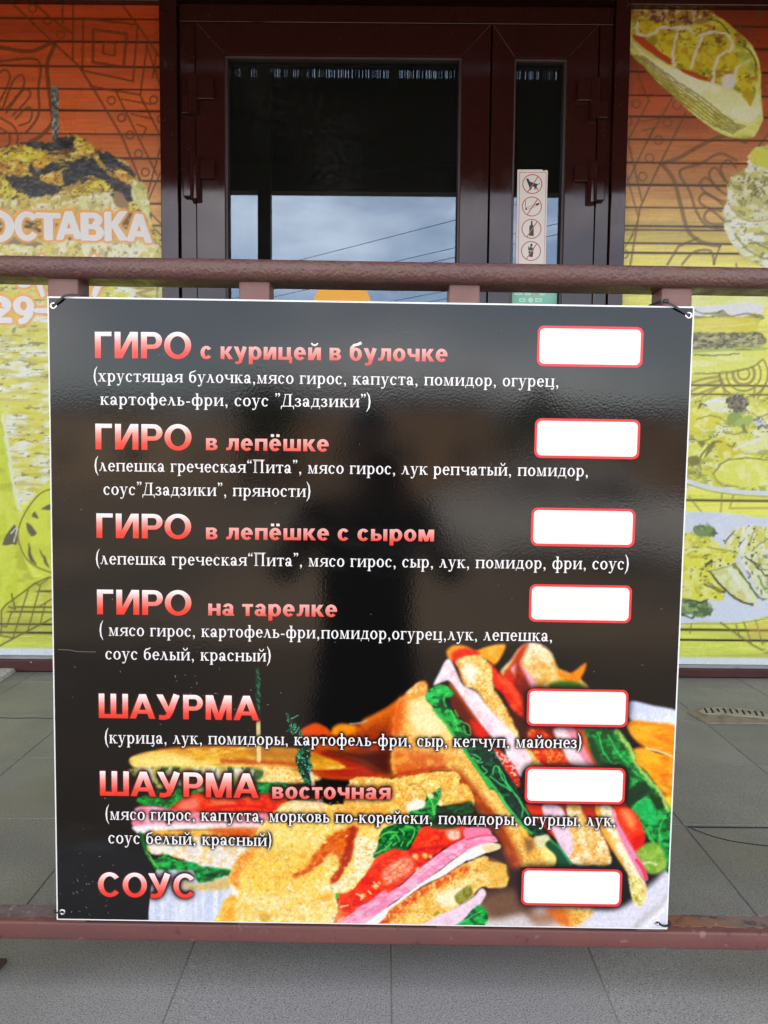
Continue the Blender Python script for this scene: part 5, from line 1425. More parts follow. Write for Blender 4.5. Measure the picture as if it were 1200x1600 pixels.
zp('A', [(640, 500), (780, 496), (840, 530), (700, 546)], (242, 120, 84), soft=6)
zl('A', [(620, 566), (800, 548), (960, 548), (1120, 572)], 4.5, (188, 24, 18), a=.75, soft=3)
zp('A', [(56, 566), (200, 548), (400, 580), (700, 604), (1080, 604), (1060, 690), (1030, 712), (700, 704), (250, 720), (44, 712)], (238, 150, 164), soft=3, sp=ham_)
zp('A', [(44, 706), (250, 690), (640, 684), (1040, 688), (1026, 728), (640, 732), (400, 734), (110, 766), (60, 748)], (250, 242, 242), soft=3)
zp('A', [(170, 746), (500, 732), (1020, 726), (960, 810), (600, 830), (180, 810)], (238, 184, 84), soft=4, sp=gold)
zp('A', [(640, 730), (1020, 724), (980, 790), (800, 790)], (196, 76, 26), soft=8, a=.85)
zp('A', [(140, 800), (400, 780), (700, 800), (1010, 830), (1000, 900), (850, 1000), (812, 1060), (740, 1046), (500, 996), (300, 934), (190, 926), (134, 880)], (248, 242, 228), soft=3, wob=2.5, sp=[((232, 196, 116), (8, 6), .57, .12, .8), ((226, 214, 210), (9, 6), .62, .1, .6)])
zp('A', [(84, 756), (130, 780), (150, 860), (150, 910), (120, 880)], (12, 96, 40), soft=3)
zp('A', [(136, 896), (196, 962), (300, 926), (400, 972), (520, 990), (580, 1014), (810, 1048), (800, 1084), (700, 1112), (560, 1150), (528, 1104), (500, 1046), (400, 1046), (240, 1046), (186, 1004)], (16, 150, 62), soft=2.5, wob=2.5, sp=leaf_)
zl('A', [(150, 920), (200, 985), (240, 1036)], 2, (150, 220, 90), a=.8, soft=1.5, wob=2)
zp('A', [(600, 1080), (700, 1068), (690, 1098), (620, 1108)], (6, 52, 34), soft=3)
zp('A', [(390, 1140), (560, 1154), (800, 1100), (800, 1190), (520, 1206)], (208, 184, 118), soft=5, a=.9)
# rear sandwich
P.poly([(782, 1052), (800, 1028), (816, 1008), (836, 1004), (860, 1018), (872, 1042), (890, 1052), (912, 1064), (930, 1100), (840, 1100), (806, 1078)], (222, 176, 84), soft=4, wob=1.5, grad=((252, 244, 220), 850, 1070, 838, 1010), sp=[((252, 240, 200), (9, 8), .52, .18, .6), ((206, 140, 56), (8, 7), .58, .15, .5)])
zp('E', [(860, 290), (930, 190), (1000, 70), (1070, 38), (1000, 200), (960, 290), (1000, 420), (900, 330)], (178, 62, 28), soft=5)
zp('E', [(900, 300), (960, 300), (1050, 400), (1040, 480), (960, 400)], (200, 44, 32), soft=5)
zp('E', [(930, 240), (990, 196), (1080, 270), (1150, 370), (1060, 370), (990, 300)], (242, 182, 194), soft=4)
P.poly([(868, 1046), (890, 1052), (914, 1036), (914, 1048), (902, 1066), (886, 1068)], (222, 138, 40), soft=4)
P.poly([(858, 1070), (880, 1064), (906, 1068), (908, 1080), (870, 1080)], (60, 120, 40), soft=4)
# layers between the upper price fields
P.poly([(806, 1040), (826, 1066), (840, 1100), (900, 1140), (960, 1230), (1000, 1300), (940, 1330), (880, 1270), (810, 1160)], (110, 34, 22), soft=5, sp=[((186, 56, 30), 14, .55, .16, .7)])
zp('G', [(-20, 250), (90, 256), (240, 400), (60, 400)], (244, 214, 130), soft=4, sp=mott)
zp('G', [(100, 160), (220, 130), (330, 280), (430, 400), (230, 400), (150, 290)], (206, 64, 38), soft=4, sp=red_ + [((250, 190, 90), 7, .66, .1, .7)])
zp('G', [(300, 140), (420, 140), (580, 390), (430, 390), (360, 270)], (248, 230, 232), soft=4)
zp('G', [(390, 134), (470, 140), (610, 370), (550, 400), (480, 300)], (234, 156, 174), soft=4)
zp('G', [(460, 140), (545, 140), (610, 290), (660, 400), (600, 400)], (192, 94, 54), soft=4)
zp('G', [(530, 130), (760, 136), (870, 280), (910, 400), (990, 470), (1095, 630), (1170, 790), (1170, 1120), (1110, 1160), (1050, 1010), (960, 900), (900, 770), (850, 700), (830, 420), (700, 400), (640, 400)], (14, 116, 54), soft=3, wob=2, sp=leaf_)
zp('G', [(560, 170), (620, 260), (650, 380), (600, 360), (560, 260)], (10, 60, 36), soft=5)
zp('G', [(850, 570), (960, 510), (990, 590), (890, 670), (840, 690)], (14, 52, 34), soft=4)
zp('G', [(990, 600), (1090, 640), (1090, 710), (1010, 700)], (16, 56, 30), soft=4)
zp('G', [(870, 710), (970, 630), (1030, 700), (1050, 820), (970, 810)], (24, 158, 84), soft=4, sp=[((60, 190, 110), (8, 6), .55, .14, .6)])
zp('G', [(1060, 880), (1150, 860), (1160, 1060), (1090, 1120)], (14, 132, 62), soft=4, sp=leaf_)
zl('G', [(750, 140), (860, 290), (890, 380), (970, 480), (1080, 610), (1120, 720)], 6, (214, 212, 120), a=.8, soft=3, wob=2.5)
for q in ([(620, 160), (660, 300), (720, 380)], [(690, 180), (780, 330), (840, 390)], [(880, 440), (960, 500), (1010, 560)], [(870, 710), (940, 640), (1000, 650)], [(1060, 900), (1070, 1000), (1100, 1090)], [(880, 760), (980, 880), (1040, 1000)], [(1110, 760), (1060, 860), (1080, 940)]):
    zl('G', q, 2.6, (84, 200, 104), a=.75, soft=1.8, wob=2)
zp('G', [(890, 1000), (1000, 950), (1080, 990), (1115, 1130), (1000, 1180), (920, 1090)], (124, 164, 66), soft=4, sp=[((180, 200, 110), 10, .55, .16, .6)])
zl('G', [(950, 1100), (1000, 1096), (1040, 1112)], 4, (216, 222, 160), a=.9, soft=2.5)
zp('G', [(716, 700), (800, 696), (890, 740), (955, 880), (944, 960), (876, 1010), (800, 860)], (228, 62, 36), soft=3, sp=red_[:1])
zp('G', [(790, 720), (850, 730), (890, 800), (860, 850), (810, 790)], (244, 150, 100), soft=7)
zp('G', [(870, 920), (950, 900), (940, 970), (876, 1000)], (196, 30, 20), soft=6)
# lower ends of the layers
zp('G', [(90, 690), (220, 690), (250, 770), (350, 910), (300, 910)], (208, 58, 36), soft=3)
zp('G', [(214, 690), (345, 690), (404, 800), (455, 920), (436, 1090), (405, 1100), (300, 890)], (242, 218, 230), soft=3, sp=[((226, 190, 208), (8, 12), .58, .15, .6)])
zp('G', [(390, 690), (505, 690), (640, 880), (715, 1060), (690, 1120), (580, 1120), (426, 1100), (440, 960)], (250, 238, 200), soft=3, wob=2.5, sp=mott)
zl('G', [(510, 760), (540, 920), (600, 1090)], 5, (214, 164, 70), a=.7, soft=4, wob=3)
zp('G', [(500, 690), (610, 690), (620, 780), (540, 780)], (172, 52, 32), soft=4)
zp('G', [(600, 700), (650, 700), (720, 860), (850, 1120), (830, 1170), (700, 970), (640, 860)], (224, 176, 80), soft=3)
zp('G', [(640, 696), (724, 700), (766, 850), (886, 1050), (906, 1130), (966, 1260), (952, 1370), (904, 1406), (860, 1330), (834, 1170), (704, 900)], (250, 242, 212), soft=3, wob=2, sp=[((226, 200, 120), (6, 8), .60, .12, .7)])
zp('G', [(716, 700), (760, 790), (876, 1000), (944, 1110), (980, 1210), (950, 1222), (884, 1124), (764, 884)], (236, 150, 178), soft=3)
zl('G', [(900, 1080), (940, 1140), (966, 1210)], 5, (206, 50, 72), a=.85, soft=2.5)
zp('G', [(840, 1160), (880, 1180), (950, 1300), (944, 1380), (900, 1404), (860, 1340)], (232, 214, 130), soft=3, wob=3, sp=[((150, 150, 50), (5, 6), .60, .1, .8), ((252, 246, 216), (5, 5), .55, .14, .8)])
zp('G', [(320, 1430), (570, 1426), (548, 1500), (446, 1566), (350, 1540)], (240, 204, 118), soft=5, sp=mott)
zp('G', [(250, 1440), (370, 1430), (420, 1520), (400, 1560), (320, 1520)], (204, 104, 40), soft=7, a=.85)
# middle sandwich
zp('E', [(404, 90), (480, 36), (590, 60), (640, 120), (540, 140), (440, 170)], (228, 152, 56), soft=4)
zp('E', [(620, 110), (740, 52), (880, 34), (866, 110), (800, 200), (730, 160)], (238, 164, 56), soft=4, sp=[((252, 200, 110), 12, .55, .16, .6)])
zp('E', [(446, 114), (560, 66), (670, 100), (640, 136), (520, 160), (486, 210)], (208, 54, 30), soft=4)
zp('E', [(756, 190), (850, 286), (950, 376), (1024, 480), (1034, 650), (940, 570), (860, 440), (790, 370)], (222, 54, 34), soft=4, sp=red_)
zl('E', [(840, 320), (930, 400), (1000, 510)], 8, (242, 112, 70), a=.7, soft=5)
zp('E', [(880, 540), (950, 580), (1060, 670), (1060, 800), (1010, 840), (950, 700)], (66, 28, 22), soft=5)
zp('E', [(486, 176), (560, 134), (660, 126), (744, 180), (772, 250), (784, 380), (842, 470), (904, 580), (956, 690), (1010, 830), (940, 790), (860, 690), (780, 600), (716, 514), (650, 414), (560, 376), (520, 266)], (246, 220, 146), soft=3, wob=2.5, sp=mott)
zp('E', [(540, 230), (600, 190), (650, 240), (630, 330), (570, 330)], (254, 250, 232), soft=8)
zl('E', [(620, 380), (670, 430), (710, 500), (760, 560), (830, 660)], 4, (206, 154, 74), a=.7, soft=3, wob=3)
zl('E', [(500, 190), (520, 270), (556, 360)], 4, (214, 120, 50), a=.6, soft=3)
zp('E', [(420, 350), (500, 420), (640, 620), (750, 780), (740, 830), (640, 830), (560, 690), (450, 560)], (92, 32, 22), soft=5)
zl('E', [(450, 370), (560, 510), (680, 690)], 8, (186, 92, 44), a=.7, soft=5)
zp('E', [(600, 660), (690, 690), (760, 790), (740, 830), (660, 800)], (206, 44, 28), soft=6)
zp('E', [(300, 366), (350, 256), (396, 168), (440, 166), (492, 270), (544, 370), (644, 420), (724, 520), (804, 610), (966, 780), (1096, 960), (1084, 1010), (1030, 1070), (1000, 1110), (900, 970), (876, 880), (780, 800), (690, 690), (560, 510), (440, 345), (380, 340)], (250, 230, 236), soft=3, sp=[((238, 190, 200), (10, 12), .56, .16, .6), ((255, 250, 250), (9, 9), .55, .15, .7)])
zp('E', [(780, 880), (846, 896), (904, 960), (966, 1040), (1010, 1180), (960, 1190), (900, 1090), (820, 1000)], (204, 62, 44), soft=3, sp=[((252, 216, 206), (4, 3.5), .58, .08, .8), ((150, 24, 20), 5, .60, .1, .6)])
zp('E', [(0, 520), (80, 436), (180, 346), (240, 362), (260, 490), (344, 580), (424, 700), (490, 800), (566, 910), (646, 1020), (770, 1200), (560, 1220), (500, 1104), (400, 1056), (200, 1066), (-20, 1100), (-40, 800)], (240, 190, 100), soft=3, wob=2, sp=[((252, 226, 150), (16, 14), .50, .18, .7), ((214, 134, 56), (12, 9), .60, .14, .5), ((255, 240, 200), (3, 3), .60, .12, .5)])
zp('E', [(110, 520), (200, 480), (300, 560), (390, 690), (360, 780), (240, 780), (130, 700)], (253, 242, 196), soft=16, a=.9)
zp('E', [(-40, 560), (70, 450), (60, 600), (30, 760), (-40, 800)], (206, 96, 40), soft=9, a=.85)
zp('E', [(60, 470), (180, 350), (240, 370), (220, 470), (120, 480)], (228, 156, 76), soft=6, sp=[((250, 226, 170), 5, .54, .14, .8)])
zp('E', [(-20, 900), (200, 900), (420, 950), (540, 1080), (580, 1220), (440, 1090), (200, 1070), (-20, 1110)], (196, 92, 42), soft=10, a=.8, sp=[((226, 160, 80), (14, 10), .55, .16, .8)])
zl('E', [(0, 1100), (200, 1060), (420, 1040), (520, 1110), (560, 1200)], 6, (160, 46, 24), a=.75, soft=4, wob=2)
# its toasted edge and the shade behind it
zp('F', [(300, 390), (430, 410), (550, 560), (640, 700), (730, 930), (760, 1010), (740, 1220), (400, 1220), (380, 1130), (560, 1120), (626, 1080), (600, 950), (440, 880), (560, 790), (500, 680), (430, 600)], (54, 38, 36), soft=5)
zp('F', [(90, 90), (260, -20), (340, 80), (480, 260), (570, 380), (650, 480), (770, 620), (830, 700), (970, 700), (1036, 880), (1010, 950), (860, 960), (720, 940), (630, 760), (550, 560), (410, 400), (210, 160)], (228, 188, 98), soft=3, wob=2, sp=gold)
zp('F', [(150, 110), (260, 180), (380, 320), (520, 500), (640, 680), (740, 930), (640, 940), (540, 700), (440, 560), (320, 400)], (156, 66, 28), soft=8, a=.9, sp=[((206, 110, 50), 9, .56, .15, .6)])
zl('F', [(420, 300), (560, 460), (700, 620)], 6, (250, 226, 160), a=.65, soft=4, wob=3)
zp('F', [(850, 690), (960, 680), (960, 760), (880, 790)], (226, 226, 184), soft=4)
zp('F', [(760, 720), (830, 720), (840, 800), (780, 820)], (120, 84, 50), soft=6, a=.8)
zp('F', [(900, 800), (970, 790), (1030, 880), (1000, 930), (940, 900)], (240, 230, 150), soft=4, wob=2)
# lettuce of the middle sandwich
zp('E', [(236, 446), (290, 388), (384, 366), (456, 420), (456, 466), (400, 480), (450, 560), (510, 640), (580, 730), (610, 800), (790, 890), (810, 970), (840, 1010), (910, 1110), (970, 1220), (780, 1220), (700, 1124), (616, 1000), (556, 900), (476, 800), (436, 720), (356, 620), (306, 560), (246, 494)], (20, 66, 46), soft=2.5, wob=2, sp=[((10, 30, 28), (8, 8), .54, .14, .7), ((30, 120, 66), (9, 6), .60, .12, .7)])
zp('F', [(290, 0), (500, -10), (610, 150), (710, 300), (770, 430), (830, 530), (930, 660), (840, 680), (740, 580), (640, 470), (540, 310), (420, 170)], (24, 52, 44), soft=2.5, sp=[((12, 28, 30), (9, 9), .52, .14, .7), ((26, 110, 60), (8, 6), .62, .12, .7)])
zp('E', [(236, 446), (290, 388), (384, 366), (456, 420), (452, 462), (360, 470), (320, 540), (260, 500)], (34, 172, 76), soft=3, wob=2, sp=[((90, 214, 130), (7, 5), .55, .15, .7), ((10, 90, 44), (7, 5), .60, .12, .7)])
zp('E', [(320, 560), (420, 560), (500, 650), (540, 760), (500, 800), (430, 700), (360, 620)], (40, 164, 74), soft=3, wob=2, sp=leaf_)
zl('E', [(310, 570), (400, 680), (480, 800), (560, 905), (650, 1030), (760, 1190)], 5.5, (58, 178, 84), a=.9, soft=2.2, wob=2)
zl('F', [(430, 190), (540, 325), (640, 480), (740, 590), (820, 670)], 4.5, (60, 180, 90), a=.9, soft=2, wob=1.5)
for q in ([(490, 160), (512, 90), (560, 130), (620, 250), (690, 340), (745, 440), (740, 520)], [(466, 180), (550, 240), (650, 305)], [(545, 322), (590, 400), (690, 530)], [(540, 100), (570, 190), (640, 290)], [(320, 20), (370, 60), (400, 60)], [(400, 90), (440, 140), (420, 160)], [(690, 340), (760, 450), (810, 530)]):
    zl('F', q, 2.2, (76, 206, 112), a=.85, soft=1.4, wob=1.2)
for q in ([(440, 580), (470, 640), (500, 740)], [(540, 700), (560, 760), (600, 770)], [(610, 930), (680, 960), (660, 990)], [(420, 430), (380, 480), (400, 540)], [(520, 660), (590, 700), (600, 760)], [(470, 570), (500, 620)]):
    zl('E', q, 2.2, (110, 214, 110), a=.7, soft=1.5, wob=1.5)
zp('F', [(940, 770), (984, 726), (1064, 800), (1160, 930), (1040, 950), (1030, 860)], (18, 74, 54), soft=2.5)
zl('F', [(990, 730), (1070, 800), (1150, 920)], 3.4, (48, 160, 84), a=.85, soft=1.8)
# front sandwich
zp('D', [(900, 930), (1060, 880), (1180, 900), (1260, 1000), (1200, 1120), (1000, 1120), (920, 1050)], (112, 84, 66), soft=12)
zp('D', [(820, 1100), (1000, 1090), (1200, 1060), (1240, 1200), (800, 1200)], (214, 208, 206), soft=9)
zp('D', [(30, 1170), (200, 1040), (360, 920), (500, 840), (740, 700), (920, 636), (944, 670), (1060, 700), (1066, 760), (1084, 800), (1040, 864), (884, 862), (824, 924), (700, 1010), (560, 1090), (420, 1180)], (246, 216, 130), soft=2.2, wob=2, sp=mott)
zp('D', [(560, 930), (700, 860), (780, 870), (760, 960), (640, 1010)], (252, 242, 206), soft=7)
zp('D', [(60, 1140), (360, 926), (480, 852), (740, 712), (800, 740), (620, 830), (420, 960), (260, 1080), (140, 1170)], (210, 86, 38), soft=6, wob=4, ws=6, a=.9, sp=[((240, 176, 80), (6, 5), .52, .13, .9), ((180, 50, 24), (6, 5), .61, .1, .6)])
zp('D', [(920, 660), (1056, 704), (1080, 800), (1040, 850), (940, 800)], (222, 176, 84), soft=6, a=.7)
zp('D', [(694, 924), (790, 848), (824, 884), (800, 936), (730, 984)], (154, 150, 74), soft=2.5, wob=1.5, sp=[((110, 106, 40), 5, .55, .14, .7)])
zp('D', [(540, 1060), (570, 1030), (590, 1040), (560, 1066)], (160, 150, 70), soft=1.8)
zp('D', [(400, 1180), (560, 1072), (700, 1012), (826, 930), (886, 868), (920, 898), (904, 946), (850, 1016), (740, 1106), (640, 1180)], (244, 222, 232), soft=2.2, sp=[((232, 196, 212), (14, 6), .56, .15, .6)])
zp('D', [(630, 1176), (740, 1110), (850, 1000), (902, 1006), (934, 1060), (920, 1116), (850, 1180)], (22, 150, 66), soft=2, wob=1.5, sp=leaf_)
zl('D', [(700, 1150), (800, 1080), (890, 1030)], 2, (110, 210, 120), a=.7, soft=1.5)
# tomato, ham, cheese
zp('C', [(836, 976), (880, 850), (890, 745), (1020, 660), (1080, 570), (1200, 450), (1300, 440), (1300, 700), (1200, 780), (1040, 850), (900, 950)], (226, 60, 30), soft=2, wob=1.5, sp=red_)
zp('D', [(-40, 860), (60, 736), (116, 650), (240, 588), (360, 588), (400, 500), (440, 424), (780, 424), (776, 512), (640, 566), (560, 620), (420, 740), (300, 840), (120, 950), (-40, 1030)], (226, 58, 30), soft=2, wob=1.5, sp=red_)
zp('D', [(170, 750), (300, 650), (396, 664), (372, 746), (284, 806), (200, 840)], (242, 150, 120), soft=5, wob=2, sp=[((252, 196, 170), (6, 4), .56, .13, .7), ((226, 90, 60), (5, 4), .60, .12, .6)])
zp('D', [(636, 450), (722, 440), (732, 512), (660, 516)], (250, 176, 150), soft=4, sp=[((255, 226, 212), (3, 6), .55, .12, .8)])
zl('D', [(376, 606), (520, 574), (640, 560), (760, 510)], 5, (168, 20, 14), a=.75, soft=3, wob=1.5)
zl('D', [(400, 470), (560, 440), (760, 440)], 6, (238, 90, 50), a=.6, soft=4)
zl('D', [(40, 760), (140, 660), (240, 604)], 5, (244, 110, 66), a=.7, soft=4)
for a, b, r in ((410, 640, 24), (480, 632, 22), (430, 735, 20), (120, 856, 20), (150, 830, 12), (30, 925, 20), (300, 720, 14), (520, 640, 14)):
    zp('D', [(a - r, b), (a - r * .2, b - r), (a + r, b - r * .3), (a + r * .4, b + r)], (246, 168, 92), soft=2, wob=1)
    zp('D', [(a - r * .5, b - r * .2), (a, b - r * .6), (a + r * .3, b - r * .2), (a, b + r * .1)], (255, 232, 196), soft=1.2)
for q in ([(1010, 740), (1046, 760), (1040, 780)], [(1130, 660), (1160, 690)], [(900, 830), (950, 820)], [(880, 930), (920, 900)], [(1090, 720), (1110, 740)]):
    zl('C', q, 2.4, (255, 226, 186), a=.85, soft=1.4)
zp('C', [(806, 990), (900, 920), (1060, 824), (1210, 716), (1210, 870), (1060, 970), (1000, 990)], (238, 156, 186), soft=1.8, sp=ham_)
zp('D', [(-20, 1020), (120, 950), (300, 850), (420, 740), (600, 602), (760, 510), (900, 468), (960, 478), (1004, 530), (900, 548), (740, 622), (560, 754), (420, 854), (220, 992), (-20, 1150)], (240, 156, 188), soft=1.8, sp=ham_)
zp('D', [(766, 436), (922, 428), (962, 482), (900, 492), (780, 514)], (240, 140, 166), soft=2.5)
zl('D', [(780, 516), (900, 486), (970, 488)], 2.4, (206, 70, 110), a=.7, soft=1.6)
zl('D', [(300, 870), (440, 770), (600, 650), (740, 570)], 3, (250, 206, 220), a=.6, soft=2.4)
zl('C', [(880, 960), (1000, 900), (1120, 820)], 3, (250, 206, 222), a=.6, soft=2.4)
zp('D', [(-40, 1176), (120, 1070), (300, 940), (420, 850), (560, 756), (760, 610), (900, 544), (1000, 542), (1016, 580), (900, 622), (740, 692), (620, 772), (480, 842), (360, 924), (200, 1044), (30, 1176)], (251, 248, 242), soft=1.8, wob=1.2)
zp('D', [(900, 560), (1000, 548), (1016, 580), (930, 606)], (236, 212, 160), soft=4)
zp('C', [(990, 990), (1060, 950), (1210, 850), (1210, 900), (1100, 990)], (251, 248, 242), soft=1.6)
zl('D', [(360, 926), (480, 846), (620, 778), (740, 698)], 1.6, (120, 40, 24), a=.5, soft=1.2)
# upper slice and toast face
zp('D', [(-60, 90), (240, 76), (480, 36), (680, 26), (734, 60), (730, 110), (794, 130), (830, 210), (834, 274), (800, 244), (720, 256), (600, 274), (560, 262), (480, 272), (380, 320), (360, 400), (-60, 400)], (250, 220, 128), soft=2, wob=2.2, ws=6, sp=mott)
zp('D', [(600, 250), (720, 236), (806, 230), (830, 268), (720, 262)], (206, 150, 66), soft=3, a=.8)
zp('D', [(340, 280), (400, 226), (470, 230), (476, 280), (390, 320)], (254, 250, 232), soft=4, wob=2)
zp('D', [(-60, 230), (100, 226), (300, 250), (330, 300), (200, 330), (-60, 320)], (230, 150, 60), soft=7, wob=3, a=.75, sp=gold)
zl('D', [(360, 130), (420, 116), (470, 150), (500, 190)], 2, (150, 120, 60), a=.6, soft=1.4, wob=2)
zp('C', [(330, 290), (460, 150), (570, 90), (860, 120), (1120, 90), (1300, 130), (1240, 290), (1172, 400), (1142, 484), (1092, 562), (1040, 644), (960, 724), (872, 750), (884, 840), (864, 890), (842, 960), (830, 1000), (56, 1000), (66, 860), (98, 780), (170, 742), (128, 680), (122, 620), (148, 560), (200, 470), (280, 420)],
   (250, 220, 118), soft=1.8, wob=2.2, ws=6, sp=[((254, 242, 188), (6, 5), .54, .16, .6), ((234, 180, 66), (8, 7), .55, .15, .5), ((255, 250, 222), (2.6, 2.4), .60, .13, .45), ((206, 134, 48), (2.6, 2.4), .63, .12, .35)])
zp('C', [(470, 150), (570, 96), (760, 90), (740, 170), (520, 180)], (246, 234, 206), soft=7, a=.7, sp=[((232, 190, 110), 7, .58, .13, .6)])
zp('C', [(300, 310), (500, 270), (760, 300), (720, 410), (420, 420)], (250, 232, 160), soft=12, a=.55, sp=[((240, 200, 100), 7, .55, .15, .7)])
zp('C', [(840, 150), (1100, 120), (1230, 150), (1180, 270), (980, 276), (900, 230)], (232, 160, 66), soft=8, wob=4, a=.85, sp=gold)
zp('C', [(230, 470), (420, 430), (640, 450), (760, 520), (700, 660), (420, 740), (240, 690)], (244, 204, 84), soft=14, a=.7, sp=gold)
zp('C', [(180, 790), (420, 760), (700, 740), (860, 780), (850, 960), (170, 990)], (252, 240, 200), soft=12, a=.6, sp=[((240, 200, 96), (6, 5), .54, .14, .85), ((206, 160, 90), (4, 4), .66, .09, .5)])
zp('C', [(124, 620), (150, 556), (206, 470), (300, 424), (296, 484), (226, 560), (186, 640), (206, 700), (150, 690)], (226, 134, 54), soft=5, wob=3, a=.85, sp=gold)
zp('C', [(130, 680), (150, 680), (190, 740), (180, 770), (140, 740)], (253, 246, 226), soft=3)
zp('C', [(62, 990), (68, 860), (100, 780), (170, 756), (160, 850), (156, 990)], (240, 166, 58), soft=4, wob=2, a=.9, sp=[((253, 220, 130), 6, .58, .14, .6)])
zp('C', [(740, 440), (860, 310), (980, 276), (1006, 330), (946, 520), (866, 664), (828, 656), (900, 520), (820, 470), (720, 540), (600, 606), (566, 622), (650, 560)], (212, 106, 42), soft=5, wob=5, ws=7, a=1.0, sp=[((232, 156, 70), (6, 5), .60, .13, .5), ((180, 66, 26), (5, 4), .58, .13, .6)])
zl('C', [(985, 300), (965, 400), (925, 530)], 13, (158, 50, 20), a=.95, soft=4, wob=3)
zl('C', [(900, 580), (850, 650)], 9, (168, 60, 24), a=.9, soft=3, wob=3)
zl('C', [(580, 616), (680, 570), (760, 510)], 7, (196, 90, 38), a=.9, soft=3, wob=4)
zp('C', [(1006, 330), (1090, 350), (1166, 404), (1092, 562), (960, 704), (870, 730), (740, 706), (890, 650), (980, 570)], (252, 244, 212), soft=4, wob=3, sp=[((240, 204, 120), (5, 4.5), .57, .13, .7), ((206, 150, 70), 4, .70, .08, .6)])
zp('C', [(330, 890), (380, 870), (410, 910), (370, 950)], (206, 166, 76), soft=5, a=.8)
zp('C', [(760, 760), (840, 740), (830, 780), (770, 786)], (236, 170, 70), soft=4, a=.8)
zp('C', [(866, 740), (890, 736), (884, 768), (866, 766)], (90, 170, 60), soft=1.5)
# front lettuce
zp('D', [(556, 290), (720, 262), (806, 240), (836, 290), (800, 360), (700, 430), (520, 420)], (34, 46, 32), soft=4, sp=[((20, 100, 50), (9, 4), .58, .12, .7)])
zp('D', [(110, 644), (130, 590), (150, 500), (190, 424), (280, 404), (380, 380), (446, 420), (424, 484), (366, 570), (340, 596), (240, 584)], (18, 96, 48), soft=1.8, wob=2, sp=leaf_)
zp('D', [(370, 316), (470, 292), (484, 210), (540, 176), (592, 146), (594, 214), (564, 262), (556, 330), (520, 400), (400, 400)], (32, 152, 68), soft=1.8, wob=2, sp=leaf_)
for q in ([(150, 510), (200, 470), (280, 460)], [(120, 620), (180, 590), (240, 540)], [(230, 510), (270, 480), (290, 520), (250, 560)], [(300, 440), (330, 480), (310, 560)], [(340, 420), (400, 440), (390, 500), (350, 560)], [(500, 200), (530, 250), (550, 330)], [(400, 320), (460, 330), (520, 360)], [(560, 160), (580, 200)]):
    zl('D', q, 2.4, (116, 210, 104), a=.85, soft=1.4, wob=1.5)
for q in ([(180, 560), (220, 500)], [(280, 520), (290, 570)], [(320, 520), (350, 470)], [(480, 300), (520, 290)], [(420, 360), (480, 380)]):
    zl('D', q, 3, (6, 52, 28), a=.8, soft=1.8, wob=1.5)
zp('D', [(496, 190), (530, 180), (546, 216), (520, 222)], (216, 230, 170), soft=2, wob=2)
zp('D', [(580, 250), (604, 246), (606, 268), (586, 270)], (252, 240, 200), soft=2)
# picks with foil
P.line([(403.5, 1125), (404.5, 1188)], 6.5, (238, 216, 160), a=.95, soft=1.2, smooth=False)
P.line([(403, 1046), (402.5, 1080), (404, 1124)], 7, (6, 62, 44), a=.8, soft=2.5, wob=2)
for k in range(9):
    y = 1048 + k * 7 + (k * 37 % 5)
    P.line([(401 + k % 3 * 2, y), (404 + (k * 3) % 4, y + 5)], 1.6, (70, 200, 150), a=.55, soft=1)
P.poly([(446, 1112), (456, 1122), (468, 1140), (482, 1162), (486, 1190), (488, 1218), (480, 1226), (466, 1204), (462, 1184), (470, 1166), (456, 1146), (450, 1130)], (8, 50, 32), soft=2, wob=3, ws=5, sp=[((40, 150, 104), (4, 5), .58, .05, .85), ((2, 18, 16), (6, 6), .54, .07, .8), ((170, 240, 210), 2.5, .72, .03, .8)])
for k in range(16):
    t = k / 15
    cx, cy = 450 + 34 * t + math.sin(k * 2.1) * 4, 1116 + 104 * t
    P.line([(cx, cy), (cx + 10 * math.sin(k * 1.7), cy + 8 * math.cos(k * 2.3))], 1.3, ((30, 150, 110), (150, 230, 200), (6, 60, 44))[k % 3], a=.75, soft=.8)
P.line([(488, 1226), (496, 1248), (505, 1272)], 4, (240, 190, 160), a=.85, soft=1.2)
P.line([(486, 1208), (490, 1226)], 5, (250, 220, 190), a=.9, soft=1.5)
P.curls([(400, 1400), (470, 1380), (540, 1330), (480, 1300), (420, 1340)], 32, 60, (255, 250, 222), (212, 140, 50), 11, 4)
P.curls([(500, 1250), (600, 1240), (700, 1230)], 14, 50, (255, 248, 214), (212, 150, 60), 12, 4)
P.curls([(610, 1430), (680, 1390), (760, 1360)], 12, 40, (255, 246, 210), (206, 128, 44), 13, 4)
# soft dark halo printed behind lettering and price fields
RX, RY, RW, RH = 60, 985, 1000, 480
Rt = raster(glow_text, RX, RY, RW, RH)
P.mask_raster(np.clip(blur(Rt, 2, 3) * 4.2, 0, 1), RX, RY, (10, 8, 10), .93)
Rh = raster(glow_head, RX, RY, RW, RH)
P.mask_raster(np.clip(blur(Rh, 4, 3) * 2.8, 0, 1), RX, RY, (12, 6, 6), .90)
P.mask_raster(np.clip(blur(Rh, 1, 2) * 3.0, 0, 1), RX, RY, (96, 10, 8), .9)
Rb = raster(glow_box, RX, RY, RW, RH)
P.mask_raster(np.clip(blur(Rb, 6, 3) * 1.9, 0, 1), RX, RY, (8, 6, 8), .88)
P.grain(.07, 1.6)
P.grain(.14, 3.2)
L_ = P.c.mean(1, keepdims=True)
P.c = np.clip(L_ + (P.c - L_) * 1.24, 0, 1)
food_ = (L_ > .12)
P.c = np.where(food_, np.clip((P.c - .42) * 1.04 + .42, 0, 1), P.c)
alb = P.albedo(0.80, .82)
grid_mesh('printed_sheet', xs, zs, YBD, BO, alb, M_PRINT, board)
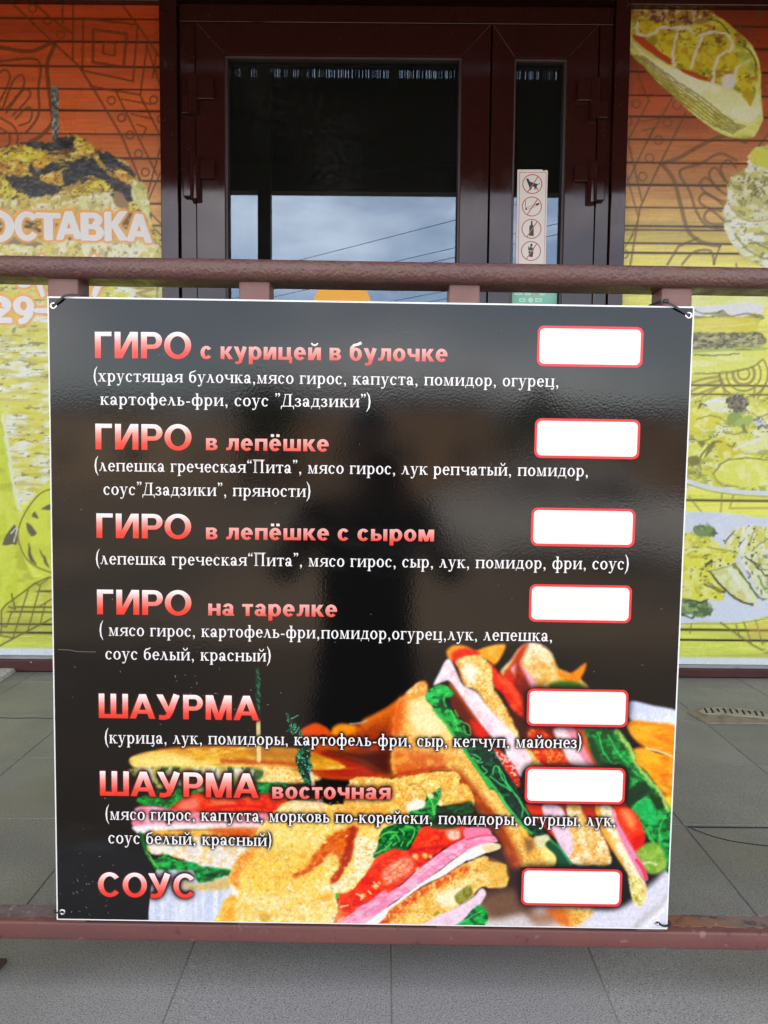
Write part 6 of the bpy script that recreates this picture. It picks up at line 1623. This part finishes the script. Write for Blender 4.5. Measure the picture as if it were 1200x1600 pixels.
# scratches in the print
M_SCRATCH = mat('scratch', (0.13, 0.13, 0.13), rough=0.6)
def bline(pts, w):
    Q = spline([bp(*p)[[0, 2]] for p in pts], 4, closed=False)
    return [[(a[0], a[1] - w / 2), (b[0], b[1] - w / 2), (b[0], b[1] + w / 2), (a[0], a[1] + w / 2)] for a, b in zip(Q[:-1], Q[1:])]
qs = bline([(91, 1015), (108, 1015.5), (122, 1018), (150, 1018.5)], .0008)
random.seed(21)
for k in range(110):
    if k < 60: x, y = random.uniform(95, 1040), random.uniform(490, 1420)
    elif k < 90: x, y = random.gauss(128, 22), random.gauss(1395, 30)
    else: x, y = random.gauss(330, 60), random.gauss(1075, 18)
    if not (92 < x < 1040 and 490 < y < 1430) or (x > 240 and y > 1150): continue
    d, a = random.uniform(.5, 2.2), random.uniform(0, 6.3)
    w = random.uniform(.0004, .0011)
    c = bp(x, y)
    u = Vector((math.cos(a), math.sin(a))) * d * .0008
    n = Vector((-u.y, u.x)).normalized() * w / 2
    qs.append([(c[0] - u.x - n.x, c[2] - u.y - n.y), (c[0] + u.x - n.x, c[2] + u.y - n.y), (c[0] + u.x + n.x, c[2] + u.y + n.y), (c[0] - u.x + n.x, c[2] - u.y + n.y)])
mb = MB(BO)
for q in qs:
    a = sum(q[i - 1][0] * q[i][1] - q[i][0] * q[i - 1][1] for i in range(4))
    q = q if a > 0 else q[::-1]
    mb.add([(x, YBD - .00025, z) for x, z in q], [(0, 1, 2, 3)])
tag(mb.build('scratches', M_SCRATCH, board), kind='stuff')

# eyelets in the corners
def eyelet(px_, py_, r=.0046):
    c = bp(px_, py_)
    v, f = [], []
    n, m_ = 20, 6
    for i in range(n):
        t = 2 * math.pi * i / n
        for j in range(m_ + 1):
            s = math.pi * j / m_
            rad = r * .74 + r * .30 * math.cos(s)
            v.append((c[0] + rad * math.cos(t), YBD - .0002 - r * .22 * math.sin(s), c[2] + rad * math.sin(t)))
    for i in range(n):
        for j in range(m_):
            a, b = i * (m_ + 1) + j, ((i + 1) % n) * (m_ + 1) + j
            f.append((a, a + 1, b + 1, b))
    e = MB(BO).add(v, f, True).build('eyelet', M_EYELET, board)
    MB(BO).prism_y([(c[0] + r * .5 * math.cos(2 * math.pi * k / 14), c[2] + r * .5 * math.sin(2 * math.pi * k / 14)) for k in range(14)], YBD - .0004, YBD - .0001).build('hole', M_TIE, e)
    return c
E1, E2, E3 = eyelet(83.5, 478), eyelet(1076, 493), eyelet(97.5, 1425, .0040)
E4 = eyelet(1027, 1441.5, .0036)

# cable ties (flat black straps), things of their own
def tie(label, pts, w=.0028, th=.0011, head=None):
    base = pts[0]
    root = empty('cable_tie', tuple(base), label, 'cable tie', 'black cable ties holding the menu board', rail=True)
    Q = [Vector(p) for p in spline([tuple(p) for p in pts], 5, closed=False)]
    mb = MB(tuple(base))
    v, f = [], []
    for i, p in enumerate(Q):
        d = (Q[min(i + 1, len(Q) - 1)] - Q[max(i - 1, 0)]).normalized()
        s = d.cross(Vector((0, 1, 0)))
        s = s.normalized() if s.length > .2 else Vector((0, 0, 1))
        nn = s.cross(d).normalized()
        v += [tuple(p + s * w / 2 + nn * th / 2), tuple(p - s * w / 2 + nn * th / 2), tuple(p - s * w / 2 - nn * th / 2), tuple(p + s * w / 2 - nn * th / 2)]
    for i in range(len(Q) - 1):
        for j in range(4):
            a, b = i * 4 + j, i * 4 + (j + 1) % 4
            f.append((a, b, b + 4, a + 4))
    mb.add(v, f)
    mb.build('strap', M_TIE, root)
    if head is not None:
        h = Vector(head)
        MB(tuple(base)).box((h.x - .0030, h.y - .003, h.z - .0026), (h.x + .0030, h.y + .0025, h.z + .0026)).build('head', M_TIE, root, bevel=.0006, seg=1)
V3 = lambda p, Y: (p[0] if Y is None else p[0], Y, p[2])
a, b, c = bp(85, 477.5), bp(104, 463.5), bp(124, 462)
tie('black cable tie from the upper left eyelet over the board edge to the baluster',
    [(a[0], .9985, a[2]), ((a[0] + b[0]) / 2, .997, (a[2] + b[2]) / 2), (b[0], .9975, b[2] + .001), (c[0], 1.004, c[2] + .001), (c[0] + .008, 1.03, c[2] - .001), (c[0] - .02, 1.052, c[2] - .003)])
a, b = bp(1074.5, 492), bp(1040, 473)
tie('black cable tie with its square head, from the upper right eyelet to the baluster',
    [(a[0], .9985, a[2]), ((a[0] + b[0]) / 2, .9965, (a[2] + b[2]) / 2), (b[0], .9975, b[2]), (b[0] - .008, 1.006, b[2] + .001), (b[0] - .010, 1.035, b[2] + .001), (b[0] + .02, 1.052, b[2])],
    head=(b[0] - .0008, .9975, b[2] + .0015))
a, b = bp(96, 1425), bp(87.5, 1424.5)
tie('short black cable tie at the lower left eyelet of the board', [(a[0], .9985, a[2]), (b[0], .9975, b[2]), (b[0] - .004, 1.004, b[2] - .001), (b[0] + .004, 1.012, b[2] - .004)], w=.0016)
a, b = bp(1029, 1442), bp(1045.5, 1443.5)
m_ = bp(1036, 1445)
tie('curved black cable tie at the lower right corner of the board', [(a[0], .9985, a[2]), (m_[0], .9972, m_[2]), (b[0], .9978, b[2]), (b[0] + .003, 1.004, b[2]), (b[0] - .002, 1.012, b[2] - .002)], w=.0024)

# ------------------------------------------------------------------ things on the porch floor
fz = lambda x, y: at_z(x, y, 0.0)[:2]
g0 = fz(1140, 1120)
dr = empty('floor_drain', (g0[0], g0[1], 0), 'half round dusty drain grate in a mortar patch at the right end', 'floor drain')
DO = (g0[0], g0[1], 0)
arc_px = [(1073, 1114), (1088, 1109), (1108, 1106.5), (1130, 1105.8), (1152, 1107.5), (1172, 1110.5), (1192, 1116), (1210, 1122), (1222, 1129), (1218, 1131.5), (1160, 1131.2), (1104, 1131), (1094, 1126), (1084, 1120)]
pts = [tuple(fz(*p)) for p in arc_px]
MB(DO).prism_z(pts, -.002, .004).build('mortar_patch', M_MORTAR, dr)
plate = [(1090, 1114), (1104, 1109.5), (1130, 1108), (1156, 1110), (1180, 1114), (1200, 1120), (1204, 1126), (1180, 1123.5), (1150, 1121), (1120, 1118.6), (1100, 1118)]
MB(DO).prism_z([tuple(fz(*p)) for p in plate], .004, .007).build('grate', M_GRATE, dr)
for k in range(10):
    x = 1099 + k * 9.8
    y = 1110.2 + max(0, (k - 3)) * 0.85
    q = [(x, y), (x + 3, y), (x + 7.5, y + 7.4), (x + 4.0, y + 7.4)]
    if k in (2, 5, 7): q = [(x, y + .6), (x + 3.4, y + .6), (x + 6.6, y + 5.6), (x + 3.2, y + 5.6)]
    MB(DO).prism_z([tuple(fz(*p)) for p in q], .0071, .0079).build('slot', M_SEAM, dr)

g0 = fz(-12, 1058)
sl = [(26, 1048.6), (22, 1051.4), (0, 1066), (-60, 1106), (-170, 1092), (-110, 1047.2), (-40, 1047.3)]
base = (g0[0], g0[1], 0)
mb = MB(base)
Psl = [tuple(fz(*p)) for p in sl]
mb.prism_z(Psl, .0005, .0065)
Psl2 = [(p[0] + .004 * random.uniform(-1, 1) - .004, p[1] + .003) for p in Psl]
mb.prism_z(Psl2, .0072, .0125)
o = mb.build('floor_panel', M_SLAB)
o.location = base
tag(o, 'corner of a pale panel lying flat on the porch tiles by the dark red skirting', 'panel')
g0 = fz(-20, 1520)
base = (g0[0], g0[1], 0)
o = MB(base).prism_z([tuple(fz(*p)) for p in [(11, 1502), (10, 1505), (0, 1516), (-40, 1552), (-110, 1548), (-60, 1500)]], .0005, .0045).build('metal_plate', M_RUST)
o.location = base
tag(o, 'rusty dark plate corner on the tiles at the lower left, in front of the railing', 'plate')

# ------------------------------------------------------------------ canopy over the porch (seen mirrored in glass, frames and print)
YGL = 2.634
def mirror_pt(px, py, Y):
    """where the thing at depth Y stands that is seen mirrored in the door glass at a pixel"""
    d = ray(px, py)
    p = EYE + d * ((2 * YGL - Y) / d[1])
    return (p[0], Y, p[2])
YC = .64
zf_lo = mirror_pt(540, 303.5, YC)[2]
zf_hi = mirror_pt(540, 121, YC)[2]
zr = mirror_pt(540, 104, YC)[2]
cp = empty('canopy', (0, YC, -.8), 'dark canopy with a deep fascia and corrugated roof over the porch', 'canopy')
CO = (0, YC, -.8)
MB(CO).box((-6.4, YC - .03, zf_lo), (6.4, YC, zf_hi)).build('fascia', M_CANOPY, cp)
MB(CO).box((-6.4, YC + .0, zf_lo + .0), (6.4, YC + .05, zf_lo + .05)).build('beam', M_CANOPY, cp)
prof, x = [], -6.5
v, f = [], []
nx = 0
while x < 6.5:
    z = zr + .002 * math.sin(x / .075 * 2 * math.pi)
    for yy in (YC - .035, 2.62):
        v.append((x, yy, z + (yy - YC) * .02))
    nx += 1
    x += .0125
for i in range(nx - 1):
    a = i * 2
    f.append((a, a + 1, a + 3, a + 2))
MB(CO).add(v, f).build('roof_sheet', M_SOFFIT, cp)
# unseen slats added under the roof so slivers of sky mirror as a fringe
random.seed(8)
mb = MB(CO)
x = -6.3
while x < 6.3:
    w = random.choice((.007, .009, .012, .018))
    mb.box((x, YC - .02, zf_hi - .002), (x + w, YC - .012, zr + .004))
    x += w + random.choice((.001, .0018, .0026, .0042))
tag(mb.build('fringe_slats', M_SOFFIT, cp), kind='stuff')
for k in range(5):
    xx = -6 + k * 3
    MB(CO).box((xx, YC + .06, zr - .14), (xx + .06, 2.60, zr - .03)).build('rafter', M_CANOPY, cp)
xp = mirror_pt(414, 350, .73)[0]
for xx in (xp, xp + 3.1, xp - 3.1):
    MB(CO).box((xx - .036, .70, -.8), (xx + .036, .77, zf_hi)).build('post', M_CANOPY, cp)

# ------------------------------------------------------------------ across the street (only mirrored)
M_BRICK = mat('brown facade', (0.30, 0.185, 0.105), rough=0.8, tint=[((0.16, 0.09, 0.05), .8, .45, .65, .7, None)])
M_FAC2 = mat('sand facade', (0.40, 0.29, 0.19), rough=0.8)
M_ROOF = mat('blue grey roof', (0.055, 0.07, 0.085), rough=0.5)
M_WIN = mat('far window', (0.03, 0.035, 0.04), rough=0.1)
M_BARK = mat('bark', (0.07, 0.05, 0.035), rough=0.9)
M_LEAF = mat('leaves', (0.045, 0.07, 0.03), rough=0.7)
M_CAR = mat('silver car paint', (0.72, 0.71, 0.69), rough=0.3, metal=0.1, coat=.5)
M_TYRE = mat('tyre', (0.015, 0.015, 0.015), rough=0.8)
M_CABLE = mat('cable', (0.02, 0.02, 0.02), rough=0.6)
M_SKIN = mat('skin', s8(196, 148, 124), rough=0.5)
M_COAT = mat('dark jacket', (0.022, 0.018, 0.02), rough=0.9)
M_TROUSER = mat('dark trousers', (0.015, 0.017, 0.022), rough=0.9)
M_HAIR = mat('dark hair', (0.012, 0.009, 0.007), rough=0.5)
M_SHOE = mat('black shoe', (0.012, 0.012, 0.012), rough=0.5)

def house(x0, x1, y, depth, h, wall, label, nwin):
    b = empty('house', ((x0 + x1) / 2, y, -.8), label, 'house', 'low houses across the street')
    bo = ((x0 + x1) / 2, y, -.8)
    MB(bo).box((x0, y - depth, -.8), (x1, y, -.8 + h)).build('wall', wall, b)
    MB(bo).add([(x0 - .4, y + .4, -.8 + h), (x1 + .4, y + .4, -.8 + h), (x1 + .4, y - depth - .4, -.8 + h), (x0 - .4, y - depth - .4, -.8 + h), (x0 - .4, y - depth / 2, -.8 + h + 1.1), (x1 + .4, y - depth / 2, -.8 + h + 1.1)],
               [(0, 1, 5, 4), (2, 3, 4, 5), (1, 2, 5), (3, 0, 4), (3, 2, 1, 0)]).build('roof', M_ROOF, b)
    for k in range(nwin):
        cx = x0 + (x1 - x0) * (k + .5) / nwin
        w = MB(bo).box((cx - .7, y, .2), (cx + .7, y + .06, 1.7)).build('window', wall, b)
        MB(bo).box((cx - .6, y + .061, .3), (cx + .6, y + .07, 1.6)).build('pane', M_WIN, w)
house(-34, -9, -44, 9, 4.3, M_FAC2, 'long sand coloured low house across the street, left', 6)
house(-7, 6, -40, 9, 4.6, M_BRICK, 'brown low house across the street, in the middle', 4)
house(8, 30, -46, 9, 4.2, M_BRICK, 'long brown low house across the street, right', 5)

def car(x, y, rz):
    c = empty('parked_car', (x, y, -.8), 'silver parked car on the sunny street opposite the shop', 'car')
    c.rotation_euler = (0, 0, rz)
    side = [(-2.1, .32), (2.1, .32), (2.15, .75), (1.9, .86), (1.15, .95), (.55, 1.42), (-.9, 1.45), (-1.6, 1.0), (-2.1, .92), (-2.15, .6)]
    MB().prism_y(side, -.82, .82).build('body', M_CAR, c, bevel=.05, seg=2)
    gl = [(1.0, .97), (.5, 1.36), (-.85, 1.39), (-1.4, 1.0)]
    MB().prism_y(gl[::-1], -.835, -.81).build('side_window', M_WIN, c)
    MB().prism_y(gl[::-1], .81, .835).build('side_window', M_WIN, c)
    for wx_ in (-1.3, 1.3):
        for wy in (-.8, .62):
            w = MB().tube([(wx_, wy, .32), (wx_, wy + .18, .32)], .32, 20).build('wheel', M_TYRE, c)
            MB().tube([(wx_, wy - .01, .32), (wx_, wy + .19, .32)], .2, 16).build('rim', M_CAR, w)
car(2.9, -9.6, RAD(8))

random.seed(5)
def tree(x, y, h, r, label):
    t = empty('tree', (x, y, -.8), label, 'tree', 'street trees')
    MB((x, y, -.8)).tube([(x, y, -.8), (x + .1, y, h * .3), (x, y + .1, h * .62)], [.2, .15, .06], 8).build('trunk', M_BARK, t)
    v, f = [], []
    for k in range(1600):
        u = Vector((random.gauss(0, 1), random.gauss(0, 1), random.gauss(0, 1))).normalized() * (random.random() ** .4)
        lump = 1 + .28 * math.sin(u.x * 5 + x) * math.cos(u.z * 6 + y)
        c = Vector((x + u.x * r * lump, y + u.y * r * lump, h * .68 - .4 + u.z * r * .85 * lump))
        a = Vector((random.uniform(-1, 1), random.uniform(-1, 1), random.uniform(-1, 1))).normalized() * .16
        b = a.orthogonal().normalized() * .09
        n = len(v)
        v += [tuple(c - a), tuple(c + b), tuple(c + a), tuple(c - b)]
        f.append((n, n + 1, n + 2, n + 3))
    MB((x, y, -.8)).add(v, f).build('crown', M_LEAF, t)
tree(-5.5, -34, 5.0, 1.9, 'bushy street tree left of the brown house across the street')
tree(7.4, -36, 4.6, 1.7, 'bushy street tree right of the brown house across the street')

def pole(x, y, h, label):
    p = empty('utility_pole', (x, y, -.8), label, 'utility pole', 'utility poles along the street')
    MB((x, y, -.8)).tube([(x, y, -.8), (x, y, h)], [.14, .10], 10).build('pole', M_BARK, p)
    MB((x, y, -.8)).box((x - .6, y - .05, h - .35), (x + .6, y + .05, h - .25)).build('cross_arm', M_BARK, p)
A_, B_ = (8.0, -5.0), (-20.0, -30.0)
pole(8.0, -5.4, 6.6, 'wooden utility pole at the near end of the street wires')
pole(-20.0, -30.4, 6.6, 'wooden utility pole at the far end of the street wires')
for k, (za, zb, off) in enumerate(((5.25, 5.15, 0), (5.02, 4.95, .12), (4.35, 4.2, .3), (4.15, 4.05, .45), (5.9, 5.9, -.4))):
    pts = []
    for i in range(25):
        t = i / 24
        pts.append((A_[0] + (B_[0] - A_[0]) * t, A_[1] + (B_[1] - A_[1]) * t + off, za + (zb - za) * t - .35 * 4 * t * (1 - t) * .4))
    o = MB(pts[0]).tube(pts, .0065, 6).build('overhead_wire', M_CABLE)
    o.location = pts[0]
    tag(o, ('uppermost', 'second', 'third', 'fourth', 'lowest')[(1, 2, 3, 4, 0)[k]] + ' black wire spanning the street between the two poles', 'wire', 'street wires')

# ------------------------------------------------------------------ the person who takes the picture (seen mirrored in the board)
def skin_body(name, verts, edges, radii, material, parent, origin, levels=2, root=0):
    me = bpy.data.meshes.new(name)
    me.from_pydata([(v[0] - origin[0], v[1] - origin[1], v[2] - origin[2]) for v in verts], edges, [])
    o = bpy.data.objects.new(name, me)
    COL.objects.link(o)
    sk = o.modifiers.new('skin', 'SKIN')
    sk.use_smooth_shade = True
    sub = o.modifiers.new('sub', 'SUBSURF')
    sub.levels = sub.render_levels = levels
    for i, r in enumerate(radii):
        d = me.skin_vertices[0].data[i]
        d.radius = r if isinstance(r, tuple) else (r, r)
        d.use_root = i == root
    bpy.context.view_layer.update()
    dg = bpy.context.evaluated_depsgraph_get()
    nm = bpy.data.meshes.new_from_object(o.evaluated_get(dg))
    bpy.data.objects.remove(o)
    nm.name = name
    nm.materials.clear()
    nm.materials.append(material)
    nm.polygons.foreach_set('use_smooth', [True] * len(nm.polygons))
    return link(bpy.data.objects.new(name, nm), parent)

HX = -.05
pb = (HX, -.34, -.8)
person = empty('person', pb, 'person in a dark jacket and trousers holding a phone up to photograph the board', 'person')
by = -.34
# one continuous body: pelvis, spine, neck, legs, arms
V, E, Rr = [], [], []
def vtx(p, r, link_to=None):
    V.append(p); Rr.append(r)
    if link_to is not None: E.append((link_to, len(V) - 1))
    return len(V) - 1
pel = vtx((HX, by, .10), (.155, .115))
wst = vtx((HX, by, .25), (.145, .105), pel)
chs = vtx((HX, by + .005, .43), (.165, .115), wst)
upc = vtx((HX, by + .0, .56), (.120, .085), chs)
nck = vtx((HX, by + .015, .635), .056, upc)
nk2 = vtx((HX, by + .03, .70), .054, nck)
for s in (-1, 1):
    sh = vtx((HX + s * .165, by + .0, .565), .066, upc)
    el = vtx((HX + s * .262, by + .08, .40), .052, sh)
    fo = vtx((HX + s * .185, by + .21, .53), .042, el)
    wr = vtx((HX * .5 + s * .092, by + .295, .615), .030, fo)
    hp = vtx((HX * .5 + s * .095, -.95 * 0 + by + .04, -.02), (.092, .1), pel) if False else None
    hip = vtx((HX + s * .092, by, -.02), .092, pel)
    kn = vtx((HX + s * .105, by + .02, -.33), .062, hip)
    an = vtx((HX + s * .115, by - .01, -.70), .044, kn)
skin_body('body', V, E, Rr, M_COAT, person, pb)
# head: one surface shaped by hand from rings
hc = Vector((HX, by + .045, .775))
rings, nseg = 18, 28
hv, hf = [], []
for i in range(rings + 1):
    t = math.pi * i / rings
    zz = math.cos(t)
    for j in range(nseg):
        a = 2 * math.pi * j / nseg
        rr = math.sin(t)
        x, y, z = .073 * rr * math.cos(a), .092 * rr * math.sin(a), .118 * zz
        if z < 0: x *= 1 + z * 1.9; y *= 1 + z * 1.2 if y < 0 else 1
        fr_ = max(0, math.sin(a)) ** 6 * rr
        y += fr_ * (.022 * math.exp(-((z + .022) / .022) ** 2) * math.exp(-(x / .016) ** 2))          # nose
        y -= fr_ * .010 * math.exp(-((z - .006) / .014) ** 2) * math.exp(-((abs(x) - .032) / .016) ** 2)  # eye sockets
        y += fr_ * .006 * math.exp(-((z + .062) / .010) ** 2) * math.exp(-(x / .024) ** 2)              # lips
        hv.append((hc.x + x, hc.y + y, hc.z + z))
for i in range(rings):
    for j in range(nseg):
        a, b = i * nseg + j, i * nseg + (j + 1) % nseg
        hf.append((a, a + nseg, b + nseg, b))
head = MB(pb).add(hv, hf, True).build('head', M_SKIN, person)
for s in (-1, 1):
    def ell(cx, cy, cz, rx, ry, rz):
        v, f = [], []
        for i in range(9):
            for j in range(12):
                t, a = math.pi * i / 8, 2 * math.pi * j / 12
                v.append((cx + rx * math.sin(t) * math.cos(a), cy + ry * math.sin(t) * math.sin(a), cz + rz * math.cos(t)))
        for i in range(8):
            for j in range(12):
                a, b = i * 12 + j, i * 12 + (j + 1) % 12
                f.append((a, a + 12, b + 12, b))
        return v, f
    MB(pb).add(*ell(hc.x + s * .031, hc.y + .077, hc.z + .006, .011, .007, .006), True).build('eye', M_PVC, head)
    MB(pb).add(*ell(hc.x + s * .031, hc.y + .083, hc.z + .006, .0048, .0025, .0048), True).build('iris', M_HAIR, head)
    MB(pb).add(*ell(hc.x + s * .076, hc.y - .004, hc.z - .012, .010, .020, .032), True).build('ear', M_SKIN, head)
hv2 = []
for i, p in enumerate(hv):
    q = Vector(p) - hc
    hv2.append(tuple(hc + Vector((q.x * 1.10, q.y * 1.07 - .006, q.z * 1.07 + .004))))
hf2 = [q for q in hf if all(((hv[i][2] - hc.z > .052) or (hv[i][1] - hc.y < -.012 and hv[i][2] - hc.z > -.06)) for i in q)]
hair = MB(pb).add(hv2, hf2, True).build('hair', M_HAIR, head)
so_ = hair.modifiers.new('thick', 'SOLIDIFY')
so_.thickness = .014
so_.offset = -1
mouth = MB(pb).add(*ell(hc.x, hc.y + .086, hc.z - .062, .022, .006, .0035), True).build('mouth', mat('lips', s8(150, 84, 78), rough=.5), head)
# trousers over the legs, shoes, hands with five fingers round the phone
for s in (-1, 1):
    tv = [(HX + s * .07, by, .06), (HX + s * .095, by, -.06), (HX + s * .106, by + .02, -.33), (HX + s * .115, by - .01, -.68)]
    skin_body('trouser_leg', tv, [(0, 1), (1, 2), (2, 3)], [.105, .104, .076, .066], M_TROUSER, person, pb)
    sv = [(HX + s * .115, by - .05, -.755), (HX + s * .12, by + .05, -.758), (HX + s * .125, by + .15, -.765)]
    skin_body('shoe', sv, [(0, 1), (1, 2)], [(.042, .042), (.045, .040), (.036, .030)], M_SHOE, person, pb)
    wx0, wy0, wz0 = HX * .5 + s * .092, by + .295, .615
    hvx, he, hr = [], [], []
    def hvt(p, r, l=None):
        hvx.append(p); hr.append(r)
        if l is not None: he.append((l, len(hvx) - 1))
        return len(hvx) - 1
    px_ = s * .052                       # the palm lies along the side edge of the phone
    w0 = hvt((wx0, wy0, wz0), .026)
    p0 = hvt((px_ + s * .018, -.034, .655), (.022, .034), w0)
    skin_body('hand', hvx, he, hr, M_SKIN, person, pb)
    for k, (dz, ln) in enumerate(((.034, .066), (.012, .072), (-.010, .068), (-.031, .054))):
        fv = [(px_ + s * .016, -.040, .660 + dz), (px_ + s * .014, -.052, .662 + dz), (px_ + s * .002, -.0545 + .012, .664 + dz), (px_ - s * ln * .28, -.0365, .665 + dz), (px_ - s * ln * .5, -.034, .665 + dz)]
        skin_body('finger', fv, [(i, i + 1) for i in range(4)], [.0095, .0092, .0088, .0082, .0068], M_SKIN, person, pb, levels=1)
    tv = [(px_ + s * .018, -.032, .650), (px_ + s * .012, -.006, .664), (px_ - s * .006, -.0035, .682), (px_ - s * .014, -.0045, .690)]
    skin_body('thumb', [(a, b - .004, c) for a, b, c in tv], [(0, 1), (1, 2), (2, 3)], [.012, .0105, .0095, .0075], M_SKIN, person, pb, levels=1)
ph0 = (0, -.018, .60)
phone = MB(ph0).box((-.037, -.0255, .600), (.037, -.0175, .764)).build('phone', M_TIE, None, bevel=.003)
phone.location = ph0
tag(phone, 'black phone held upright in both hands of the person facing the board', 'phone')
